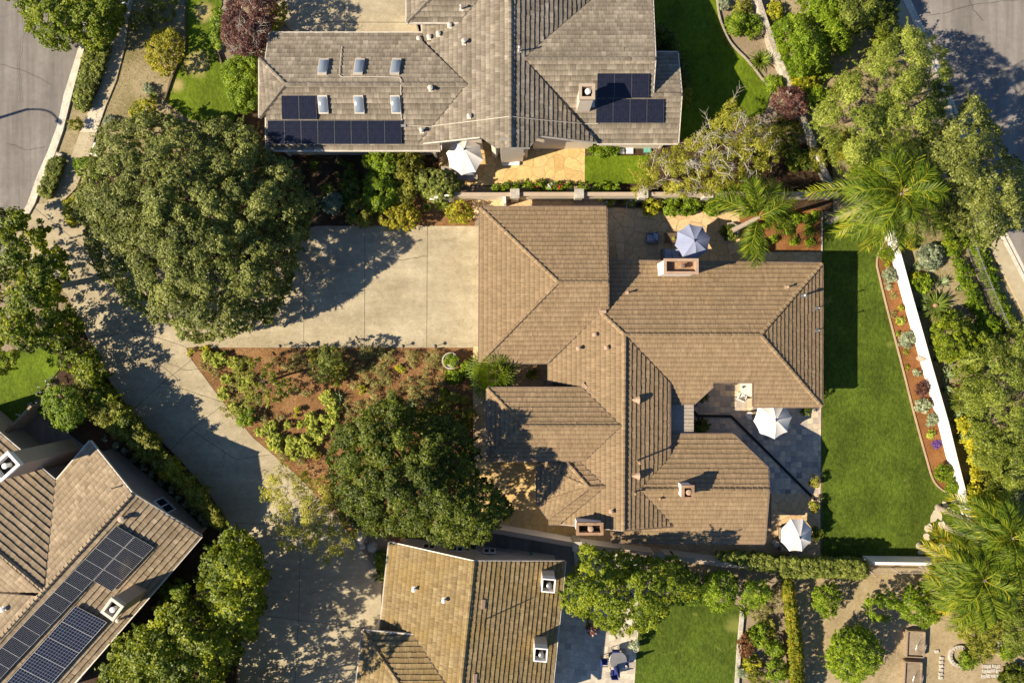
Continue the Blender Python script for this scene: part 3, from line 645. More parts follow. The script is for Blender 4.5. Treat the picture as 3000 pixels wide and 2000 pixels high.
# ---- main house
g_n, g_s, g_w = zl(5.1, 'y', 826, .0095), zl(5.1, 'y', 826, .0091), zl(5.1, 'x', 1636, .0091)
ns_w, ns_e = zl(5.0, 'x', 1830, .0095), zl(5.0, 'x', 1830, .0095)
ew_n, ew_s, ew_e = zl(5.0, 'y', 980, .0095), zl(5.0, 'y', 980, .0095), zl(5.0, 'x', 2228, .0112)
ww_n, ww_s, ww_w = zl(4.9, 'y', 1247, .0095), zl(4.9, 'y', 1247, .0095), zl(4.9, 'x', 1535, .0098)
se_n, se_s = zl(4.65, 'y', 1433, .0094), zl(4.65, 'y', 1433, .0094)
A, Rr = (1726, 1427), (1774, 1424)
MAIN, main_roof, mp = house('house', 'large tan tiled house with several hipped wings in the middle', (1750, 1150), 'tan_tile', [
    [(1407, 608), (1776, 608), (1781, 826), (1636, 826), g_n],
    [(1407, 608), (1636, 826), (1405, 1062), g_w],
    [(1636, 826), (1781, 826), (1781, 912), (1762, 915), (1608, 1062), (1405, 1062), g_s],
    [(1779, 765), (2408, 773), (2228, 980), (1830, 980), (1762, 915), (1779, 905), ew_n],
    [(1830, 980), (2228, 980), (2407, 1190), (2208, 1190), (2208, 1118), (2089, 1118), (2089, 1131), (2034, 1181), (1950, 1181), (1950, 1108), ew_s],
    [(2228, 980), (2408, 773), (2407, 1190), ew_e],
    [(1830, 980), (1762, 915), (1608, 1062), (1608, 1117), (1708, 1137), (1821, 1247), (1715, 1347), (1695, 1347), (1774, 1424), (1640, 1533), (1826, 1552), ns_w],
    [(1830, 980), (1961, 1120), (1961, 1341), (1876, 1433), (1974, 1540), (1826, 1552), ns_e],
    [(1428, 1137), (1708, 1137), (1821, 1247), (1535, 1247), ww_n],
    [(1428, 1137), (1535, 1247), (1428, 1347), ww_w],
    [(1535, 1247), (1821, 1247), (1715, 1347), (1428, 1347), ww_s],
    [(1655, 1338), (1690, 1338), Rr, A, zl(4.46, 'y', 1425, .0095)],
    [(1574, 1362, 3.05), (1574, 1338, 3.05), (1655, 1338, 3.66), (*A, 4.46)],
    [(1574, 1362, 3.05), (*A, 4.46), (1574, 1473, 3.05)],
    [(1574, 1473, 3.05), (*A, 4.46), (1606, 1520, 3.45)],
    [(1606, 1520, 3.5), (*A, 4.46), (*Rr, 4.46), (1640, 1533, 3.42), (1607, 1533, 3.4)],
    [(1961, 1341), (1952, 1345), (1952, 1273), (2148, 1273), (2250, 1372), (2252, 1433), (1876, 1433), se_n],
    [(1876, 1433), (2252, 1433), (2240, 1590), (1793, 1586), (1793, 1556), (1974, 1540), se_s],
], [((1407, 608, 3.0), (1636, 826, 5.1)), ((1405, 1062, 2.98), (1636, 826, 5.1)), ((1636, 826, 5.1), (1781, 826, 5.1)),
    ((1762, 915, 4.36), (1830, 980, 5.0)), ((1830, 980, 5.0), (2228, 980, 5.0)), ((2408, 773, 2.98), (2228, 980, 5.0)), ((2407, 1190, 2.98), (2228, 980, 5.0)),
    ((1826, 1552, 5.0), (1830, 980, 5.0)), ((1428, 1137, 3.85), (1535, 1247, 4.9)), ((1428, 1347, 3.9), (1535, 1247, 4.9)), ((1535, 1247, 4.9), (1821, 1247, 4.91)),
    ((1655, 1345, 3.72), (*A, 4.46)), ((1574, 1362, 3.05), (*A, 4.46)), ((1574, 1473, 3.05), (*A, 4.46)), ((1606, 1518, 3.5), (*A, 4.46)), ((*A, 4.46), (*Rr, 4.46)),
    ((1876, 1433, 4.65), (2252, 1433, 4.65))],
    [((1407, 608, 3.03), (1776, 608, 3.03)), ((1776, 608, 3.03), (1781, 826, 5.1), {'ext': (-.5, 0)}), ((1781, 826, 5.1), (1781, 912, 4.32), {'ext': (0, .5)}), ((1405, 1062, 3.0), (1407, 608, 3.0)), ((1608, 1062, 2.95), (1405, 1062, 2.95)),
     ((1783, 765, 2.95), (2408, 773, 3.0)), ((2408, 773, 2.98), (2407, 1190, 2.98), {'ext': (-.5, -.5)}), ((2407, 1190, 3.0), (2208, 1190, 3.0)), ((2208, 1190, 3.0), (2208, 1118, 3.65), {'ext': (-.5, .5)}), ((2208, 1118, 3.68), (2089, 1118, 3.68), {'ext': (.5, .4)}), ((2089, 1131, 3.56), (2034, 1181, 3.1)), ((2034, 1181, 3.1), (1961, 1181, 3.1)),
     ((1961, 1120, 3.75), (1961, 1341, 3.75), {'ext': (0.3, .3)}), ((1608, 1137, 2.9), (1608, 1062, 2.9)), ((1428, 1137, 3.86), (1708, 1137, 3.86), {'ext': (-.5, -1)}), ((1428, 1347, 3.88), (1428, 1137, 3.86)), ((1715, 1347, 3.95), (1428, 1347, 3.95), {'ext': (-1, -.5)}),
     ((1574, 1473, 3.05), (1574, 1362, 3.05)), ((1606, 1518, 3.4), (1574, 1473, 3.05)), ((1640, 1533, 3.4), (1607, 1533, 3.4)), ((1826, 1552, 5.0), (1640, 1533, 3.2), {'ext': (0, 0)}), ((1974, 1540, 3.6), (1826, 1552, 5.0), {'ext': (0, 0)}),
     ((1955, 1273, 3.15), (2148, 1273, 3.15)), ((2148, 1273, 3.15), (2250, 1372, 4.07), {'ext': (-.2, -.2)}), ((2250, 1372, 4.07), (2252, 1433, 4.65), {'ext': (-.2, 0)}), ((2252, 1433, 4.65), (2240, 1590, 3.2), {'ext': (0, -.5)}), ((2240, 1590, 3.18), (1793, 1586, 3.2)), ((1793, 1586, 3.2), (1793, 1556, 3.5))],
    [((1762, 915, 4.3), (1608, 1062, 2.95)), ((1830, 980, 5.0), (1961, 1120, 3.72)), ((1708, 1137, 3.85), (1821, 1247, 4.9)), ((1821, 1247, 4.9), (1715, 1347, 3.93)), ((1695, 1347, 3.72), (1774, 1424, 4.46)), ((1774, 1424, 4.46), (1640, 1533, 3.3)), ((1876, 1433, 4.6), (1961, 1341, 3.77)), ((1876, 1433, 4.6), (1974, 1540, 3.64))],
    gut='brown_gutter', seed=3, vary=0.075)

# ---- north house
nw_n, nw_s = zl(4.7, 'y', 247, .0088), zl(4.7, 'y', 247, .0088)
nc_w, nc_e = zl(5.9, 'x', 1495, .0098), zl(5.9, 'x', 1495, .0098)
ne_n, ne_s = zl(5.5, 'y', 172, .0095), zl(5.5, 'y', 172, .0098)
NORTH, north_roof, np_ = house('house', 'grey tiled house with skylights and black solar panels across the wall', (1450, 200), 'grey_tile', [
    [(790, 98), (1237, 98), (1237, 122), (1368, 247), (837, 247), (778, 188), nw_n],
    [(761, 172, 4.1), (837, 247, 4.7), (760, 345, 3.95)],
    [(837, 247), (1368, 247), (1226, 420), (1290, 412), (1290, 440), (780, 440), (780, 320), nw_s],
    [(1495, -80), (1495, 432), (1452, 434), (1405, 401), (1226, 420), (1368, 247), (1235, 122), (1238, 70), (1345, 70), (1470, -80), nc_w],
    [(1495, -80), (1827, -80), (1534, 172), (1749, 417), (1581, 397), (1552, 432), (1495, 432), nc_e],
    [(1534, 172), (1918, 172), (1908, -80), (1827, -80), ne_n],
    [(1534, 172), (1920, 172), (1912, 275), (1996, 278), (1986, 420), (1749, 420), ne_s],
    [(1912, 277), (1921, 155), (1985, 155), (1996, 277), zl(4.48, 'y', 277, .0098)],
    [(1192, 66), (1345, 66), (1470, -80), (1332, -80), (lambda x, y: 4.4 + (66 - y) * .0088)],
    [(1192, 66), (1332, -80), (1192, -80), (lambda x, y: 4.4 + (x - 1192) * .0092)],
], [((837, 247, 4.7), (1368, 247, 4.7)), ((761, 172, 4.05), (837, 247, 4.7)), ((760, 345, 3.87), (837, 247, 4.7)), ((1495, 432, 5.9), (1495, -80, 5.9)), ((1534, 172, 5.5), (1919, 172, 5.5)), ((1912, 277, 4.48), (1996, 277, 4.48)), ((1192, 66, 4.4), (1332, -80, 5.7))],
    [((790, 98, 3.4), (1237, 98, 3.4)), ((778, 180, 4.1), (790, 98, 3.4), {'ext': (0, -.5)}), ((761, 345, 3.95), (761, 172, 4.1), {'ext': (0, 0)}), ((780, 440, 3.03), (780, 345, 3.85), {'ext': (-.5, 0)}), ((1290, 440, 3.03), (780, 440, 3.03)), ((1290, 412, 3.2), (1290, 440, 3.0), {'ext': (0, -.2)}),
     ((1405, 401, 5.0), (1240, 419, 3.35), {'ext': (0, -.3)}), ((1452, 434, 5.45), (1405, 401, 5.0), {'nogut': 1}), ((1552, 432, 5.35), (1495, 432, 5.9), {'ext': (-.3, .6)}), ((1581, 397, 5.05), (1552, 432, 5.35), {'nogut': 1}), ((1749, 417, 3.4), (1581, 397, 5.05), {'ext': (0, .3)}), ((1986, 420, 3.08), (1749, 420, 3.08)),
     ((1908, -80, 3.1), (1919, 172, 5.5), {'ext': (0, 0)}), ((1919, 172, 5.5), (1912, 275, 4.5), {'ext': (0, 0)}), ((1996, 277, 4.48), (1986, 420, 3.1), {'ext': (0, -.5)}), ((1985, 155, 3.3), (1996, 277, 4.48), {'ext': (-.4, 0)}), ((1921, 155, 3.3), (1985, 155, 3.3)),
     ((1345, 66, 4.4), (1192, 66, 4.4), {'ext': (.2, -.4)}), ((1192, 66, 4.4), (1192, -80, 4.4)), ((1238, 98, 3.4), (1238, 72, 3.38), {'ext': (.5, .3)})],
    [((1235, 122, 3.5), (1368, 247, 4.68)), ((1368, 247, 4.68), (1226, 420, 3.24)), ((1534, 172, 5.5), (1749, 417, 3.4)), ((1534, 172, 5.5), (1827, -80, 2.85)), ((1345, 68, 4.42), (1470, -80, 5.65))],
    wallmat='cream_wall', seed=5)

# ---- south-west house
K = (388, 1446, 4.9)
SWH, sw_roof, sp = house('house', 'beige tiled house with a long diagonal row of solar panels', (170, 1720), 'beige_tile', [
    [K, (590, 1570, 2.7), (150, 2077, 2.7), (-106, 1984, 4.9)],
    [K, (134, 1724, 4.9), (164, 1409, 3.15), (264, 1292, 3.15)],
    [(128, 1729, 4.9), (164, 1409, 3.15), (104, 1358, 3.15), (-100, 1185, 3.15), (-100, 1538, 4.9)],
    [(120, 1735, 4.9), (-100, 1540, 4.9), (-230, 1640, 3.9), (-100, 1728, 3.9)],
    [(120, 1745, 4.9), (-100, 1732, 3.9), (-260, 1860, 3.6), (-106, 1984, 4.9)],
], [(K, (-106, 1984, 4.9)), ((128, 1729, 4.9), (-100, 1538, 4.9))],
    [((264, 1292, 3.15), K, {'ext': (-.5, 0), 'inset': .85}), (K, (590, 1570, 2.7), {'ext': (0, -.6), 'inset': .85}), ((590, 1570, 2.7), (150, 2077, 2.7), {'ext': (-.6, 0)}), ((164, 1409, 3.15), (264, 1292, 3.15), {'ext': (0, -.85)}), ((-100, 1185, 3.15), (164, 1409, 3.15), {'ext': (0, 0)})],
    [((134, 1724, 4.85), (164, 1409, 3.15)), ((120, 1745, 4.85), (-100, 1730, 3.9))],
    course=0.40, tw=0.36, vary=.13, wallmat='beige_wall', seed=8)

# ---- south house
SOU, sou_roof, up = house('house', 'mossy golden tiled house with two white box chimneys', (1350, 1850), 'mossy_tile', [
    [(1141, 1588, 3.0), (1388, 1644, 5.4), (1342, 2075, 5.4), (1305, 2000, 4.95), (1214, 1860, 3.95), (1114, 1848, 3.0)],
    [(1388, 1644, 5.4), (1655, 1645, 3.0), (1608, 2100, 3.0), (1340, 2100, 5.4)],
    [(1063, 1846, 3.85), (1214, 1860, 3.95), (1310, 2010, 5.05), (1330, 2047, 5.3), (1200, 2045, 5.3), (1169, 2000, 4.95)],
    [(1063, 1846, 3.85), (1169, 2000, 4.95), (1200, 2045, 5.3), (1190, 2090, 5.3), (1035, 2090, 3.85)],
], [((1340, 2100, 5.4), (1388, 1644, 5.4)), ((1063, 1846, 3.85), (1200, 2045, 5.3))],
    [((1141, 1588, 3.0), (1388, 1644, 5.4), {'ext': (-.5, 0)}), ((1388, 1644, 5.4), (1655, 1645, 3.0), {'ext': (0, -.5)}), ((1655, 1645, 3.0), (1608, 2100, 3.0), {'ext': (-.5, 0)}), ((1114, 1848, 3.0), (1141, 1588, 3.0)), ((1063, 1846, 3.85), (1214, 1860, 3.95), {'ext': (-.5, 0)}), ((1035, 2090, 3.85), (1063, 1846, 3.85))],
    [((1214, 1860, 3.95), (1310, 2010, 5.05))], wallmat='cream_wall', vary=.13, seed=11)

# ------------------------------------------------------------------ roof fittings
def chimney(parent, c, top, size, zb, rot, mshaft, mcap, mflue, flue=1, deep=0.5, capw=0.08, caph=0.14, rim=0.10):
    """c: photo pixel of the top's centre; shaft with an open framed top and flue pots"""
    p = P(*c, top); sx, sy = size; m = MB()
    m.box((p.x, p.y, zb), (sx, sy, top - deep - zb), rot, z0=True)
    sh = m.build('chimney', mshaft, parent)
    m = MB(); ca, sa = math.cos(rot), math.sin(rot)
    L = lambda x, y: (p.x + x * ca - y * sa, p.y + x * sa + y * ca)
    ox, oy = sx / 2 + capw, sy / 2 + capw; ix, iy = sx / 2 - rim, sy / 2 - rim
    for (x0, x1, y0, y1) in ((-ox, ox, iy, oy), (-ox, ox, -oy, -iy), (-ox, -ix, -iy, iy), (ix, ox, -iy, iy)):
        m.prism([L(x0, y0), L(x1, y0), L(x1, y1), L(x0, y1)], top - caph, top)
    k = 0.05   # walls under the rim
    for (x0, x1, y0, y1) in ((-sx / 2, sx / 2, iy, sy / 2), (-sx / 2, sx / 2, -sy / 2, -iy), (-sx / 2, -ix, -iy, iy), (ix, sx / 2, -iy, iy)):
        m.prism([L(x0, y0), L(x1, y0), L(x1, y1), L(x0, y1)], top - deep, top - caph)
    m.build('chimney_crown', mcap, sh)
    m = MB(); m.prism([L(-ix, -iy), L(ix, -iy), L(ix, iy), L(-ix, iy)], top - deep - 0.02, top - deep + 0.02); m.build('chimney_floor', 'soot' if mcap != 'terracotta' else 'rust_cap', sh)
    m = MB()
    for i in range(flue):
        q = L(0.05, 0.0); m.disc_stack((q[0], q[1], top - deep), [(0.14, 0), (0.14, deep - 0.04), (0.19, deep - 0.03), (0.19, deep + 0.02), (0.08, deep + 0.06)], 16)
    m.build('flue_pot', mflue, sh)
    return sh

chimney(MAIN, (1996, 780), 5.5, (2.10, 0.86), 2.0, 0.0, 'white_wall', 'terracotta', 'rust_cap')
chimney(MAIN, (2016, 1442), 5.75, (0.66, 0.78), 3.5, 0.0, 'white_wall', 'rust_cap', 'terracotta')
chimney(MAIN, (1728, 1549), 5.3, (1.62, 0.66), 0.0, 0.0, 'white_wall', 'rust_cap', 'terracotta')
chimney(NORTH, (1720, 268), 6.6, (0.86, 0.84), 3.5, 0.0, 'cream_wall', 'beige_wall', 'white_metal')
chimney(SOU, (1607, 1715), 5.3, (0.84, 0.84), 2.8, R(-5), 'white_gutter', 'white_wall', 'grey_metal', capw=.03, rim=.05, deep=.7)
chimney(SOU, (1584, 1918), 5.4, (0.84, 0.84), 2.8, R(-5), 'white_gutter', 'white_wall', 'grey_metal', capw=.03, rim=.05, deep=.7)
chimney(SWH, (328, 1784), 6.0, (0.86, 1.05), 2.6, R(-36), 'beige_wall', 'white_gutter', 'white_metal')
chimney(SWH, (12, 1366), 6.4, (1.5, 1.05), 0.0, R(42), 'beige_wall', 'white', 'white_metal')

def slab(mb, pl, corners, lift, th, mi=0, uvq=None, rn=0.5):
    """flat box standing off a roof plane; corners are photo pixels"""
    t = [pl.on(x, y, lift + th) for x, y in corners]; b = [pl.on(x, y, lift) for x, y in corners]
    n = (t[1] - t[0]).cross(t[2] - t[0])
    if n.z < 0:
        t = t[::-1]; b = b[::-1]; uvq = uvq[::-1] if uvq else None
    mb.face(t, mi, rn, uvq)
    for k in range(len(t)): mb.face([b[k], b[(k + 1) % len(t)], t[(k + 1) % len(t)], t[k]], mi, rn, [(0.5, 0.5)] * 4 if uvq else None)

def quad_panel(name, parent, pl, o, e1, e2, lift, th, mat, frame=None):
    c = [np.array(o, float), np.array(o, float) + e1, np.array(o, float) + e1 + e2, np.array(o, float) + e2]
    m = MB(); cen = sum(c) / 4
    ins = [tuple(cen + (q - cen) * 0.985) for q in c]
    slab(m, pl, ins, lift, th, 0, [(0, 0), (1, 0), (1, 1), (0, 1)])
    ob = m.build(name, mat, parent)
    if frame:
        f = MB(); iw = [tuple(cen + (q - cen) * (0.975 if mat == 'black_panel' else 0.968)) for q in c]
        for k in range(4):
            slab(f, pl, [ins[k], ins[(k + 1) % 4], iw[(k + 1) % 4], iw[k]], lift + th + 0.001, 0.012)
        f.build('panel_frame', frame, ob)
    return ob

pS = np_[2]
for i in range(8): quad_panel('solar_panel', north_roof, pS, (786 + i * 48.8, 352), np.array((48.8, 0)), np.array((1.5, 70)), 0.13, 0.05, 'black_panel', 'grey_metal')
for i in range(2): quad_panel('solar_panel', north_roof, pS, (826 + i * 51, 279), np.array((51, 0)), np.array((2, 71)), 0.13, 0.05, 'black_panel', 'grey_metal')
pE = np_[6]
for i in range(3): quad_panel('solar_panel', north_roof, pE, (1749 + i * 50.5, 214), np.array((50.5, 0)), np.array((-1, 73)), 0.12, 0.05, 'black_panel', 'grey_metal')
for i in range(4): quad_panel('solar_panel', north_roof, pE, (1746 + i * 49.5, 289), np.array((49.5, 0)), np.array((-1, 71)), 0.12, 0.05, 'black_panel', 'grey_metal')
p0 = sp[0]
for i in range(14): quad_panel('solar_panel', sw_roof, p0, np.array((342.0, 1535.0)) + i * np.array((-30.4, 32.2)), np.array((53.5, 31.5)), np.array((-30.4, 32.2)), 0.13, 0.05, 'cell_panel', 'white_metal')
for i in range(4): quad_panel('solar_panel', sw_roof, p0, np.array((397.0, 1566.5)) + i * np.array((-30.4, 32.2)), np.array((55.0, 32)), np.array((-30.4, 32.2)), 0.13, 0.05, 'cell_panel', 'white_metal')
for i in range(5): quad_panel('solar_panel', sw_roof, p0, np.array((472.5 - 249, 1767.0)) + i * np.array((-40.5, 45.0)), np.array((93, 48.5)), np.array((-40.5, 45.0)), 0.16, 0.06, 'blue_panel', 'white_metal')

def skylight(pl, c, wd, ht, sk):
    cx, cy = c; q = [(cx - wd / 2 + sk, cy - ht / 2), (cx + wd / 2 + sk, cy - ht / 2), (cx + wd / 2 - sk, cy + ht / 2), (cx - wd / 2 - sk, cy + ht / 2)]
    m = MB(); slab(m, pl, q, -0.02, 0.22); f = m.build('skylight', 'white_gutter', north_roof, bevel=0.01)
    cen = np.array(c, float); m = MB()
    ql = [tuple(cen + (np.array(p) - cen) * 0.86) for p in q]; qt = [tuple(cen + (np.array(p) - cen) * 0.55) for p in q]
    b = [pl.on(x, y, 0.201) for x, y in ql]; t = [pl.on(x, y, 0.31) for x, y in qt]
    m.quads(b + t, [(7, 6, 5, 4), (1, 0, 4, 5), (2, 1, 5, 6), (3, 2, 6, 7), (0, 3, 7, 4)], 0)
    m.build('dome', 'skylight', f, smooth=True)
for x in (948, 1053, 1160): skylight(np_[0], (x, 200), 27, 44, 3.5)
for x in (948, 1053, 1160): skylight(np_[2], (x, 306), 28, 54, -2.5)

def vent(parent, pl, c, r=0.05, h=0.35, cap=True, mat='white_gutter', apron=True, am=None):
    p = pl.on(*c); m = MB(); m.tube([p + Vector((0, 0, -0.1)), p + Vector((0, 0, h))], r, 10)
    if cap: m.disc_stack((p.x, p.y, p.z + h), [(r * 1.8, 0), (r * 1.8, 0.04), (r * 0.6, 0.09)], 12)
    o = m.build('vent_pipe', mat, parent)
    if apron:
        m = MB(); slab(m, pl, [(c[0] - 6, c[1] - 5), (c[0] + 6, c[1] - 5), (c[0] + 6, c[1] + 6), (c[0] - 6, c[1] + 6)], 0.045, 0.012); m.build('flashing', am or mat, o)
for c, h in (((1228, 118), .3), ((1258, 112), .25), ((1285, 103), .25), ((1318, 78), .3), ((1360, 128), .45), ((1375, 343), .25)): vent(north_roof, np_[3], c, .09, h)
vent(north_roof, np_[2], (1262, 263), .10, .35); vent(north_roof, np_[2], (1236, 385), .08, .4); vent(north_roof, np_[4], (1521, 150), .05, .6, apron=True); vent(north_roof, np_[8], (1352, 28), .05, .5)
for c, h in (((1742, 980), .25), ((1694, 1020), .4), ((1776, 1018), .25), ((1790, 1496), .3)): vent(main_roof, mp[6], c, .08, h, mat='terracotta')
vent(main_roof, mp[3], (1837, 858), .05, .4, mat='terracotta'); vent(main_roof, mp[3], (2302, 842), .05, .45, mat='terracotta'); vent(main_roof, mp[5], (2350, 866), .07, .55, mat='grey_metal')
for c in ((2390, 903), (2390, 968)): vent(main_roof, mp[5], c, .035, .55, mat='grey_metal', apron=True)
vent(main_roof, mp[7], (1866, 1348), .06, 1.0, mat='rust_cap', apron=False); vent(main_roof, mp[7], (1858, 1441), .05, .5, mat='rust_cap', apron=False); vent(main_roof, mp[17], (1932, 1459), .06, .25, mat='rust_cap', apron=False)
vent(main_roof, mp[6], (1708, 1270), .04, .2, mat='white_gutter', apron=False)
for c in ((1214, 1722), (1301, 1754)): vent(sou_roof, up[0], c, .08, .35, mat='white', am='white')
vent(sou_roof, up[1], (1422, 1812), .04, 1.3, cap=False, mat='dark_metal', apron=False)
for c in ((1415, 1768), (1391, 1985)):
    m = MB(); slab(m, up[1], [(c[0] - 5, c[1] - 14), (c[0] + 6, c[1] - 14), (c[0] + 4, c[1] + 14), (c[0] - 6, c[1] + 14)], 0.05, 0.05); m.build('roof_vent', 'terracotta', sou_roof)
vent(sw_roof, p0, (363, 1516), .12, .35, mat='beige_wall', apron=False); vent(sw_roof, sp[1], (339, 1427), .04, .45, mat='grey_metal', apron=False); vent(sw_roof, sp[3] if False else sp[4], (14, 1780), .10, .3, mat='white'); vent(sw_roof, p0, (352, 1812), .08, .3, mat='white_gutter', apron=False)
# half-cone attic vents on the east slope
for c in ((1870, 1170), (1870, 1392)):
    pl = mp[7]; a = pl.on(c[0] - 22, c[1]); n = 10; m = MB(); c0 = pl.on(c[0], c[1]); out = pl.v * -1; s = pl.u
    up_ = Vector((0, 0, 1)); vs = [c0 - out * 0.55 + pl.n * 0.02]
    for k in range(n + 1):
        an = math.pi * k / n; vs.append(c0 + out * 0.02 + s * (0.30 * math.cos(an)) + pl.n * (0.04 + 0.0) + up_ * (0.42 * math.sin(an)))
    m.quads(vs, [(0, k + 1, k + 2) for k in range(n)] + [tuple(range(n + 1, 0, -1))], 0)
    m.build('attic_vent', 'terracotta', main_roof)
# ridge end flashings
for c, s in (((1712, 1130), 1), ((1765, 913), 1)):
    m = MB(); p = mp[6].on(*c); m.box((p.x, p.y, p.z + 0.12), (0.45, 0.22, 0.10), R(-45 if s == 1 and c[1] > 1000 else 0)); m.build('flashing', 'terracotta', main_roof)
# surface conduits on the north roof
def conduit(paths, name='conduit'):
    m = MB()
    for pl, pts in paths:
        m.tube([pl.on(x, y, 0.10) for x, y in pts], 0.024, 6)
    m.build(name, 'white_gutter', north_roof)
conduit([(np_[0], [(1002, 140), (995, 222), (1003, 229), (1100, 228), (1170, 230), (1175, 236), (1175, 246)])])
conduit([(np_[2], [(1175, 249), (1176, 340), (1180, 366), (1215, 368), (1264, 371)]), (np_[3], [(1267, 371), (1380, 357), (1494, 343)])])
conduit([(np_[4], [(1497, 343), (1600, 354), (1702, 363)]), (np_[6], [(1704, 363), (1752, 362)])])
m = MB(); slab(m, np_[2], [(1175, 364), (1190, 364), (1190, 371), (1175, 371)], 0.04, 0.14); m.build('junction_box', 'grey_metal', north_roof)
m = MB(); slab(m, np_[6], [(1700, 292), (1742, 292), (1742, 314), (1700, 314)], 0.03, 0.10); m.build('roof_cricket', 'pale_glass', north_roof)
# window on the gable wall and glazed bays
_wp = P(388, 1446, 4.9); _wq = P(590, 1570, 2.7)
_d = Vector(((_wq - _wp).x, (_wq - _wp).y, 0)).normalized(); _in = Vector((_d.y, -_d.x, 0)); _c = _wp + _in * 0.85 + _d * 1.4
def wall_window(parent, c, d, out, wd, z0, z1, frame='white'):
    m = MB(); c = Vector((c.x, c.y, 0))
    for (a, b, lo, hi) in ((-wd / 2, wd / 2, z0, z0 + .09), (-wd / 2, wd / 2, z1 - .09, z1), (-wd / 2, -wd / 2 + .09, z0 + .09, z1 - .09), (wd / 2 - .09, wd / 2, z0 + .09, z1 - .09), (-.04, .04, z0 + .09, z1 - .09)):
        p, q = c + d * a, c + d * b; m.prism([p[:2], q[:2], (q + out * .07)[:2], (p + out * .07)[:2]], lo, hi)
    f = m.build('window', frame, parent)
    m = MB(); p, q = c - d * (wd / 2 - .09), c + d * (wd / 2 - .09); m.prism([p[:2], q[:2], (q + out * .02)[:2], (p + out * .02)[:2]], z0 + .09, z1 - .09); m.build('pane', 'glass', f)
wall_window(SWH, _c, _d, -_in, 1.3, 0.9, 2.2)
_g = P(1141, 1588, 3.0); _h = P(1388, 1644, 5.4); _d = Vector(((_h - _g).x, (_h - _g).y, 0)).normalized(); _in = Vector((_d.y, -_d.x, 0))
for k in (2.6, 4.6): wall_window(SOU, _g + _in * 0.5 + _d * k, _d, -_in, 0.9, 1.0, 2.1)
_g = P(1388, 1644, 5.4); wall_window(SOU, _g + Vector((0.9, -0.5, 0)), Vector((1, 0, 0)), Vector((0, 1, 0)), 0.9, 1.0, 2.1)

# ------------------------------------------------------------------ vegetation
def inside(poly, p):
    x, y = p[:, 0], p[:, 1]; r = np.zeros(len(p), bool); n = len(poly)
    for i in range(n):
        x0, y0 = poly[i]; x1, y1 = poly[(i + 1) % n]
        if y0 == y1: continue
        c = (y0 > y) != (y1 > y)
        r ^= c & (x < (x1 - x0) * (y - y0) / (y1 - y0) + x0)
    return r

def edge_dist(poly, p):
    d = np.full(len(p), 1e9); n = len(poly)
    for i in range(n):
        a = np.array(poly[i]); b = np.array(poly[(i + 1) % n]); e = b - a; L = e @ e
        if L < 1e-9: continue
        t = np.clip(((p - a) @ e) / L, 0, 1); q = a + t[:, None] * e
        d = np.minimum(d, np.hypot(*(p - q).T))
    return d

def leaf_mesh(name, C, N, L, W, rn, rng, mat, parent=None, org=None):
    """one diamond leaf at every centre"""
    n = len(C); N = N / np.linalg.norm(N, axis=1, keepdims=True)
    a = rng.normal(size=(n, 3)); a -= (a * N).sum(1, keepdims=True) * N; a /= np.linalg.norm(a, axis=1, keepdims=True) + 1e-9
    b = np.cross(N, a); L = (L * rng.uniform(0.7, 1.3, n))[:, None] / 2; W = (W * rng.uniform(0.7, 1.3, n))[:, None] / 2
    V = np.stack([C - a * L, C + b * W - a * L * 0.1 + N * W * 0.25, C + a * L, C - b * W - a * L * 0.1 + N * W * 0.25], 1).reshape(-1, 3)
    me = bpy.data.meshes.new(name); me.vertices.add(4 * n); me.vertices.foreach_set('co', V.astype('f').ravel())
    me.loops.add(4 * n); me.loops.foreach_set('vertex_index', np.arange(4 * n, dtype='i'))
    me.polygons.add(n); me.polygons.foreach_set('loop_start', np.arange(0, 4 * n, 4, dtype='i'))
    me.update(calc_edges=True)
    at = me.attributes.new('rnd', 'FLOAT', 'FACE'); at.data.foreach_set('value', np.clip(rn, 0, 1).astype('f'))
    return link(name, me, mat, parent, org)

def px_of(p, z): return (1500 + p[0] * F / (H - z), 1000 - p[1] * F / (H - z))

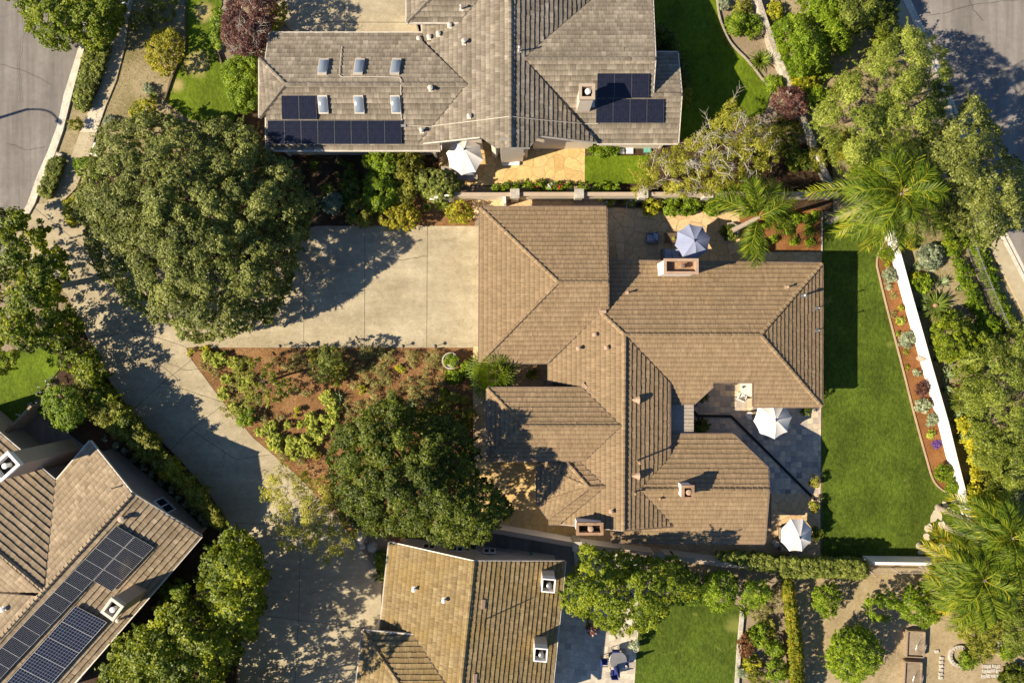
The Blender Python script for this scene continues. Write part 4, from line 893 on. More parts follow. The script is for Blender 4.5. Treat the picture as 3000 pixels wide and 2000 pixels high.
DENS = 1.75
def foliage(name, poly, zt, zb, style, rng, parent=None, org=None, profile='dome', density=1.0, holes=0.0, lobe_k=1.0, leaf_k=1.0, rag=1.0, tint=0.0, skirt=None, big=0.65):
    cols, L, W, rc, nl, sp, lobe, lamp = LEAF[style]
    L *= leaf_k; W *= leaf_k
    density *= DENS * (1.6 if profile == 'box' else 1); zm = (zt + zb) / 2; mpp = (H - zm) / F; poly = [(float(x), float(y)) for x, y in poly]
    pa = np.array(poly); lo, hi = pa.min(0) - 4, pa.max(0) + 4; s = sp / mpp / math.sqrt(density)
    gx, gy = np.meshgrid(np.arange(lo[0], hi[0], s), np.arange(lo[1], hi[1], s)); pts = np.stack([gx.ravel(), gy.ravel()], 1); pts += rng.uniform(-.55, .55, pts.shape) * s
    k = inside(poly, pts); pts = pts[k]
    if len(pts) == 0: pts = pa.mean(0)[None]
    d = edge_dist(poly, pts) * mpp; Rm = max(d.max(), 0.05)
    if profile == 'dome': t = np.clip(d / Rm, 0, 1); h = (1 - (1 - t) ** 2.2) ** 0.58
    elif profile == 'round': t = np.clip(d / Rm, 0, 1); h = (1 - (1 - t) ** 2) ** 0.42
    elif profile == 'flat': t = np.clip(d / (0.35 * Rm), 0, 1); h = np.sqrt(1 - (1 - t) ** 2)
    else: t = np.clip(d / 0.22, 0, 1); h = np.sqrt(t)
    ls = lobe * lobe_k / mpp
    lx, ly = np.meshgrid(np.arange(lo[0] - ls, hi[0] + ls, ls), np.arange(lo[1] - ls, hi[1] + ls, ls)); lc = np.stack([lx.ravel(), ly.ravel()], 1); lc += rng.uniform(-.45, .45, lc.shape) * ls
    lz = rng.normal(0, 0.35, len(lc)); lt = rng.normal(0, 0.10, len(lc))
    d1 = np.full(len(pts), 1e9); ix = np.zeros(len(pts), int)
    for j in range(0, len(lc), 64):
        dd = np.hypot(pts[:, None, 0] - lc[None, j:j + 64, 0], pts[:, None, 1] - lc[None, j:j + 64, 1]); m_ = dd.min(1); a_ = dd.argmin(1) + j
        u = m_ < d1; d1[u] = m_[u]; ix[u] = a_[u]
    q = np.clip(d1 / (0.68 * ls), 0, 1); lf = np.sqrt(1 - q * q * 0.98)
    edge = np.clip(d / 0.5, 0.25, 1)
    z = zb + (zt - zb) * h + lamp * lobe_k * (1.6 * (lf - 0.75) + lz[ix]) * edge + rng.normal(0, 0.05, len(pts))
    if Rm > 2.0 and profile == 'dome':      # big limbs carry their own masses of foliage
        bs = 3.0 / mpp; bx, by = np.meshgrid(np.arange(lo[0] - bs, hi[0] + bs, bs), np.arange(lo[1] - bs, hi[1] + bs, bs)); bc = np.stack([bx.ravel(), by.ravel()], 1); bc += rng.uniform(-.45, .45, bc.shape) * bs; bz = rng.normal(0, .45, len(bc))
        dd = np.hypot(pts[:, None, 0] - bc[None, :, 0], pts[:, None, 1] - bc[None, :, 1]); bi = dd.argmin(1); bq = np.clip(dd.min(1) / (.7 * bs), 0, 1)
        z = z + big * (1.9 * (np.sqrt(1 - bq * bq * .98) - .8) + bz[bi]) * np.clip(d / 1.0, 0.2, 1)
    z = np.maximum(z, zb * 0.8 + 0.03)
    keep = rng.random(len(pts)) > np.clip(holes * (0.25 + 1.5 * (q > 0.7)) + 0.55 * (q > 0.78) * (d > 0.3) * (profile != 'box'), 0, 1); pts, d, q, ix, z, lf, h = pts[keep], d[keep], q[keep], ix[keep], z[keep], lf[keep], h[keep]
    if skirt is None: skirt = 1.5 if profile == 'box' else (1.0 if zt > 3.5 else 0.5)
    # deeper layers so that the crown is a volume
    nd = int(len(pts) * skirt); sel = rng.integers(0, len(pts), nd); zz = zb + (z[sel] - zb) * rng.uniform(0.05, 0.85, nd)
    P2 = np.concatenate([pts, pts[sel]]); Z = np.concatenate([z, zz]); IX = np.concatenate([ix, ix[sel]]); Q = np.concatenate([q, q[sel]])
    sc = (H - Z) / F; C = np.stack([(P2[:, 0] - 1500) * sc, (1000 - P2[:, 1]) * sc, Z], 1)
    lcz = zb + (zt - zb) * 0.5; out = C - np.stack([(lc[IX, 0] - 1500) * sc, (1000 - lc[IX, 1]) * sc, Z - 0.45 * lobe * lobe_k], 1)
    out /= np.linalg.norm(out, axis=1, keepdims=True) + 1e-6
    ct = rng.normal(0, 0.10, len(C)) + lt[IX] + tint
    n = nl; CC = np.repeat(C, n, 0); ON = np.repeat(out, n, 0); OFF = rng.normal(size=(len(CC), 3)); OFF /= np.linalg.norm(OFF, axis=1, keepdims=True)
    OFF *= (rng.random(len(CC)) ** 0.5)[:, None] * rc * np.array([1, 1, 0.85])
    if rag > 0:      # a few sprigs reach beyond the outline of their clump
        lg = np.repeat(rng.random(len(C)) < 0.18, n); dirs = np.repeat(rng.normal(size=(len(C), 3)) * [1, 1, .35], n, 0); dirs /= np.linalg.norm(dirs, axis=1, keepdims=True)
        f = rng.random(len(CC))[:, None] * rc * 2.6 * rag
        OFF[lg] = (dirs * f + OFF * 0.3)[lg]
    pos = CC + OFF; pos[:, 2] = np.maximum(pos[:, 2], 0.04)
    NN = ON * 0.55 + OFF / rc * 0.45 + np.array([0, 0, 0.75]) + rng.normal(0, 0.42, CC.shape)
    rn = 0.48 + np.repeat(ct, n) + rng.normal(0, 0.19, len(CC))
    return leaf_mesh(name, pos, NN, L, W, rn, rng, 'leaf_' + style, parent, org)

def cpoly(px, py, rx, ry=None, rot=0.0, rng=None, n=26, j=0.09):
    ry = ry or rx; out = []; ph = rng.uniform(0, 6.28, 3)
    for k in range(n):
        a = 2 * math.pi * k / n; f = 1 + j * (math.sin(2 * a + ph[0]) + 0.8 * math.sin(3 * a + ph[1]) + 0.6 * math.sin(5 * a + ph[2])) * 0.7 + rng.normal(0, j * 0.3)
        x, y = rx * f * math.cos(a), ry * f * math.sin(a); out.append((px + x * math.cos(rot) - y * math.sin(rot), py + x * math.sin(rot) + y * math.cos(rot)))
    return out

_ORDN = 'first second third fourth fifth sixth seventh eighth ninth tenth eleventh twelfth thirteenth fourteenth fifteenth sixteenth seventeenth eighteenth nineteenth twentieth twenty-first twenty-second twenty-third twenty-fourth twenty-fifth'.split()
def counted(items, what, where, side='left', key=0):
    """a label for every one of a row: its rank counted from one side"""
    r = sorted(range(len(items)), key=lambda i: items[i][key]); out = [None] * len(items)
    for k, i in enumerate(r):
        out[i] = f'{what}, {_ORDN[k]} from the {side} {where}' if k < len(items) - 1 or len(items) < 3 else f'{what}, last from the {side} {where}'
    return out

_seed = [100]
def nrng(): _seed[0] += 1; return np.random.default_rng(_seed[0])
ORD = []
def tree(name, label, poly, zt, zb, style, group=None, trunk=None, bark='bark', limbs=6, tr=0.22, twig=0, cat='tree', rough=5, **kw):
    """poly: crown outline in the photo; trunk: photo pixel of the foot"""
    rng = nrng(); poly = rough_poly(smooth_poly(poly, 3), rough, 14, rng) if rough else poly
    pa = np.array(poly); c = pa.mean(0); zc = (zt + zb) / 2; cw = P(c[0], c[1], zc)
    foot = P(*trunk, 0) if trunk else Vector((cw.x, cw.y, 0))
    t = thing(name, label, cat, foot, group)
    foliage('crown', poly, zt, zb, style, rng, t, **kw)
    m = MB(); top = Vector((cw.x, cw.y, zb + (zt - zb) * 0.3)); mid = foot.lerp(top, 0.5) + Vector((rng.normal(0, .1), rng.normal(0, .1), 0))
    m.tube([foot - Vector((0, 0, .05)), foot + (mid - foot) * .15, mid, top], [tr * 1.5, tr * 1.1, tr * .85, tr * .6], 9)
    rad = edge_dist(poly, c[None])[0] * (H - zc) / F
    for k in range(limbs):
        a = 2 * math.pi * k / limbs + rng.uniform(-.4, .4); e = top + Vector((math.cos(a), math.sin(a), 0)) * rad * rng.uniform(.55, .85) + Vector((0, 0, (zt - zb) * rng.uniform(.12, .35)))
        s = mid.lerp(top, rng.uniform(.2, 1)); h = s.lerp(e, .5) + Vector((rng.normal(0, .15), rng.normal(0, .15), rng.uniform(.0, .3)))
        m.tube([s, h, e], [tr * .5, tr * .32, tr * .12], 6)
        for _ in range(3):
            f = h.lerp(e, rng.uniform(0, .8)); m.tube([f, f + Vector((rng.normal(0, .5), rng.normal(0, .5), rng.uniform(.2, .7))) * min(1, rad / 2)], [tr * .16, tr * .05], 5)
    m.build('trunk', bark, t); m = MB()
    if twig:      # bare twigs showing through the leaves
        for _ in range(twig):
            while True:
                p = rng.uniform(pa.min(0), pa.max(0))
                if inside(poly, p[None])[0]: break
            dd = edge_dist(poly, p[None])[0] * (H - zc) / F; tt = min(1, dd / max(rad, .1)); z = zb + (zt - zb) * (1 - (1 - tt) ** 2.2) ** .62 + rng.uniform(-.25, .2)
            q = P(p[0], p[1], z); a0 = rng.uniform(0, 6.28); ln = rng.uniform(.6, 1.3)
            b = q + Vector((math.cos(a0), math.sin(a0), .25)) * ln
            m.tube([q, q.lerp(b, .5) + Vector((rng.normal(0, .06), rng.normal(0, .06), .05)), b], [.020, .014, .006], 4)
            for s_ in (-1, 1):
                for ff in (.3, .55, .8):
                    a1 = a0 + s_ * rng.uniform(.4, .9); f = q.lerp(b, ff); m.tube([f, f + Vector((math.cos(a1), math.sin(a1), .2)) * ln * rng.uniform(.25, .45)], [.011, .004], 4, cap=False)
        m.build('twigs', bark, t)['kind'] = 'stuff'
    return t

def shrub(label, px, py, rx, h, style, ry=None, rot=0.0, name='shrub', group=None, poly=None, profile='round', cat=None, j=0.09, **kw):
    rng = nrng()
    poly = poly if poly is not None else cpoly(px, py, rx * 1.08, (ry or rx) * 1.08, rot, rng, j=j)
    if 'rag' not in kw: kw['rag'] = 0.6
    o = foliage(name, poly, h, 0.06, style, rng, None, P(px, py, 0), profile=profile, **kw)
    return tag(o, label, cat or name.replace('_', ' '), group)

def hedge(label, poly, h, style, group=None, rough=1.6, name='hedge', **kw):
    rng = nrng(); c = np.array(poly).mean(0); kw.setdefault('rag', 0.3)
    poly = rough_poly(smooth_poly(poly, 3), rough, 7, rng)
    o = foliage(name, poly, h, 0.08, style, rng, None, P(c[0], c[1], 0), profile='box', **kw)
    return tag(o, label, 'hedge', group)

def blades(name, label, px, py, rpx, n, wd, rise, mat, cat, group=None, z=0.0, droop=0.5, tilt=(0.15, 1.2), spread=1.0, centre=None):
    """rosette of long blades (agave, cycad, cordyline, grass)"""
    rng = nrng(); m = MB(); c = P(px, py, z); rad = rpx * (H - z) / F
    for k in range(n):
        a = k * 2.39996 + rng.uniform(-.15, .15); f = (k + .5) / n; el = tilt[0] + (tilt[1] - tilt[0]) * (1 - f) * 1.0; ln = rad * rng.uniform(.85, 1.1) * (0.55 + .45 * f) if tilt[1] > .8 else rad * rng.uniform(.85, 1.08)
        d = Vector((math.cos(a), math.sin(a), 0)); s = Vector((-d.y, d.x, 0)); rn = min(1, max(0, .5 + rng.normal(0, .2)))
        pts = []
        for t in (0.0, .3, .62, 1.0):
            r_ = ln * t * spread; hh = rise * (math.sin(el) * t * 1.6 - droop * t * t) + .06
            pts.append((c + d * r_ + Vector((0, 0, max(.03, hh))), wd * (.6, 1.0, .7, .05)[(0.0, .3, .62, 1.0).index(t)]))
        for i in range(3):
            (p, w0), (q, w1) = pts[i], pts[i + 1]; cr = Vector((0, 0, .18 * w0))
            m.face([p + s * w0 / 2 + cr, p, q, q + s * w1 / 2 + cr], 0, rn); m.face([p, p - s * w0 / 2 + cr, q - s * w1 / 2 + cr, q], 0, rn)
    if centre: m.disc_stack((c.x, c.y, c.z), [(.16, 0), (.17, .25), (.09, .38)], 10, 1)
    return tag(m.build(name, [mat, centre] if centre else mat, org=P(px, py, z)), label, cat, group)

def frond_mesh(root, az, ln, el, rng, leaf=0.62, nl=70, yellow=0.0):
    """feather palm leaf: arching rachis with two ranks of drooping leaflets"""
    m = MB(); d = Vector((math.cos(az), math.sin(az), 0)); s = Vector((-d.y, d.x, 0)); pts = []
    for i in range(13):
        t = i / 12; x = ln * (t * math.cos(el) * 1.0); z = ln * (math.sin(el) * t * 1.15 - 0.62 * t * t * (0.7 + .5 * math.cos(el)))
        pts.append(root + d * x + Vector((0, 0, z)) + s * (0.10 * ln * math.sin(t * 2.2) * rng_sw(rng)))
    m.tube(pts, [.035 * (1 - .8 * i / 12) for i in range(13)], 5, rn=0.75)
    for k in range(nl):
        t = .14 + .86 * k / nl; f = t * 12; i = min(11, int(f)); p = pts[i].lerp(pts[i + 1], f - i); tg = (pts[i + 1] - pts[i]).normalized(); ll = leaf * (0.55 + .75 * math.sin(min(1, t * 1.02) * math.pi * .86)) * (1.0 if t < .9 else .75)
        side = tg.cross(Vector((0, 0, 1))).normalized(); upv = side.cross(tg)
        for sg in (-1, 1):
            dv = (side * sg * .82 + tg * (rng.uniform(.35, .75) + .35 * t) + upv * rng.choice((-.35, .15, .6)) + Vector((0, 0, -.12))).normalized(); wv = dv.cross(upv).normalized() * .021; ll *= rng.uniform(.8, 1.1)
            q = p + dv * ll * .55; e = p + dv * ll + Vector((rng.normal(0, .05), rng.normal(0, .05), -.34 * ll)); rn = min(1, max(0, .36 + rng.normal(0, .2) + yellow * (0.35 + .5 * t)))
            m.face([p - wv * .5, q - wv, q + wv, p + wv * .5], 0, rn); m.face([q - wv, e, q + wv], 0, rn)
    return m
_sw = {}
def rng_sw(rng):
    k = id(rng)
    if k not in _sw: _sw.clear(); _sw[k] = rng.uniform(-1, 1)
    return _sw[k]

def palm(label, foot, h, ln, n, group='tall feather palms', yellow=(0, 0), lean=(0, 0), els=(0.95, -0.25), azs=None, leaf=0.62):
    rng = nrng(); b = P(*foot, 0); t = thing('palm_tree', label, 'palm', b, group); top = b + Vector((lean[0], lean[1], h))
    m = MB(); mid = b.lerp(top, .5) + Vector((-lean[0] * .2, -lean[1] * .2, 0))
    m.tube([b, b + Vector((0, 0, .25)), mid, top - Vector((0, 0, .5)), top + Vector((0, 0, .35))], [.30, .21, .17, .16, .10], 12); m.build('trunk', 'palm_bark', t)
    for k in range(n):
        r2 = np.random.default_rng(int(rng.integers(1e9))); f = k / max(1, n - 1); el = els[0] + (els[1] - els[0]) * f + r2.uniform(-.1, .1)
        az = azs[k] if azs else k * 2.39996 + r2.uniform(-.2, .2)
        mb = frond_mesh(top + Vector((0, 0, .15)), az, ln * r2.uniform(.72, 1.12), el, r2, leaf, yellow=yellow[1] if f > .75 else yellow[0])
        mb.build('frond', 'frond', t)
    return t

def flowers(parent, pts, mat, r, z, rng):
    m = MB()
    for x, y in pts:
        c = P(x, y, z + rng.uniform(-.05, .1))
        for _ in range(9):
            d = Vector(rng.normal(0, 1, 3)).normalized(); q = c + d * r * .7; a = d.orthogonal().normalized() * r * .5; b_ = d.cross(a)
            m.face([q - a, q + b_ * .6, q + a, q - b_ * .6])
    return m.build('blossom', mat, parent)

S = 2352 / 3000.0
def D(*pts): return [(x / S, y / S) for x, y in pts]      # outline read off the reduced view
T1 = lambda *p: [(x * .4254, y * .4254) for x, y in p]

# ---- trees of the west side
tree('oak_tree', 'huge round grey-green oak over the driveway entrance', D((228, 300), (270, 275), (330, 262), (400, 268), (455, 282), (520, 268), (580, 295), (605, 330), (640, 355), (690, 395), (700, 440), (725, 470), (715, 520), (692, 580), (672, 640), (650, 690), (620, 735), (560, 762), (500, 778), (440, 788), (395, 755), (345, 730), (290, 700), (255, 660), (225, 620), (205, 560), (185, 510), (165, 460), (192, 410), (212, 360)), 7.6, 2.2, 'oak', trunk=(600, 700), limbs=14, tr=.45, rough=6)
tree('street_tree', 'yellow-green tree overhanging the street corner at the kerb', T1((60, -90), (90, 20), (150, 60), (175, 150), (215, 240), (310, 310), (400, 350), (480, 335), (560, 310), (640, 350), (720, 310), (790, 260), (830, 190), (860, 110), (880, 30), (880, -90)), 3.7, 1.0, 'bright', trunk=(230, 20), limbs=7, rough=4)
tree('purple_tree', 'dark purple leaved tree beside the patchy lawn and grey roof', [(648, 55), (668, 10), (690, -40), (790, -40), (806, 20), (798, 80), (790, 130), (760, 162), (705, 165), (660, 130)], 4.2, 1.2, 'purple', trunk=(720, 80), limbs=6, twig=24, bark='pale_bark', rough=4)
tree('street_tree', 'open crowned green tree at the mouth of the shared driveway', D((-40, 500), (0, 490), (20, 482), (48, 483), (62, 505), (60, 530), (75, 540), (88, 512), (105, 520), (100, 550), (112, 570), (140, 565), (150, 590), (163, 615), (160, 640), (140, 650), (132, 675), (150, 690), (168, 700), (165, 725), (150, 745), (155, 775), (140, 800), (100, 800), (60, 810), (25, 835), (-40, 850)), 7.5, 2.2, 'maple', trunk=(60, 860), limbs=9, tr=.25, twig=14, bark='bark', rough=7, holes=.08, lobe_k=1.1, density=1.15)
tree('evergreen_tree', 'dark evergreen tree on the corner below the diagonal solar house', D((455, 1300), (475, 1262), (520, 1220), (560, 1222), (598, 1262), (612, 1330), (598, 1415), (575, 1470), (530, 1460), (490, 1432), (468, 1390)), 9.5, .6, 'maple', trunk=(690, 1690), limbs=7, rough=6, skirt=2.6)
tree('evergreen_tree', 'tree crown at the very bottom edge beside the dark lower drive', [(600, 2060), (660, 2030), (760, 2025), (800, 2080), (780, 2200), (600, 2200)], 10.0, .6, 'maple', trunk=(690, 2080), limbs=6, rough=6, skirt=2.2)
tree('evergreen_tree', 'broad green tree beside the eave of the solar panel house', D((225, 1600), (232, 1550), (246, 1490), (290, 1450), (335, 1430), (380, 1380), (410, 1352), (440, 1385), (500, 1412), (545, 1450), (552, 1500), (525, 1550), (490, 1600), (430, 1650), (260, 1650)), 9.5, .6, 'maple', trunk=(520, 1880), limbs=9, rough=7, skirt=2.2, lobe_k=.9)
tree('garden_tree', 'small loose olive tree within the mulch bed by the driveway', [(690, 1060), (715, 1035), (755, 1040), (790, 1060), (830, 1090), (850, 1120), (838, 1165), (800, 1190), (760, 1200), (715, 1190), (685, 1150), (680, 1100)], 4.4, 1.3, 'olive', trunk=(765, 1125), limbs=5, tr=.10, rough=6, holes=.45, density=.75)
tree('round_tree', 'large dark green round tree between driveway and front patio', D((832, 945), (880, 922), (905, 905), (935, 930), (980, 950), (1030, 952), (1065, 985), (1090, 1020), (1085, 1060), (1105, 1090), (1120, 1112), (1158, 1140), (1175, 1170), (1148, 1210), (1120, 1240), (1060, 1258), (1000, 1252), (940, 1225), (885, 1235), (830, 1212), (795, 1190), (762, 1130), (750, 1070), (762, 1010), (790, 970)), 9.0, 3.0, 'dark', trunk=(1250, 1400), limbs=12, tr=.35, rough=5, big=.3, density=1.2, lobe_k=.9)
tree('sparse_tree', 'sparse yellowish see-through tree over the driveway bend', D((600, 1085), (625, 1070), (660, 1072), (690, 1095), (740, 1090), (765, 1130), (775, 1170), (795, 1200), (825, 1240), (800, 1265), (760, 1270), (740, 1295), (700, 1270), (650, 1262), (640, 1225), (625, 1195), (608, 1130)), 5.6, 1.8, 'pepper', trunk=(925, 1500), limbs=9, tr=.13, twig=26, bark='pale_bark', rough=9, holes=.2, density=1.05, skirt=.4, tint=.1)
hedge('long clipped hedge row curving along the left driveway edge', [(225, 1110), (300, 1120), (345, 1165), (400, 1215), (455, 1285), (500, 1340), (560, 1400), (620, 1470), (655, 1530), (640, 1552), (590, 1500), (540, 1455), (480, 1390), (420, 1345), (370, 1300), (300, 1250), (235, 1190)], 2.2, 'olive', rough=4, rag=.8)
tree('round_tree', 'bright round bush tree at the corner of the timber fence', cpoly(190, 1190, 72, 66, 0, np.random.default_rng(4)), 3.6, .6, 'green', trunk=(210, 1180), tr=.1, limbs=4, rough=3, cat='bush')
shrub('tall loose yellow-green shrub between lawn and shared driveway', 225, 1045, 58, 2.6, 'bright', ry=50, holes=.2)
shrub('low shrub below the street tree beside the dark driveway edge', 205, 960, 36, 2.2, 'maple', ry=44)
_L = counted([(-q, 0) for q in (150, 120, 98, 72, 42, 20)], 'strappy lilac flowered agapanthus', 'along the timber fence', 'top')
for i, (x, y, r) in enumerate(((150, 1120, 18), (120, 1155, 20), (98, 1190, 18), (72, 1222, 20), (42, 1250, 20), (20, 1275, 18))):
    o = blades('agapanthus', _L[i], x, y, r, 60, .05, .55, 'strap', 'flowering plant', 'agapanthus along the timber fence', tilt=(.3, 1.2), droop=.9)
    rg = nrng(); flowers(o, [(x + rg.normal(0, 9) - 8, y + rg.normal(0, 8) - 5) for _ in range(5)], 'petal_white', .10, .75, rg)

for l_, x, y, r, st, h in (('loose bush in the hedge row nearest the timber fence tree', 292, 1165, 44, 'maple', 2.4), ('bright bush in the hedge row above the ball shrubs', 352, 1228, 40, 'bright', 2.4), ('olive bush midway along the curving hedge row', 425, 1300, 40, 'olive', 2.4), ('yellowish bush in the hedge row opposite the gable window', 500, 1375, 34, 'yellow', 2.4), ('leafy bush near the lower end of the hedge row', 580, 1455, 34, 'olive', 2.4), ('last bush at the lower end of the hedge row', 632, 1520, 26, 'olive', 2.0), ('green bush below the loose yellow-green shrub by the drive', 260, 1095, 44, 'maple', 2.4)): shrub(l_, x, y, r, h, st, rag=1.2, lobe_k=.9)
# ---- street side shrubs
hedge('long clipped hedge between kerb and sidewalk near the street tree', [(240, 162), (272, 145), (319, 136), (317, 170), (293, 238), (276, 276), (259, 319), (234, 323), (215, 306), (221, 255), (238, 204)], .65, 'box')
hedge('short clipped hedge between kerb and sidewalk by the driveway mouth', [(149, 466), (187, 461), (189, 481), (179, 510), (157, 570), (145, 583), (119, 570), (113, 553), (128, 510)], .7, 'box')
shrub('small round shrub alone on the verge between the two clipped hedges', 218, 361, 18, .8, 'olive')
hedge('low bright green box bush beside sidewalk and oak', [(217, 480), (230, 465), (290, 470), (310, 500), (285, 522), (240, 515), (218, 500)], 1.0, 'green')
hedge('yellow-green clipped bush under the oak at the driveway mouth', [(184, 600), (205, 578), (235, 590), (240, 640), (215, 660), (195, 650)], 1.4, 'yellow')
shrub('big round orange-gold shrub on the dry slope', 482, 148, 50, 2.2, 'gold', ry=66)
shrub('yellow shrub peeking out from under the oak canopy', 420, 330, 38, 1.6, 'yellow')
blades('grass_tuft', 'dark green spiky tuft beside the wooden lawn edging', 455, 287, 22, 60, .04, .6, 'cycad', 'grass tuft', tilt=(.3, 1.3))
shrub('tiny blue-grey shrub on the dry slope', 434, 258, 14, .5, 'grey'); shrub('tiny grey shrub on bare ground near the oak', 320, 355, 15, .5, 'grey')
hedge('bright green mounded hedge between patchy lawn and grey tiled house', [(655, 190), (690, 165), (735, 162), (756, 200), (758, 300), (735, 326), (692, 328), (668, 270), (650, 215)], 1.6, 'green', rough=3)
shrub('green shrub at the left foot of the purple tree', 640, 85, 26, 1.5, 'green', ry=52); shrub('dark shrub between purple tree and concrete court', 812, 35, 28, 1.6, 'olive', ry=40); shrub('low grassy shrub beside the hip of the grey roof', 792, 78, 18, .9, 'green')
for l_, x, y, r in (('dull olive scrub in the shade of the street tree', 470, 25, 45), ('small dull scrub beside the upper sidewalk', 405, 60, 28)): shrub(l_, x, y, r, .7, 'olive', holes=.5)

# ---- shaded yard north of the drive court
shrub('bright green shrub in front of the grey house eave', 1118, 470, 52, 2.4, 'green', ry=40, lobe_k=.8)
shrub('dull green shrub under the grey eave beside the bright one', 1190, 490, 44, 2.2, 'olive', ry=56)
shrub('tall bright shrub standing nearest the drive court edge', 1112, 560, 46, 2.4, 'green', ry=62)
shrub('large grey-green glossy shrub left of the outdoor grill', 1280, 540, 72, 2.4, 'box', ry=46, leaf_k=1.4)
shrub('dark green shrub between bright shrub and grey-green shrub', 1190, 560, 34, 2.0, 'olive', ry=40)
shrub('golden yellow round shrub at the top edge of the drive court', 1170, 637, 56, 1.7, 'gold', ry=38)
shrub('olive brown round shrub beside the golden one', 1053, 622, 36, 1.6, 'olive', ry=44)
shrub('yellow-green ball shrub beside the house corner wall', 1347, 622, 35, 1.7, 'yellow')
blades('lily_clump', 'small clump of green strap leaves in the entry bed', 1252, 610, 20, 60, .05, .5, 'strap', 'plant', tilt=(.3, 1.3)); blades('lily_clump', 'larger clump of green strap leaves next to the ball shrub', 1292, 600, 30, 90, .05, .6, 'strap', 'plant', tilt=(.3, 1.3))
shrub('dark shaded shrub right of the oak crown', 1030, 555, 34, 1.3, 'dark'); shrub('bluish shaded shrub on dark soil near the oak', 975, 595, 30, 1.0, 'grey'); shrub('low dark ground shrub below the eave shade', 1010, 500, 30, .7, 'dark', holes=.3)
blades('spiky_plant', 'shaded spiky plant on dark soil below the solar roof', 924, 488, 26, 36, .06, .6, 'strap', 'plant', tilt=(.3, 1.3)); blades('spiky_plant', 'spiky strap leaved plant between oak and dark shrub', 962, 556, 28, 40, .06, .6, 'strap', 'plant', tilt=(.3, 1.3))

# ---- mulch bed by the driveway
lm = [(640, 1052, 25), (608, 1040, 17), (690, 1068, 25), (662, 1110, 16), (716, 1122, 22), (655, 1152, 20), (690, 1195, 22), (962, 1166, 24), (978, 1203, 22), (972, 1228, 18), (792, 1252, 22), (843, 1246, 13), (882, 1243, 12), (912, 1230, 22), (917, 1262, 22), (958, 1254, 15), (805, 1294, 28), (856, 1290, 18), (893, 1297, 24), (858, 1322, 26), (765, 1264, 16), (935, 1285, 16), (905, 1320, 20), (945, 1225, 12)]
_L = counted(lm, 'pale lime-yellow spurge mound', 'on the mulch bed')
for i, (x, y, r) in enumerate(lm): shrub(_L[i], x, y, r * .9, .5, 'lime', name='spurge', group='lime spurge mounds on the mulch bed', cat='plant', j=.16, holes=.1)
shrub('low deep green shrub at the mulch bed edge touching the drive', 722, 1226, 22, .8, 'green', ry=28, rot=.5)
gs = [(1073, 1035, 24), (1133, 1040, 28), (1209, 1046, 26), (1267, 1048, 28), (1056, 1085, 20), (1128, 1106, 26), (1090, 1136, 22), (1194, 1126, 24), (1243, 1110, 24), (1290, 1118, 18), (1146, 1162, 22), (1215, 1165, 20), (1040, 1125, 16), (1175, 1200, 22), (1020, 1060, 16), (1100, 1170, 16)]
_L = counted(gs, 'wispy grey-green shrub', 'on mulch by the drive court')
for i, (x, y, r) in enumerate(gs): shrub(_L[i], x, y, r * .85, .55, 'scrub', group='wispy shrubs on the red mulch', j=.2, holes=.35)
for l_, x, y, r, h in (('rounded green shrub nearest the drive court within the mulch bed', 965, 1050, 36, 3.2), ('dark green shrub in the middle of the mulch bed', 945, 1085, 34, 2.4), ('green shrub right of the small olive tree', 990, 1075, 28, 2.2), ('small round shrub on the shaded mulch', 984, 1115, 18, .9), ('small green shrub below the drive court edge', 915, 1038, 16, .8)): shrub(l_, x, y, r, h, 'olive' if r < 30 else 'box')
for l_, x, y, r in (('largest blue-green agave on the mulch bed', 994, 1162, 22), ('small agave at the top edge of the dark round tree', 1116, 1178, 16), ('blue-green agave between two wispy shrubs', 1205, 1178, 20)): blades('agave', l_, x, y, r, 16, .10, .5, 'agave', 'agave', tilt=(.4, 1.2), droop=.2)
shrub('bright green mound below the round concrete planter', 1331, 1103, 23, .7, 'green', tint=.15); shrub('bright green mound beside the flagstone entry path', 1366, 1081, 20, .7, 'green', tint=.1)
for l_, x, y, r in (('dark olive shrub in tree shade by the entry path', 1335, 1210, 56), ('dark olive shrub above the big round tree', 1270, 1220, 40)): shrub(l_, x, y, r, 1.6, 'olive', holes=.2)
GP = [(700, 1190, 60, 40), (1050, 1190, 70, 24), (610, 1065, 30, 22), (880, 1060, 40, 30), (1100, 1090, 50, 34), (1240, 1150, 44, 30), (1110, 1030, 60, 14), (1300, 1060, 30, 30)]
sm = [(600, 1022, 12), (632, 1090, 11), (680, 1130, 12), (735, 1165, 13), (770, 1225, 12), (820, 1225, 11), (870, 1205, 12), (830, 1340, 14), (880, 1345, 14), (925, 1330, 12), (985, 1270, 14), (1020, 1215, 12), (1060, 1140, 12), (870, 1045, 11), (1000, 1030, 12), (1175, 1080, 12), (1110, 1215, 11), (1240, 1185, 12), (1300, 1150, 12), (860, 1140, 13), (900, 1150, 12), (560, 1030, 10), (800, 1060, 12), (840, 1075, 12)]
_L = counted(sm, 'small yellow-green tuft', 'scattered over the mulch bed')
for i, (x, y, r) in enumerate(sm): shrub(_L[i], x, y, r, .4, 'scrub' if i % 3 else 'yellow', name='tuft', cat='plant', group='small tufts on the mulch bed', j=.2, holes=.1)
rg = nrng(); _L = counted(GP, 'patch of thin dry ground plants', 'on the mulch bed')
for i, (x, y, rx, ry) in enumerate(GP):
    shrub(_L[i], x, y, rx * .85, .22, 'scrub', ry=ry * .85, name='ground_plant', group='dry tufts on the mulch bed', cat='plant', holes=.22, density=.7)

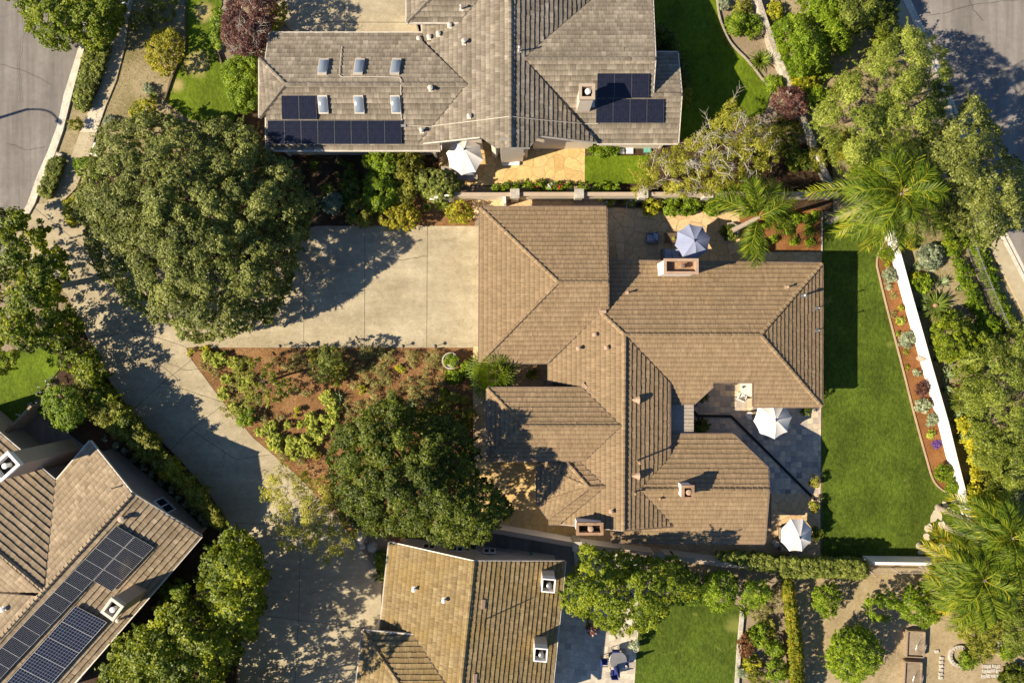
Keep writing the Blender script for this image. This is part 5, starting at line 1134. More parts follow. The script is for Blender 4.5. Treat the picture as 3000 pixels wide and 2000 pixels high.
# ---- house front and wall side plants
fp = thing('fan_palm', 'bushy bright fan palm by the front entry court', 'palm', P(1450, 1098, 0)); rg = nrng(); top = P(1446, 1098, 2.4)
m = MB(); m.tube([P(1450, 1098, 0), top], [.2, .14], 10); m.build('trunk', 'palm_bark', fp)
for k in range(46):
    a = k * 2.39996; el = 1.4 - 1.6 * k / 46; ln = rg.uniform(1.5, 2.1); d = Vector((math.cos(a) * math.cos(el), math.sin(a) * math.cos(el), math.sin(el))); hub = top + d * ln * .55; s = d.cross(Vector((0, 0, 1))).normalized(); u = s.cross(d)
    m = MB(); m.tube([top, hub], [.022, .015], 5, rn=.6)
    for j in range(17):
        b_ = (j - 8) / 8 * 1.9; dv = d * math.cos(b_) + s * math.sin(b_) + u * .12 + Vector((0, 0, -.25)); L_ = ln * .62 * (1 - .2 * abs(b_) / 1.9); wv = dv.cross(u).normalized() * .035
        q = hub + dv * L_ * .6; e = hub + dv * L_ + Vector((0, 0, -.15)); rn = min(1, max(0, .45 + rg.normal(0, .13))); m.face([hub, q - wv, q + wv], 0, rn); m.face([q - wv, e, q + wv], 0, rn)
    m.build('frond', 'frond', fp)
for l_, x, y, r in (('green potted ferny plant against the diagonal wall', 2058, 1165, 12), ('shaded plant at the corner of pergola and slate patio', 2050, 1250, 24), ('small leafy plant below the eave beside white parasol', 2366, 1200, 13), ('small plant by the shaded house corner', 2412, 1150, 14)): shrub(l_, x, y, r, .8, 'dark')
hedge('clipped green hedge under the eave by the small lawn', [(1725, 428), (1750, 424), (1812, 430), (1808, 452), (1760, 456), (1726, 448)], .8, 'green')
fl = [(1512, 548, 14, None), (1545, 545, 12, None), (1578, 545, 15, 'petal_red'), (1606, 546, 12, 'petal_white'), (1637, 546, 16, 'petal_red'), (1668, 545, 12, None), (1712, 548, 14, None), (1745, 552, 14, None), (1775, 550, 13, None), (1800, 550, 12, None), (1482, 548, 13, None), (1455, 552, 12, None)]
_nf = [q for q in fl if not q[3]]; _L = counted(_nf, 'leafy rose bush without blooms', 'along the patio wall')
for x, y, r, f in fl:
    o = shrub(('red flowered rose bush left of the pale one' if x < 1600 else 'red flowered rose bush right of the pale one') if f == 'petal_red' else ('rose bush with pale blooms between two red flowered ones' if f else _L[_nf.index((x, y, r, f))]), x, y, r, .7, 'green', name='rose_bush', cat='bush', group='rose bushes along the patio wall', j=.18, holes=.15)
    if f: rg = nrng(); flowers(o, [(x + rg.normal(0, 6), y + rg.normal(0, 6)) for _ in range(7)], f, .09, .72, rg)
for l_, x, y, r in (('blue flowered agapanthus south of the wall, nearer the garage', 1785, 592, 26), ('blue flowered agapanthus south of the wall, next to a pale shrub', 1845, 592, 30)):
    o = blades('agapanthus', l_, x, y, r, 90, .05, .5, 'strap', 'flowering plant', tilt=(.3, 1.2)); rg = nrng(); flowers(o, [(x + rg.normal(0, 12), y + rg.normal(0, 10)) for _ in range(6)], 'petal_blue', .10, .7, rg)
shrub('yellowish green round shrub at the patio edge', 1908, 602, 28, 1.0, 'yellow'); shrub('wide rounded green shrub south of the garden wall', 1996, 602, 56, 1.2, 'green', ry=28); shrub('small green shrub right of the wide rounded one', 2088, 606, 24, .9, 'green')
rm = [(2332, 640, 16), (2366, 647, 16), (2290, 660, 10), (2310, 672, 15), (2372, 675, 13), (2328, 708, 13), (2374, 709, 11), (2265, 700, 11), (2240, 660, 10), (2390, 632, 12), (2300, 632, 14)]
_L = counted(rm, 'small round green plant', 'on the red mulch square')
for (x, y, r), l_ in zip(rm, _L): shrub(l_, x, y, r, .45, 'green', name='bedding_plant', cat='plant', group='young plants on the red mulch square', tint=.08)

# ---- north-east trees
tree('bottlebrush_tree', 'broad wispy tree with pale bare twigs beside the small lawn', D((1452, 400), (1475, 368), (1510, 350), (1545, 335), (1580, 318), (1620, 290), (1650, 262), (1690, 232), (1715, 262), (1745, 285), (1785, 300), (1795, 335), (1772, 380), (1720, 405), (1690, 430), (1640, 445), (1600, 440), (1550, 440), (1500, 430), (1462, 425)), 6.0, 1.8, 'pepper', trunk=(2020, 480), limbs=12, tr=.2, twig=70, bark='pale_bark', rough=8, holes=.12)
tree('evergreen_tree', 'dense bright green conifer shrub above the stone retaining wall', D((1780, 60), (1800, 38), (1830, 30), (1860, 40), (1885, 60), (1905, 100), (1898, 150), (1870, 168), (1830, 180), (1805, 150), (1790, 110)), 4.5, .6, 'green', trunk=(2330, 130), limbs=5, rough=4, lobe_k=1.3)
tree('purple_tree', 'small purplish tree on the old stone retaining wall', [(2268, 285), (2300, 252), (2345, 255), (2365, 290), (2362, 330), (2320, 345), (2285, 330)], 2.8, .8, 'purple', trunk=(2310, 300), limbs=4, tr=.08, rough=4, tint=.2)
tree('acacia_tree', 'largest pale grey-green acacia between wall and road', D((1880, 250), (1910, 215), (1925, 175), (1970, 160), (1995, 125), (2030, 100), (2060, 85), (2090, 62), (2120, 75), (2150, 95), (2175, 130), (2195, 160), (2180, 185), (2195, 215), (2165, 235), (2185, 270), (2150, 300), (2110, 345), (2090, 375), (2050, 380), (2020, 410), (1975, 425), (1930, 400), (1910, 360), (1880, 310)), 10.5, 2.5, 'acacia', trunk=(2470, 350), limbs=12, tr=.25, rough=9, holes=.18, lobe_k=1.5, rag=1.4)
tree('evergreen_tree', 'tall dark olive tree leaning over the road', D((2100, 345), (2150, 300), (2190, 270), (2230, 215), (2255, 230), (2270, 270), (2295, 300), (2310, 345), (2330, 370), (2352, 380), (2380, 420), (2370, 500), (2310, 540), (2250, 560), (2200, 530), (2180, 490), (2175, 440), (2120, 420)), 11.0, 3.5, 'oak', trunk=(2700, 560), limbs=12, tr=.25, rough=9, tint=.0, lobe_k=1.3, rag=1.4)
tree('evergreen_tree', 'feathery light green tree at the top beside the road sidewalk', D((1905, -30), (1930, -30), (2020, -30), (2028, 20), (2005, 55), (1970, 75), (1935, 70), (1910, 40)), 5.0, 1.0, 'acacia', trunk=(2500, 20), limbs=6, rough=6, tint=-.12)
tree('evergreen_tree', 'green conifer behind the feathery tree at the top', D((1830, -40), (1925, -40), (1945, 30), (1960, 90), (1935, 120), (1905, 95), (1870, 40), (1835, 20)), 4.2, .8, 'green', trunk=(2410, 40), limbs=5, rough=6, lobe_k=1.2)
tree('evergreen_tree', 'dark shrub tree beside the road sidewalk fence at the top', D((2005, -40), (2050, -40), (2062, 40), (2075, 85), (2050, 95), (2025, 85), (2010, 50)), 3.6, .6, 'dark', trunk=(2590, 50), limbs=5, rough=6)
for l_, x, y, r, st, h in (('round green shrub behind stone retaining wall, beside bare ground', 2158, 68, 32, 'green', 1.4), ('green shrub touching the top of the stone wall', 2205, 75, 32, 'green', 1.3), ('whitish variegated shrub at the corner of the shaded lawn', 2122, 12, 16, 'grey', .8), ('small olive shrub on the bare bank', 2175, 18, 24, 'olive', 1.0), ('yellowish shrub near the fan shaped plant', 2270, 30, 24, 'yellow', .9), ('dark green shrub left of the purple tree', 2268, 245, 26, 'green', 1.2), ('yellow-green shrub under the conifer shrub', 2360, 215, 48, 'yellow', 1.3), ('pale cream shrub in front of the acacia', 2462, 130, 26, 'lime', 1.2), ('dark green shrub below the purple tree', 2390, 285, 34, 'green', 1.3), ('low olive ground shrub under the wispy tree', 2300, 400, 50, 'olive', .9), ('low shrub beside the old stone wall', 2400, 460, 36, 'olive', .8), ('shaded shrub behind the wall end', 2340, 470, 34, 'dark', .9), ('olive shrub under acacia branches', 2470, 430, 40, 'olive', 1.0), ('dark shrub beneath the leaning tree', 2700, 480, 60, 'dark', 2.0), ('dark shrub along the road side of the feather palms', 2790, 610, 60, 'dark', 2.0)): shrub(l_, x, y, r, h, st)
shrub('small golden shrub against the side of the grey tiled house', 2012, 280, 16, 1.0, 'gold', ry=30)
hedge('dark curved hedge in shade along the side wall of the grey house', [(1918, 80), (1945, 75), (1975, 105), (1992, 150), (2008, 190), (2015, 250), (1998, 250), (1985, 160), (1950, 140), (1920, 140)], 1.0, 'dark')
blades('fan_plant', 'spiky yellow-green fan plant at the lawn tip', 2222, 185, 44, 60, .10, 1.2, 'strap', 'plant', tilt=(.2, 1.2), droop=.6)

for l_, x, y, r, st, h in (('golden-green shrub between acacia and the tallest palm', 2560, 545, 44, 'yellow', 1.6), ('bright leafy shrub right of the tallest palm crown', 2800, 690, 40, 'bright', 1.8), ('yellow-green shrub on the bank left of the road sidewalk', 2590, 130, 34, 'bright', 1.6), ('leafy shrub on bare bank above the purple tree', 2400, 200, 34, 'bright', 1.4), ('green shrub below the acacia on the bank', 2520, 470, 40, 'bright', 1.5), ('small golden shrub on the bare bank of the acacia', 2470, 250, 26, 'gold', 1.0)): shrub(l_, x, y, r, h, st)
# ---- feather palms
palm('tallest feather palm with the largest crown, north end of the white wall', (2430, 648), 9.0, 3.8, 34, leaf=.76, yellow=(0, .3))
palm('feather palm rising from the round planter on the garden patio', (2137, 680), 5.6, 3.0, 15, leaf=.88, azs=[2.2, 1.75, .6, 4.6, 1.1, 2.6, .2, 4.85, 1.45, 2.4, -.15, .85, 4.7, 1.95, .4], yellow=(0, .1), els=(.8, .0))
palm('feather palm with curved grey trunk nearer the end of the white wall', (2747, 1485), 6.6, 3.0, 26, leaf=.75, yellow=(0, .35), lean=(.4, -.3))
palm('feather palm with curved grey trunk at the lower lawn corner', (2692, 1597), 6.2, 3.0, 28, leaf=.8, yellow=(.05, .6), lean=(.3, -.3))
palm('feather palm with yellowing fronds above the kitchen garden', (2700, 1656), 5.4, 2.8, 24, leaf=.75, yellow=(.12, .65), lean=(.2, -.2))
palm('feather palm behind the others near the right trees', (2775, 1545), 6.0, 2.9, 24, leaf=.75, yellow=(0, .3), lean=(.2, 0))

# ---- slope between white wall and road
blades('cycad', 'large complete cycad rosette beside the white wall', 2735, 895, 50, 74, .13, .75, 'cycad', 'cycad', tilt=(.1, .75), droop=.5, centre='rust_cap', z=.3)
blades('cycad', 'cycad half under the pale acacia by the wall', 2812, 1177, 44, 66, .12, .75, 'cycad', 'cycad', tilt=(.1, .75), droop=.5, centre='rust_cap', z=.3)
for l_, x, y, r, mt in (('pale agave touching the upper bright shrub', 2752, 828, 26, 'agave'), ('grey-green agave at the left of the large cycad', 2698, 875, 26, 'agave'), ('tight agave pair member near the dark purple rosette', 2768, 1097, 28, 'agave'), ('low agave just below the bright round bush', 2735, 1052, 10, 'agave'), ('smaller agave above the cut cycad', 2762, 1140, 20, 'agave'), ('agave below the cut cycad', 2792, 1212, 22, 'agave'), ('agave against the wall under yellow shrub', 2794, 1240, 20, 'agave'), ('agave near the white wall lower end', 2802, 1280, 20, 'agave'), ('small agave next to the broad cycad', 2690, 905, 18, 'agave'), ('tiny agave on bare soil north of round bush', 2719, 965, 11, 'agave'), ('tiny agave on bare soil west of round bush', 2722, 1003, 11, 'agave'), ('dark rosette north of the agave pair', 2768, 1068, 14, 'agave'), ('agave rosette by wall above the palm trunks', 2845, 1390, 18, 'agave'), ('leafy agave at the end of the white wall', 2836, 1412, 18, 'agave'), ('small agave below the silver shrub', 2675, 786, 18, 'agave'), ('lone agave on the bare soil strip by iron fence', 2800, 847, 14, 'agave')): blades('agave', l_, x, y, r, 22, .13, .5, mt, 'agave', tilt=(.3, 1.2), droop=.25)
blades('cordyline', 'dark wine red spiky rosette beside the wall', 2799, 1131, 19, 46, .06, .6, 'wine', 'cordyline', tilt=(.2, 1.3))
shrub('silvery green loose shrub below the tallest palm', 2728, 752, 34, 1.3, 'grey', ry=40, tint=-.1); shrub('bright green low shrub above the large cycad', 2700, 828, 30, .8, 'green', tint=.1); shrub('yellow small shrub by the wall top', 2681, 810, 12, .7, 'yellow'); shrub('orange tinted shrub beside the silvery shrub', 2668, 710, 18, .8, 'gold')
tree('round_tree', 'big bright round bush right of the large cycad', cpoly(2796, 985, 68, 74, 0, np.random.default_rng(9)), 3.4, .5, 'bright', trunk=(2790, 985), tr=.08, limbs=4, rough=3, cat='bush', lobe_k=.7)
tree('acacia_tree', 'wide pale acacia at the right edge above the yellow shrubs', D((2195, 855), (2225, 815), (2255, 790), (2290, 770), (2330, 750), (2400, 740), (2420, 900), (2420, 1150), (2330, 1160), (2295, 1140), (2270, 1110), (2248, 1060), (2232, 1000), (2215, 940), (2200, 900)), 6.8, 1.2, 'acacia', trunk=(2930, 1150), limbs=12, tr=.25, rough=9, tint=-.10, lobe_k=1.6, rag=1.4, holes=.1)
tree('evergreen_tree', 'grey-green conifer at the right edge beside the palms', D((2300, 1105), (2340, 1080), (2420, 1070), (2420, 1230), (2350, 1225), (2310, 1180)), 5.4, 1.0, 'grey', trunk=(2980, 1460), limbs=6, rough=7, tint=-.15)
hedge('tall strip of bright yellow shrubs below the pale acacia', [(2812, 1232), (2845, 1225), (2870, 1290), (2880, 1340), (2885, 1400), (2860, 1420), (2838, 1360), (2825, 1300)], 1.8, 'yellow', rough=6, rag=1, name='shrub', tint=.15)
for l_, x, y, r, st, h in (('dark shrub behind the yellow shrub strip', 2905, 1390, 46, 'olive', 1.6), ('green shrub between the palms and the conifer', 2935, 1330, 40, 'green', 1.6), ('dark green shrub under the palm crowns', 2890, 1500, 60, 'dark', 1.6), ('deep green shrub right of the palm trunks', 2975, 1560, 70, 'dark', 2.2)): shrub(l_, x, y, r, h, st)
fs = [(2798, 742, 18), (2812, 775, 20), (2824, 803, 24), (2837, 838, 22), (2854, 864, 22), (2858, 893, 24), (2876, 924, 22), (2862, 960, 22), (2786, 715, 18)]
_L = counted(fs, 'leafy green shrub', 'down the garden side of the iron fence', 'top', 1)
for (x, y, r), l_ in zip(fs, _L): shrub(l_, x, y, r, .9, 'green', group='shrubs along the iron road fence', j=.2, holes=.15)
hedge('narrow green hedge strip between iron fence and road sidewalk', [(2830, 690), (2868, 685), (2900, 760), (2940, 860), (2990, 975), (2960, 985), (2912, 880), (2870, 780)], .8, 'green', rough=4, holes=.2, rag=.8)
for l_, x, y, r, st, h in (('leafy yellow-green shrub below the round bush', 2850, 1075, 30, 'bright', 1.4), ('golden shrub by the cordyline', 2830, 1150, 26, 'yellow', 1.2), ('broad bright shrub left of the lower conifer', 2905, 1470, 40, 'bright', 2.0), ('golden shrub above the lower palm crowns', 2860, 1450, 34, 'yellow', 1.8), ('bright bush right of the round bush', 2880, 1010, 40, 'bright', 2.4), ('green shrub below the iron fence', 2900, 960, 34, 'green', 1.4)): shrub(l_, x, y, r, h, st)
# wall bed plants
bp = [('round blue-grey shrub highest on the wall side bed', 2607, 807, 22, 'grey', .7), ('blue-grey mound halfway along the wall side bed', 2656, 995, 25, 'grey', .7), ('pale blue-grey mound on the lower bed touching the wall', 2705, 1188, 24, 'grey', .7), ('cream-grey mound below the blue-grey one', 2731, 1231, 19, 'grey', .6), ('tiny grey ball under the highest blue-grey shrub', 2601, 838, 10, 'grey', .4), ('loose green fern-like plant at the bed top', 2597, 745, 24, 'green', .9), ('small yellow-green plant beneath the fern-like plant', 2599, 775, 10, 'yellow', .4), ('round light green grass tuft on the bed', 2638, 939, 13, 'lime', .4), ('small dull succulent by the edging', 2616, 922, 8, 'scrub', .3), ('tan succulent patch on red mulch', 2618, 866, 11, 'scrub', .3), ('tiny yellow cactus cluster', 2641, 901, 9, 'yellow', .35), ('tiny pale succulent beside a blue-grey mound', 2631, 976, 7, 'lime', .3), ('little plant at the foot of a blue-grey mound', 2654, 1030, 9, 'olive', .3), ('small yellowish plant on the middle of the bed', 2660, 1076, 8, 'yellow', .3), ('small grey plant above the reddish shrub', 2686, 1093, 11, 'grey', .4), ('loose reddish brown shrub hugging the wall', 2705, 1137, 22, 'purple', .8), ('small yellow-green plant above the violet flowers', 2728, 1272, 13, 'lime', .4), ('flat violet flower patch on the mulch', 2743, 1301, 14, 'violet', .2), ('airy green grass-like shrub at the bed bottom', 2764, 1384, 28, 'green', .9), ('second airy green shrub at the very end of the bed', 2791, 1424, 26, 'green', .8)]
for l_, x, y, r, st, h in bp: shrub(l_, x, y, r * .86, h, st, j=.12, tint=-.18 if st == 'red' else 0)

# ---- south side
tree('round_tree', 'large bright lobed tree beside the lower lawn and box chimneys', [(x * .4254 + 1500, y * .4254 + 1333) for x, y in ((470, 640), (540, 600), (585, 640), (640, 660), (780, 690), (900, 690), (1020, 690), (1130, 700), (1200, 770), (1290, 840), (1310, 930), (1225, 1010), (1120, 1010), (1060, 1110), (970, 1190), (880, 1220), (700, 1225), (600, 1185), (500, 1120), (400, 1080), (345, 1050), (335, 980), (350, 900), (420, 800), (450, 740))], 7.6, 2.2, 'bright', trunk=(1800, 1700), limbs=10, tr=.25, rough=5, lobe_k=1.15, tint=.02)
tree('round_tree', 'round green tree right of the large bright lobed tree', cpoly(2108, 1730, 56, 56, 0, np.random.default_rng(21)), 4.0, .6, 'green', trunk=(2080, 1700), limbs=5, tr=.1, rough=3, tint=.05)
tree('round_tree', 'smaller round tree beside the clipped box hedge', cpoly(2212, 1738, 42, 44, 0, np.random.default_rng(22)), 3.4, .6, 'green', trunk=(2180, 1710), limbs=5, tr=.1, rough=3, tint=.08)
shrub('green shrub filling the gap left of the round green tree', 2030, 1735, 34, 2.2, 'green'); blades('flax_plant', 'yellow-green flax at the corner of the lower lawn', 2176, 1786, 24, 36, .07, .9, 'strap', 'plant', tilt=(.3, 1.2), droop=.6)
hedge('wide flat clipped box hedge south of the lawn', [(2285, 1628), (2320, 1628), (2420, 1632), (2532, 1638), (2531, 1694), (2440, 1692), (2330, 1694), (2285, 1690)], 2.3, 'box', rough=1.2, lobe_k=.8)
hedge('shaded narrow hedge continuing along the south wall', [(2098, 1628), (2110, 1612), (2200, 1616), (2282, 1628), (2282, 1672), (2200, 1668), (2120, 1648)], 2.0, 'box', rough=2)
hedge('long clipped hedge tinged orange running down to the garden', [(2291, 1696), (2320, 1696), (2330, 1760), (2342, 1830), (2352, 1920), (2358, 2080), (2324, 2080), (2312, 1920), (2300, 1800)], 1.9, 'fiery', rough=1.2)
tree('citrus_tree', 'small green citrus tree nearest the end of the box hedge', cpoly(2420, 1756, 43, 46, 0, np.random.default_rng(23)), 2.6, .6, 'green', trunk=(2412, 1752), limbs=4, tr=.07, rough=3, tint=.05)
tree('citrus_tree', 'thin citrus tree between the small one and the palms', cpoly(2582, 1775, 48, 50, 0, np.random.default_rng(24)), 2.6, .6, 'green', trunk=(2560, 1765), limbs=5, tr=.07, rough=5, holes=.5)
tree('citrus_tree', 'dense citrus tree under the yellowing palm fronds', cpoly(2697, 1772, 55, 64, 0, np.random.default_rng(25)), 3.2, .6, 'green', trunk=(2670, 1765), limbs=5, tr=.08, rough=4, tint=.03)
tree('topiary_tree', 'large clipped ball tree in the bare kitchen garden', cpoly(2502, 1915, 82, 82, 0, np.random.default_rng(26), j=.04), 3.8, .4, 'green', trunk=(2470, 1890), limbs=6, tr=.12, rough=2, lobe_k=.5, tint=.08, profile='round')
for l_, x, y, r, st, h in (('small round shrub growing from the stone ring', 2833, 1934, 26, 'green', 1.4), ('bright shrub in the second stone ring', 2958, 1905, 26, 'green', 1.0), ('olive shrub in front of the right garden trees', 2875, 1900, 40, 'olive', 1.6), ('dark scrub at the lower right of the garden', 2975, 1985, 40, 'dark', .8)): shrub(l_, x, y, r, h, st)
tree('garden_tree', 'olive garden tree right of the yellowing palm', D((2195, 1430), (2225, 1395), (2270, 1385), (2310, 1400), (2300, 1460), (2265, 1490), (2220, 1475)), 4.2, .8, 'olive', trunk=(2860, 1840), limbs=5, tr=.1, rough=6, tint=.06)
tree('garden_tree', 'pale feathery tree at the lower right edge', D((2290, 1400), (2330, 1360), (2420, 1350), (2420, 1500), (2340, 1500), (2300, 1460)), 4.6, .8, 'acacia', trunk=(2950, 1850), limbs=5, tr=.1, rough=6, tint=-.1)
tree('garden_tree', 'yellow-green leafy tree behind the palms on the right edge', D((2260, 1290), (2320, 1260), (2420, 1250), (2420, 1370), (2330, 1370), (2270, 1350)), 4.6, .8, 'bright', trunk=(2930, 1700), limbs=5, tr=.1, rough=7, tint=-.05)
for l_, x, y, r, st, h, kk in (('red-leaved shrub beside the pale lawn kerb', 2186, 1887, 22, 'red', .9, {'ry': 36}), ('green shrub right of the red-leaved one', 2224, 1862, 32, 'green', 1.1, {}), ('yellow flecked shrub lower on the side bed', 2204, 1945, 26, 'yellow', .8, {'holes': .3}), ('dull green shrub at the bottom of the side bed', 2220, 1985, 28, 'olive', .9, {'holes': .2}), ('thin twiggy shrub beside the orange tinged hedge', 2262, 1760, 36, 'scrub', 1.0, {'holes': .5}), ('small green shrub above the bright ball', 2270, 1900, 26, 'green', .9, {}), ('bright round shrub at the foot of the orange tinged hedge', 2277, 1965, 32, 'green', 1.2, {}), ('silvery low plant by the lawn kerb', 2172, 1970, 16, 'grey', .5, {}), ('dry brown shrub behind the flax', 2228, 1795, 24, 'scrub', .7, {}), ('leafy dull shrub on the side bed', 2250, 1840, 26, 'olive', .8, {'holes': .2})): shrub(l_, x, y, r, h, st, **kk)
for l_, x, y, r, st in (('dark shrub on the wedge bed beside the golden roof', 1120, 1642, 22, 'green'), ('small shrub at the lower tip of the wedge bed', 1118, 1683, 14, 'dark')): shrub(l_, x, y, r, .9, st, ry=r * 1.2)
sheet('rock_bed_soil', [(1030, 1570), (1060, 1545), (1140, 1580), (1132, 1680), (1122, 1700)], 'earth')
for l_, x, y, r in (('large pale boulder at the tip of the wedge bed', 1059, 1570, 16), ('smaller pale boulder below the large one', 1062, 1597, 9), ('flat tan boulder in the middle of the wedge bed', 1092, 1600, 15)):
    rg = nrng(); m = MB(); c = P(x, y, 0); s_ = r * .025; n = 9; rings = []
    for zz_, kk in ((0, 1.0), (.35, 1.02), (.7, .78), (.9, .35)): rings.append([(c.x + s_ * kk * (1 + rg.uniform(-.15, .15)) * math.cos(6.283 * k / n), c.y + 1.25 * s_ * kk * (1 + rg.uniform(-.15, .15)) * math.sin(6.283 * k / n), zz_ * s_ * 1.3) for k in range(n)])
    m.quads([v for r_ in rings for v in r_], [(i * n + k, i * n + (k + 1) % n, (i + 1) * n + (k + 1) % n, (i + 1) * n + k) for i in range(3) for k in range(n)] + [tuple(3 * n + k for k in range(n))])
    tag(m.build('boulder', 'stone_block' if r != 15 else 'rough_stone', org=c), l_, 'boulder')
blades('spiky_plant', 'yellow-green spiky plant under the eave of the solar house', 490, 1722, 34, 22, .10, .7, 'strap', 'plant', tilt=(.2, 1.1), droop=.4); blades('spiky_plant', 'reddish spiky plant beside the small wooden wall', 562, 1752, 24, 18, .09, .7, 'strap', 'plant', tilt=(.2, 1.1), droop=.4)
shrub('green bush joining the two trees below the solar house', 525, 1730, 28, 2.6, 'green', ry=34, holes=.25)

# ------------------------------------------------------------------ walls and fences
def wall_run(name, label, pts, h, th, mat, piers=(), pier=0.55, ph=None, cat='wall', cap=None):
    """masonry wall along photo points of its foot; piers are parts"""
    c = P(*pts[len(pts) // 2], 0); t = thing(name, label, cat, c); m = MB(); mc = MB()
    for i in range(len(pts) - 1):
        a, b = P(*pts[i], 0), P(*pts[i + 1], 0); a.z = b.z = h; m.bar(a, b, th, h)
        if cap:
            a.z = b.z = h + .05; mc.bar(a, b, th + .08, .05)
    m.build('wall_body', mat, t)
    if cap: mc.build('coping', cap, t)
    for q in piers:
        p = P(*q, 0); m = MB(); H_ = ph or h + .18; m.box((p.x, p.y, 0), (pier, pier, H_), 0, z0=True); m.box((p.x, p.y, H_), (pier + .12, pier + .12, .09), 0, z0=True); m.build('pier', 'stone_block', t, bevel=.015)
    return t
wall_run('boundary_wall', 'long cream wall with stone piers between the two upper houses', [(1330, 583), (1478, 583), (1508, 582), (1690, 582), (1872, 582), (2056, 581), (2425, 581)], 1.5, .20, 'cream_wall', [(1508, 582), (1690, 582), (1872, 582), (2056, 581)], cap='beige_wall')
wall_run('side_wall', 'short low white wall stub running from the boundary wall to the garage', [(1478, 580), (1480, 606)], 1.4, .16, 'white_wall')
wall_run('boundary_wall', 'slanting pale wall south of the front patio and main house', [(1384, 1528), (1470, 1540), (1688, 1578), (1920, 1608), (2120, 1634), (2290, 1634)], 1.6, .24, 'white_wall', [(1684, 1578), (1916, 1608)], cap='beige_wall')
wall_run('boundary_wall', 'white wall piece between clipped hedge and palms', [(2525, 1630), (2720, 1632)], 1.5, .2, 'white_wall')
wall_run('garden_wall', 'bright white wall running diagonally along the whole lawn bed', [(2590, 680), (2613, 756), (2647, 880), (2677, 985), (2703, 1078), (2727, 1160), (2749, 1237), (2772, 1331), (2803, 1452), (2822, 1512)], 1.1, .2, 'white_wall')
wall_run('retaining_wall', 'old rough stone retaining wall beside the upper lawn', [(2196, -60), (2208, 0), (2238, 90), (2254, 140), (2300, 250), (2328, 320), (2362, 400), (2400, 500), (2430, 560)], .7, .36, 'rough_stone')
wall_run('garden_wall', 'pale low wall with shadowed face behind the large grey-green shrub', [(1265, 590), (1330, 586)], 1.3, .3, 'white_wall')

def picket(name, label, pts, h, mat, gap=.12, pitch=.14, cat='fence', rail=2):
    c = P(*pts[len(pts) // 2], 0); t = thing(name, label, cat, c); mr, mp_, mb = MB(), MB(), MB()
    for i in range(len(pts) - 1):
        a, b = P(*pts[i], 0), P(*pts[i + 1], 0)
        n = max(1, int((b - a).length / pitch))
        for k in range(n):
            p = a.lerp(b, k / n); mb.box((p.x, p.y, .05), (.022, .022, h - .05), 0, z0=True)
        mp_.box((a.x, a.y, 0), (.07, .07, h + .1), 0, z0=True)
    mp_.box((b.x, b.y, 0), (.07, .07, h + .1), 0, z0=True)
    for z in ((.2, h - .05)):
        m2 = MB()
        for i in range(len(pts) - 1): m2.bar(P(*pts[i], 0) + Vector((0, 0, z)), P(*pts[i + 1], 0) + Vector((0, 0, z)), .04, .04)
        m2.build('rail', mat, t)
    mb.build('picket', mat, t); mp_.build('post', mat, t); return t
picket('iron_fence', 'dark iron picket fence along the planted road bank', [(2815, 690), (2830, 735), (2850, 790), (2875, 850), (2905, 920), (2935, 985)], 1.3, 'grey_metal')
picket('iron_fence', 'dark iron picket fence at the top beside the road sidewalk', [(2520, -50), (2535, 10), (2552, 50), (2570, 95)], 1.3, 'grey_metal')
picket('iron_fence', 'short iron fence below the white wall piece at the garden', [(2532, 1662), (2610, 1662), (2700, 1664)], 1.2, 'grey_wood', pitch=.2)
# timber fence by the lower court
t = thing('timber_fence', 'timber board fence with pale top rail beside the agapanthus row', 'fence', P(90, 1240)); m = MB(); a, b = P(140, 1182, 0), P(52, 1272, 0); n = 16
for k in range(n): p, q = a.lerp(b, k / n), a.lerp(b, (k + .93) / n); p.z = q.z = 1.65; m.bar(p, q, .04, 1.6)
m.build('board', 'grey_wood', t); m = MB(); a.z = b.z = 1.75; m.bar(a, b, .16, .1); m.build('top_rail', 'wood', t)
m = MB()
for k in range(5): p = a.lerp(b, k / 4); m.box((p.x, p.y, 0), (.1, .1, 1.65), R(45), z0=True)
m.build('post', 'grey_wood', t)
t = thing('wooden_wall', 'small weathered timber retaining wall beside the spiky plants', 'wall', P(583, 1745)); m = MB()
for k in range(3): m.bar(P(592, 1718, 0) + Vector((0, 0, .2 + k * .21)), P(575, 1768, 0) + Vector((0, 0, .2 + k * .21)), .12, .19)
m.build('sleeper', 'wood', t)
t = thing('trellis', 'white pipe trellis frame beside the eave of the solar house', 'trellis', P(300, 1940)); m = MB(); f = [P(345, 1872, 0), P(240, 1985, 0), P(300, 2000, 0)]
for i in range(2):
    a, b = f[i] + Vector((0, 0, 1.8)), f[i + 1] + Vector((0, 0, 1.8)); m.tube([a, b], .04, 6); m.tube([a - Vector((0, 0, .5)), b - Vector((0, 0, .5))], .03, 6)
for p in f: m.tube([p, p + Vector((0, 0, 1.85))], .04, 6)
m.build('frame', 'white_metal', t)

# ------------------------------------------------------------------ street lamp (off the left edge, its shadow falls on the street)
lp = P(-296, 436, 0); t = thing('street_lamp', 'tall street lamp whose curved arm shades the left street', 'street lamp', lp); m = MB(); m.tube([lp, lp + Vector((0, 0, 7.2))], [.16, .09], 10); m.build('pole', 'grey_metal', t)
m = MB(); T = lp + Vector((0, 0, 7.1)); arm = [T + Vector((1.25 * k / 6 * 1.9, -.75 * (k / 6) ** 2.2, .25 * math.sin(math.pi * k / 6))) for k in range(7)]; m.tube(arm, [.075, .07, .06, .055, .05, .05, .05], 8); m.build('arm', 'grey_metal', t)
m = MB(); e = arm[-1]; m.box((e.x + .18, e.y - .12, e.z - .02), (.62, .28, .14), R(-30)); m.build('lamp_head', 'grey_metal', t, bevel=.03)

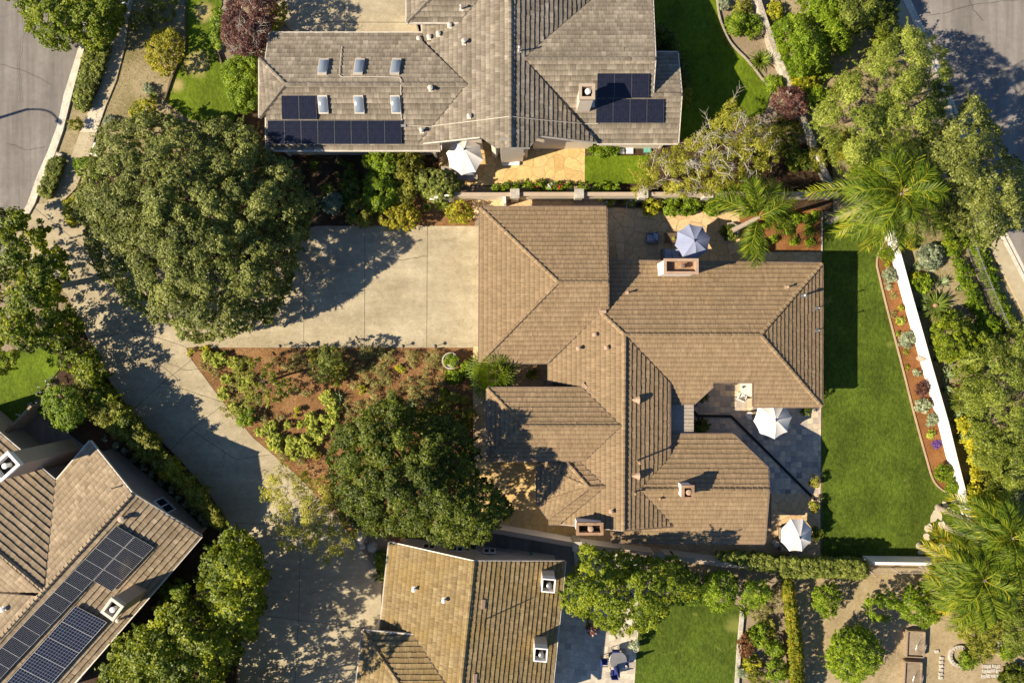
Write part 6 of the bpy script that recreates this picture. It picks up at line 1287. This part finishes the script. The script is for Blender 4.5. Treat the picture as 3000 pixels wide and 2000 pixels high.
# ------------------------------------------------------------------ parasols
def parasol(label, c, rpx, z, mat, rot=0.0, n=8, drop=.62, tx=0.0, ty=0.0, off=(0, 0)):
    p = P(*c, z); r = rpx * (H - z) / F; b = Vector((p.x, p.y, .08)); t = thing('parasol', label, 'parasol', b)
    m = MB(); m.disc_stack(b, [(.32, 0), (.32, .05), (.08, .10), (.05, .3)], 20); m.build('base', 'dark_metal', t)
    m = MB(); m.tube([b, Vector((p.x, p.y, z + .02))], .024, 8); m.build('pole', 'grey_metal', t)
    m = MB(); top = Vector((p.x, p.y, z)); K = 6
    def rim(a, f, sag=0):
        return top + Vector((math.cos(a) * r * f + off[0] * f, math.sin(a) * r * f + off[1] * f, -drop * f ** 1.25 + tx * math.cos(a) * f + ty * math.sin(a) * f - sag))
    for k in range(n):
        a0, a1 = rot + 2 * math.pi * k / n, rot + 2 * math.pi * (k + 1) / n
        g = []
        for i in range(K + 1):
            row = []
            for j in range(5):
                u = j / 4; f = (i / K); A_, B_ = rim(a0, f), rim(a1, f); q = A_.lerp(B_, u); bow = 4 * u * (1 - u)
                q = q + (top - q) * (0.045 * bow * f) - Vector((0, 0, .05 * bow * f)); row.append(q)
            g.append(row)
        for i in range(K):
            for j in range(4):
                if i == 0: m.face([g[0][0], g[1][j], g[1][j + 1]], 0, k / n)
                else: m.face([g[i][j], g[i + 1][j], g[i + 1][j + 1], g[i][j + 1]], 0, k / n)
    can = m.build('canopy', mat, t); sol = can.modifiers.new('thick', 'SOLIDIFY'); sol.thickness = .012; sol.offset = -1
    for k in range(n):
        m = MB(); a = rot + 2 * math.pi * k / n; m.tube([top + Vector((0, 0, -.07)), rim(a, .5) - Vector((0, 0, .05)), rim(a, 1.0) - Vector((0, 0, .03))], .012, 5); m.build('rib', 'grey_metal', t)
    m = MB(); m.disc_stack(top, [(.06, 0.005), (.05, .05), (.02, .10)], 10)
    for k in range(3): a = rot + k * 2.1; m.tube([top + Vector((0, 0, .03)), top + Vector((math.cos(a) * .14, math.sin(a) * .14, .03))], .018, 5)
    m.build('finial', 'dark_metal', t); return t
parasol('white parasol tucked under the grey house eave', (1360, 437), 56, 2.6, 'canvas', R(-10), ty=.1, off=(0, -.34))
parasol('greyish blue parasol half shaded by the chimney', (2036, 704), 54, 2.7, 'blue_canvas', R(12), ty=.0)
parasol('white parasol at the corner of the slate patio', (2274, 1230), 60, 2.7, 'canvas', R(5), tx=-.15)
parasol('white parasol over the lounge beds by the clipped hedge', (2344, 1574), 52, 2.6, 'canvas', R(20), tx=-.15)

# ------------------------------------------------------------------ furniture
def at(c, z=0): return P(*c, z)
def obx(m, c, rot, x, y, z, sx, sy, sz, mi=0):
    ca, sa = math.cos(rot), math.sin(rot); m.box((c.x + x * ca - y * sa, c.y + x * sa + y * ca, z + .1), (sx, sy, sz), rot, mi, z0=True)
def armchair(label, c, rot, wd=.82, fab='grey_cushion', fr='wicker', name='armchair', seats=1, cat='chair', pil='sky_fabric'):
    p = at(c); t = thing(name, label, cat, p); W_ = wd
    m = MB(); obx(m, p, rot, 0, 0, .05, W_, .78, .28); m.build('base', fr, t, bevel=.02)
    for s in (-1, 1): m = MB(); obx(m, p, rot, s * (W_ / 2 + .07), 0, .05, .14, .80, .52); m.build('arm', fr, t, bevel=.03)
    m = MB(); obx(m, p, rot, 0, .38, .05, W_ + .26, .14, .70); m.build('backrest', fr, t, bevel=.03)
    sw = W_ / seats
    for k in range(seats):
        m = MB(); obx(m, p, rot, -W_ / 2 + sw * (k + .5), -.04, .335, sw - .03, .70, .14); m.build('seat_cushion', fab, t, bevel=.04)
        m = MB(); obx(m, p, rot, -W_ / 2 + sw * (k + .5), .25, .48, sw - .05, .16, .34); m.build('back_cushion', fab, t, bevel=.05)
    if pil: m = MB(); obx(m, p, rot, -.1 if seats == 1 else -W_ / 2 + .2, .12, .49, .40, .16, .30); m.build('pillow', pil, t, bevel=.05)
    return t
armchair('grey armchair with a blue pillow on the flagstone garden patio', (1907, 700), R(-90), .52)
armchair('grey sofa with white pillow against the chimney wall', (1974, 748), R(180), 1.7, seats=3, name='sofa', cat='sofa', pil='canvas')
def slat_table(label, c, rot, sx, sy, h, mat='brown_wood', n=9):
    p = at(c); t = thing('coffee_table', label, 'table', p); m = MB()
    for k in range(n): obx(m, p, rot, 0, -sy / 2 + sy * (k + .5) / n, h - .04, sx, sy / n * .86, .04)
    m.build('tabletop', mat, t)
    for x in (-1, 1):
        for y in (-1, 1): m = MB(); obx(m, p, rot, x * (sx / 2 - .06), y * (sy / 2 - .06), 0, .07, .07, h - .04); m.build('leg', mat, t)
    m = MB(); obx(m, p, rot, 0, 0, h - .10, sx - .1, .05, .06); obx(m, p, rot, -sx / 2 + .1, 0, h - .10, .05, sy - .1, .06); obx(m, p, rot, sx / 2 - .1, 0, h - .10, .05, sy - .1, .06); m.build('apron', mat, t); return t
slat_table('low slatted wooden table between armchair and blue parasol', (1966, 700), 0, 1.15, .72, .42)
p = at((1972, 700), .52); rg = nrng(); o = leaf_mesh('potted_plant', np.array([[p.x + rg.normal(0, .05), p.y + rg.normal(0, .05), .60 + rg.uniform(0, .12)] for _ in range(90)]), rg.normal(size=(90, 3)) + [0, 0, 1], .07, .04, np.full(90, .7), rg, 'leaf_lime', None, p); tag(o, 'tiny yellowish plant standing on the slatted table', 'plant')
# round planter pots
def pot(name, label, c, rpx, h, mat, plant, fill='green', soil='dark_mulch', top=.12, cat='planter'):
    p = at(c, .1); r = rpx * (H - h) / F; t = thing(name, label, cat, p); m = MB(); m.disc_stack(p, [(r * .78, 0), (r * .95, h * .6), (r, h), (r * .84, h), (r * .80, h - .10)], 26); m.build('pot', mat, t); m = MB(); m.disc_stack((p.x, p.y, p.z + h - .14), [(r * .82, 0), (r * .82, .02)], 20); m.build('soil', soil, t)
    if plant: foliage('foliage', cpoly(c[0], c[1], rpx * plant, None, 0, nrng()), h + .1 + top, h, fill, nrng(), t, profile='flat', rag=.3, tint=.12)
    return t
pot('round_planter', 'round pale concrete planter filled with green ground cover on mulch', (1321, 1056), 25, .55, 'stone_block', .80)
pot('round_planter', 'terracotta bowl planter with dark plants in the entry court', (1558, 1094), 17, .5, 'terracotta', .75, 'dark', top=.2)
pot('round_planter', 'round planter ring with soil around the patio palm', (2137, 680), 26, .35, 'stone_block', .86, 'dark', top=.1)
pot('flower_pot', 'pot of pinkish flowers at the shaded paving of the lower patio', (1733, 1843), 12, .45, 'terracotta', 1.5, 'purple', top=.35, cat='pot plant')
rg = nrng(); o = flowers(None, [(1733 + rg.normal(0, 9), 1852 + rg.normal(0, 8)) for _ in range(14)], 'petal_pink', .10, 1.0, rg); o.name = 'cut_flowers'; tag(o, 'pale pink blooms hanging over the pot on the lower patio', 'flowers')
pot('flower_pot', 'tall urn with trailing plant at the lower lawn corner', (1858, 1888), 9, .7, 'stone_block', 1.6, 'grey', top=.4, cat='pot plant')
for l_, c in (('pot of red-orange flowers at the slate patio edge', (2386, 1412)), ('pot of orange flowers right of the drain end', (2388, 1484)), ('dark leafy pot beside the lounge parasol', (2390, 1562))):
    t = pot('flower_pot', l_, c, 9, .4, 'terracotta', 2.0, 'olive' if c[1] < 1500 else 'dark', top=.5, cat='pot plant')
    if c[1] < 1500: flowers(t, [(c[0] + nrng().normal(0, 9), c[1] + nrng().normal(0, 9)) for _ in range(7)], 'petal_orange', .09, .95, nrng())
pot('flower_pot', 'small ring pot by the blue agapanthus', (1757, 588), 7, .3, 'terracotta', .7, cat='pot plant')
# dining nook
p = at((2177, 1133)); t = thing('dining_table', 'round pale glass table under the eave of the slate patio', 'table', p); m = MB(); m.disc_stack((p.x, p.y, .80), [(.50, 0), (.52, .02), (.50, .04)], 28); m.build('tabletop', 'pale_glass', t); m = MB(); m.disc_stack((p.x, p.y, .1), [(.28, 0), (.05, .06), (.04, .70)], 16); m.build('pedestal', 'grey_metal', t)
def dchair(label, c, rot, fab, fr='white_metal', hb=.85, name='dining_chair', group=None):
    p = at(c); t = thing(name, label, 'chair', p, group); m = MB(); obx(m, p, rot, 0, 0, .40, .50, .48, .06); m.build('seat', fab, t, bevel=.02); m = MB(); obx(m, p, rot, 0, .25, .44, .50, .07, hb - .44); m.build('backrest', fab, t, bevel=.02)
    for x in (-1, 1):
        for y in (-1, 1): m = MB(); obx(m, p, rot, x * .23, y * .22, 0, .04, .04, .40); m.build('leg', fr, t)
        m = MB(); obx(m, p, rot, x * .27, -.02, .60, .05, .46, .04); m.build('arm', fr, t)
    return t
dchair('white square chair beside the round glass table', (2164, 1161), R(155), 'canvas')
m = MB(); m.box((P(2193, 1132).x, P(2193, 1132).y, .1), (.95, 1.15, .03), 0, z0=True); tag(m.build('outdoor_mat', 'white', org=P(2193, 1132)), 'white square mat beneath the round glass table', 'mat')
m = MB(); p = at((2177, 1133), .85); m.disc_stack(p, [(.07, 0), (.09, .10), (.03, .16)], 12); tag(m.build('lantern', 'dark_metal', org=p), 'small dark lantern on the round glass table', 'lantern')
for l_, c, r, h, mt in (('cream round ottoman left of the basket by white parasol', (2193, 1216), .30, .42, 'canvas'), ('round straw basket stool beside the cream ottoman', (2209, 1216), .32, .46, 'wood'), ('small pale round side table left of the lounge bed', (2268, 1588), .24, .50, 'stone_block')):
    p = at(c, .1); m = MB(); m.disc_stack(p, [(r * .85, 0), (r, h * .4), (r * .96, h - .05), (r * .9, h)], 20); tag(m.build('round_stool', mt, org=p, bevel=.01), l_, 'stool')
def lounger(label, c, rot):
    p = at(c); t = thing('sun_lounger', label, 'lounger', p); m = MB(); obx(m, p, rot, 0, 0, .18, .66, 1.7, .10); m.build('frame', 'brown_wood', t)
    for x in (-1, 1):
        for y in (-1, 1): m = MB(); obx(m, p, rot, x * .28, y * .75, 0, .06, .06, .18); m.build('leg', 'brown_wood', t)
    m = MB(); obx(m, p, rot, 0, -.25, .285, .62, 1.15, .10); m.build('mattress', 'taupe', t, bevel=.03); m = MB(); obx(m, p, rot, 0, .62, .285, .62, .50, .30); m.build('headrest', 'taupe', t, bevel=.04); return t
lounger('taupe lounge bed at the left below the white parasol', (2289, 1572), R(180)); lounger('taupe lounge bed mostly hidden under the white parasol', (2325, 1575), R(180))
# outdoor kitchen by the north house
p = at((1349, 516)); t = thing('outdoor_kitchen', 'grey stone barbecue counter with built-in steel grill', 'counter', p); m = MB(); m.box((p.x, p.y, .08), (2.5, .82, .86), 0, z0=True); m.build('cabinet', 'stone_block', t); m = MB(); m.box((p.x, p.y, .945), (2.62, .92, .06), 0, z0=True); m.build('countertop', 'grey_wood', t, bevel=.01)
m = MB(); q = at((1372, 512)); pr = [(-.32, 0), (-.30, .22), (-.10, .34), (.14, .34), (.32, .12), (.32, 0)]
vs = [(q.x + s * .5, q.y + a, 1.01 + b) for s in (-1, 1) for a, b in pr]; n = len(pr); m.quads(vs, [tuple(range(n)), tuple(range(2 * n - 1, n - 1, -1))] + [(i, n + i, n + (i + 1) % n, (i + 1) % n) for i in range(n)]); m.build('grill_hood', 'grey_metal', t); m = MB(); m.tube([(q.x - .4, q.y - .40, 1.12), (q.x + .4, q.y - .40, 1.12)], .02, 6); m.build('handle', 'grey_metal', t)
# glazed bay and door step under the north house
p = at((1497, 470)); t = thing('door_step', 'pale square concrete step below the glazed bay door', 'step', p); m = MB(); m.box((p.x, p.y, .03), (1.25, .80, .22), 0, z0=True); m.build('slab', 'white', t, bevel=.02)
m = MB(); m.box((0, 14.25, 0), (2.1, 1.2, 2.6), 0, z0=True); bw = m.build('bay_window', 'cream_wall', NORTH)
for x0 in (-.98, .04):
    m = MB(); zb_, zt_ = .75, 2.35
    for (xa, xb, za, zc) in ((0, .94, zb_, zb_ + .08), (0, .94, zt_ - .08, zt_), (0, .08, zb_ + .08, zt_ - .08), (.86, .94, zb_ + .08, zt_ - .08)): m.prism([(x0 + xa, 13.58), (x0 + xb, 13.58), (x0 + xb, 13.66), (x0 + xa, 13.66)], za, zc)
    f = m.build('sash', 'white', bw); m = MB(); m.prism([(x0 + .08, 13.62), (x0 + .86, 13.62), (x0 + .86, 13.655), (x0 + .08, 13.655)], zb_ + .08, zt_ - .08)
    m.build('pane', 'pale_glass', bw)
for l_, c, mt in (('white utility box lid nearest the clipped shrubs', (1818, 443), 'white'), ('white utility box lid in the middle of the bed', (1844, 443), 'white'), ('teal green valve box lid by the wispy tree', (1896, 440), 'teal')):
    p = at(c); m = MB(); m.box((p.x, p.y, 0), (.52, .42, .16), 0, z0=True); m.box((p.x, p.y, .16), (.42, .32, .02), 0, z0=True); tag(m.build('utility_box', mt, org=p, bevel=.02), l_, 'box')
for l_, c, s in (('tilted white utility box under the oak beside the sidewalk', (285, 440), (.55, .9)), ('small white meter lid beside the sidewalk bush', (261, 530), (.46, .36)), ('grey meter lid on the verge beside the clipped hedge', (178, 455), (.45, .25)), ('pale blue box under the upper street tree', (370, 12), (.5, .6))):
    p = at(c); m = MB(); m.box((p.x, p.y, 0), (*s, .22), R(-18), z0=True); m.box((p.x, p.y, .22), (s[0] - .1, s[1] - .1, .02), R(-18), z0=True); tag(m.build('utility_box', 'white' if s[0] > .45 else 'stone_block', org=p, bevel=.02), l_, 'box')
# pergola between the east wings
p = P(1997, 1227); t = thing('pergola', 'flat grey timber pergola between the two east roof wings', 'pergola', p); m = MB(); z = 2.9
a, b = P(1961, 1184, z), P(2032, 1270, z)
for k in range(8): y0 = a.y + (b.y - a.y) * (k + .04) / 8; y1 = a.y + (b.y - a.y) * (k + .94) / 8; m.prism([(a.x - .3, y0), (b.x, y0), (b.x, y1), (a.x - .3, y1)], z, z + .035)
m.build('board', 'grey_wood', t); m = MB()
for k in range(6): x = a.x + (b.x - a.x) * (k + .5) / 6; m.prism([(x - .03, b.y - .15), (x + .03, b.y - .15), (x + .03, a.y + .15), (x - .03, a.y + .15)], z - .14, z - .004)
m.build('joist', 'grey_wood', t); m = MB()
for y in (a.y, b.y): m.box((b.x - .06, y, .1), (.11, .11, z - .25), 0, z0=True)
m.build('post', 'grey_wood', t)
# lower patio dining set
p = at((1806, 1918)); t = thing('patio_table', 'round iron patio table with four blue chairs', 'table', p); m = MB(); m.disc_stack((p.x, p.y, .80), [(.62, 0), (.64, .015), (.62, .03)], 30); m.build('tabletop', 'grey_metal', t); m = MB()
for k in range(4): a = k * 1.5708 + .6; m.tube([(p.x + .5 * math.cos(a), p.y + .5 * math.sin(a), .1), (p.x + .25 * math.cos(a), p.y + .25 * math.sin(a), .45), (p.x + .5 * math.cos(a), p.y + .5 * math.sin(a), .80)], .02, 6)
m.build('leg_frame', 'dark_metal', t)
for l_, c, r in (('blue chair at the top of the round patio table', (1800, 1902), 0), ('blue chair left of the round patio table', (1768, 1927), 90), ('blue chair below the round patio table', (1796, 1960), 180), ('blue chair right of the round patio table', (1824, 1928), -90)): dchair(l_, c, R(r), 'blue_fabric', 'dark_metal', .9, group='blue chairs around the patio table')
m = MB(); q = at((1800, 1938)); m.tube([(q.x, q.y, .1), (q.x, q.y, .9), (q.x, q.y, 2.3)], [.03, .03, .03], 8); m.tube([(q.x, q.y, 1.0), (q.x + .02, q.y, 1.5), (q.x, q.y, 2.25)], [.22, .16, .05], 10, 1); m.disc_stack((q.x, q.y, .1), [(.25, 0), (.25, .06), (.04, .08)], 14); tag(m.build('folded_parasol', ['dark_metal', 'blue_fabric'], org=q), 'closed blue parasol standing among the blue chairs', 'parasol')
p = at((1833, 1935)); m = MB(); m.disc_stack((p.x, p.y, .1), [(.16, 0), (.2, .3), (.17, .32)], 14); tag(m.build('flower_bucket', 'white', org=p), 'small white bucket beside the right blue chair', 'bucket')
# air conditioner and bins behind the south house wall
for l_, c, s, mt in (('teal pool cover box between wall and golden roof', (1520, 1625), (2.0, .55, .7), 'teal'), ('grey air conditioner beside the wall of the south house', (1462, 1612), (.9, .8, .8), 'grey_metal')):
    p = at(c); m = MB(); m.box((p.x, p.y, .05), s, 0, z0=True); m.box((p.x, p.y, .05 + s[2]), (s[0] * .8, s[1] * .7, .03), 0, z0=True); tag(m.build('equipment_box', mt, org=p, bevel=.03), l_, 'box')
# low wall lights along the drive court edge
for i, (x, y) in enumerate(((826, 1013), (906, 1010), (1184, 1013), (1278, 1013))):
    p = at((x, y), .12); t = thing('path_light', counted([(826,), (906,), (1184,), (1278,)], 'small dark path light', 'along the drive court edge')[i], 'light', p, 'path lights along the drive court'); m = MB(); m.tube([p, p + Vector((0, 0, .4))], .02, 6); m.build('stake', 'dark_metal', t); m = MB(); m.disc_stack(p + Vector((0, 0, .4)), [(.06, -.08), (.13, 0), (.03, .05)], 12); m.build('lamp_shade', 'dark_metal', t)
# kitchen garden
def raised_bed(label, c, sx, sy, rot):
    p = at(c); t = thing('raised_bed', label, 'planter', p); ca, sa = math.cos(rot), math.sin(rot)
    for (x, y, wx, wy) in ((0, sy / 2, sx, .07), (0, -sy / 2, sx, .07), (-sx / 2, 0, .07, sy - .08), (sx / 2, 0, .07, sy - .08)): m = MB(); m.box((p.x + x * ca - y * sa, p.y + x * sa + y * ca, 0), (wx, wy, .5), rot, z0=True); m.build('board', 'wood', t)
    m = MB(); m.box((p.x, p.y, 0), (sx - .08, sy - .08, .36), rot, z0=True); m.build('soil', 'earth', t)
    m = MB()      # coils of wire
    for k in range(4): m.tube([(p.x + sx * .25 + .35 * math.cos(a), p.y - sy * .2 + k * .1 + .35 * math.sin(a), .5 + .05 * k) for a in np.arange(0, 6.4, .4)], .008, 4)
    m.build('wire_coil', 'grey_metal', t); return t
raised_bed('upper wooden raised bed in the bare kitchen garden', (2672, 1878), 1.25, 1.85, R(-3)); raised_bed('lower wooden raised bed at the bottom edge', (2664, 1968), 1.2, 1.9, R(-3))
def block(m, c, s, rot, h=.12): p = at(c); m.box((p.x, p.y, 0), (s, s * .85, h), rot, z0=True)
rg = nrng(); _c = [(2743, 1906)] + [(2757 - i * .6, 1925 + i * 11.5) for i in range(6)]; _L = counted(_c, 'white concrete block', 'in the garden path line', 'top', 1)
for i, c in enumerate(_c): m = MB(); block(m, c, .27, rg.uniform(-.3, .3)); tag(m.build('paving_block', 'stone_block', org=at(c), bevel=.02), _L[i], 'block', 'white blocks in a line')
_c = [(2882 + i * 14, 1950 + j * 14) for j in range(3) for i in range(4)]; rows = ['top', 'middle', 'bottom']
for k, c in enumerate(_c): m = MB(); c = (c[0] + rg.normal(0, 1), c[1] + rg.normal(0, 1)); block(m, c, .32, rg.uniform(-.2, .2), .07); tag(m.build('paving_block', 'stone_block', org=at(c), bevel=.015), f'pale square paver, {_ORDN[k % 4]} from the left in the {rows[k // 4]} row of the laid grid', 'block', 'pavers in a grid')
def ring(label, c, r, a0, a1, n):
    p = at(c); t = thing('stone_ring', label, 'edging', p)
    for k in range(n):
        a = a0 + (a1 - a0) * k / max(1, n - 1); m = MB(); m.box((p.x + r * math.cos(a), p.y + r * math.sin(a), 0), (.24, .30, .22), a, z0=True); m.build('edging_stone', 'stone_block', t, bevel=.02)
    return t
ring('curved ring of pale edging stones around bare soil', (2808, 1918), .68, R(40), R(265), 13); ring('small arc of pale edging stones at the right edge', (2942, 1895), .62, R(100), R(260), 8)
_ss = [(2745, 1505, 16), (2770, 1492, 12), (2790, 1500, 14), (2733, 1515, 13), (2718, 1545, 14), (2757, 1535, 12), (2712, 1570, 11), (2695, 1615, 10), (2780, 1597, 13), (2800, 1472, 10), (2755, 1600, 11), (2800, 1600, 10), (2765, 1475, 9), (2790, 1468, 8)]
_L = counted(_ss, 'irregular pale stepping stone', 'beside the palm trunks')
for i, (x, y, r) in enumerate(_ss): m = MB(); q = cpoly(x, y, r, r * .75, rg.uniform(0, 3), rg, 9, .2); w_ = [P(a, b, 0)[:2] for a, b in q]; m.prism(w_, 0.0, .12 + .002 * i); tag(m.build('stepping_stone', 'rough_stone' if False else 'pale_concrete', org=at((x, y))), _L[i], 'stone', 'stepping stones by the palms')
p = at((2690, 1050)); rg = nrng(); m = MB(); n = 8; rings = [[(p.x + .2 * k_ * (1 + rg.uniform(-.25, .25)) * math.cos(6.283 * k / n), p.y + .2 * k_ * (1 + rg.uniform(-.25, .25)) * math.sin(6.283 * k / n), z) for k in range(n)] for z, k_ in ((0, 1), (.3, 1.2), (.55, .8), (.85, .5), (1.0, .2))]
m.quads([v for r_ in rings for v in r_], [(i * n + k, i * n + (k + 1) % n, (i + 1) * n + (k + 1) % n, (i + 1) * n + k) for i in range(4) for k in range(n)] + [tuple(4 * n + k for k in range(n))]); tag(m.build('garden_statue', 'rough_stone', org=p), 'small pale garden statue standing against the white wall', 'statue')
# trimmed ball shrubs along the lower house
_c = [(306, 1286), (340, 1306), (366, 1322), (392, 1345), (422, 1368), (444, 1388), (468, 1415), (500, 1437), (520, 1458), (544, 1476), (568, 1498), (590, 1515), (602, 1532)]; _L = counted(_c, 'small grey ball shrub', 'along the beige gable wall', 'top', 1)
for i, c in enumerate(_c): shrub(_L[i], c[0], c[1], 9, .5, 'grey', name='ball_shrub', group='grey ball shrubs along the gable wall', cat='shrub', j=.03, tint=-.1)

# fallen leaves on drives, beds and paving; hairline cracks
rg = nrng()
def litter(label_, poly, n, lf, size=.07):
    pa = np.array(poly, float); pts = rg.uniform(pa.min(0), pa.max(0), (n, 2)); pts = pts[inside(poly, pts)]; pts = pts[rg.random(len(pts)) < np.clip(1.3 * np.exp(-edge_dist(poly, pts) / 45), .06, 1)]
    C = np.array([P(x, y, .13)[:] for x, y in pts]); N = rg.normal(0, .35, C.shape) + [0, 0, 1]
    o = leaf_mesh('fallen_leaves', C, N, size, size * .6, rg.random(len(C)), rg, lf); o['kind'] = 'stuff'
M['leaf_fallen'] = mat_leaf('leaf_fallen', [(0.10, 0.06, 0.025), (0.24, 0.15, 0.06), (0.40, 0.29, 0.12)], .05)
litter('', [(500, 780), (930, 665), (1400, 665), (1400, 1015), (560, 1015), (420, 1000), (300, 900)], 2600, 'leaf_fallen')
litter('', [(215, 900), (300, 1080), (420, 1240), (600, 1420), (720, 1700), (700, 1990), (1060, 1990), (1110, 1700), (880, 1410), (640, 1160), (540, 1020), (400, 960)], 2600, 'leaf_fallen')
litter('', [(2300, 1700), (2990, 1660), (2990, 1990), (2350, 1990)], 2600, 'leaf_fallen')
litter('', [(545, 1020), (1380, 1020), (1380, 1300), (1000, 1500), (740, 1270)], 5200, 'leaf_fallen', .09)
litter('', [(2250, 20), (2500, 20), (2800, 700), (2900, 1000), (2820, 1400), (2700, 900), (2440, 500)], 5000, 'leaf_fallen', .09)
litter('', [(300, 140), (540, 60), (500, 260), (540, 400), (640, 560), (180, 640), (260, 400)], 4000, 'leaf_fallen', .09)
_ck = MB()
for pts in ([(1130, 756), (1180, 762), (1210, 755), (1252, 750)], [(1000, 860), (1030, 864), (1069, 858)], [(700, 905), (760, 912), (820, 903)], [(900, 1740), (950, 1728), (1000, 1722)], [(480, 1060), (540, 1085), (590, 1080)], [(640, 1290), (660, 1330), (652, 1370)], [(2715, 45), (2760, 40), (2850, 14), (2990, 0)], [(2840, 0), (2850, 30), (2880, 62)], [(2740, 150), (2850, 190), (2990, 215)], [(0, 190), (60, 205), (150, 250)], [(20, 420), (70, 440), (130, 430)], [(60, 0), (70, 90), (50, 190), (62, 300)]):
    q = rough_poly(pts, 1.4, 7, rg)[:-int(len(pts) * 3)] or pts
    for i in range(len(pts) - 1):
        a_ = np.array(pts[i]); b_ = np.array(pts[i + 1]); prev = a_
        for k in range(1, 6):
            nx = a_ + (b_ - a_) * k / 5 + (rg.normal(0, 1.6, 2) if k < 5 else 0); u, v = P(*prev, .1), P(*nx, .1); dd = (v - u).normalized(); nn = Vector((-dd.y, dd.x, 0)) * .009; _ck.face([u - nn, v - nn, v + nn, u + nn]); prev = nx
o = _ck.build('surface_crack', 'joint'); o['kind'] = 'structure'
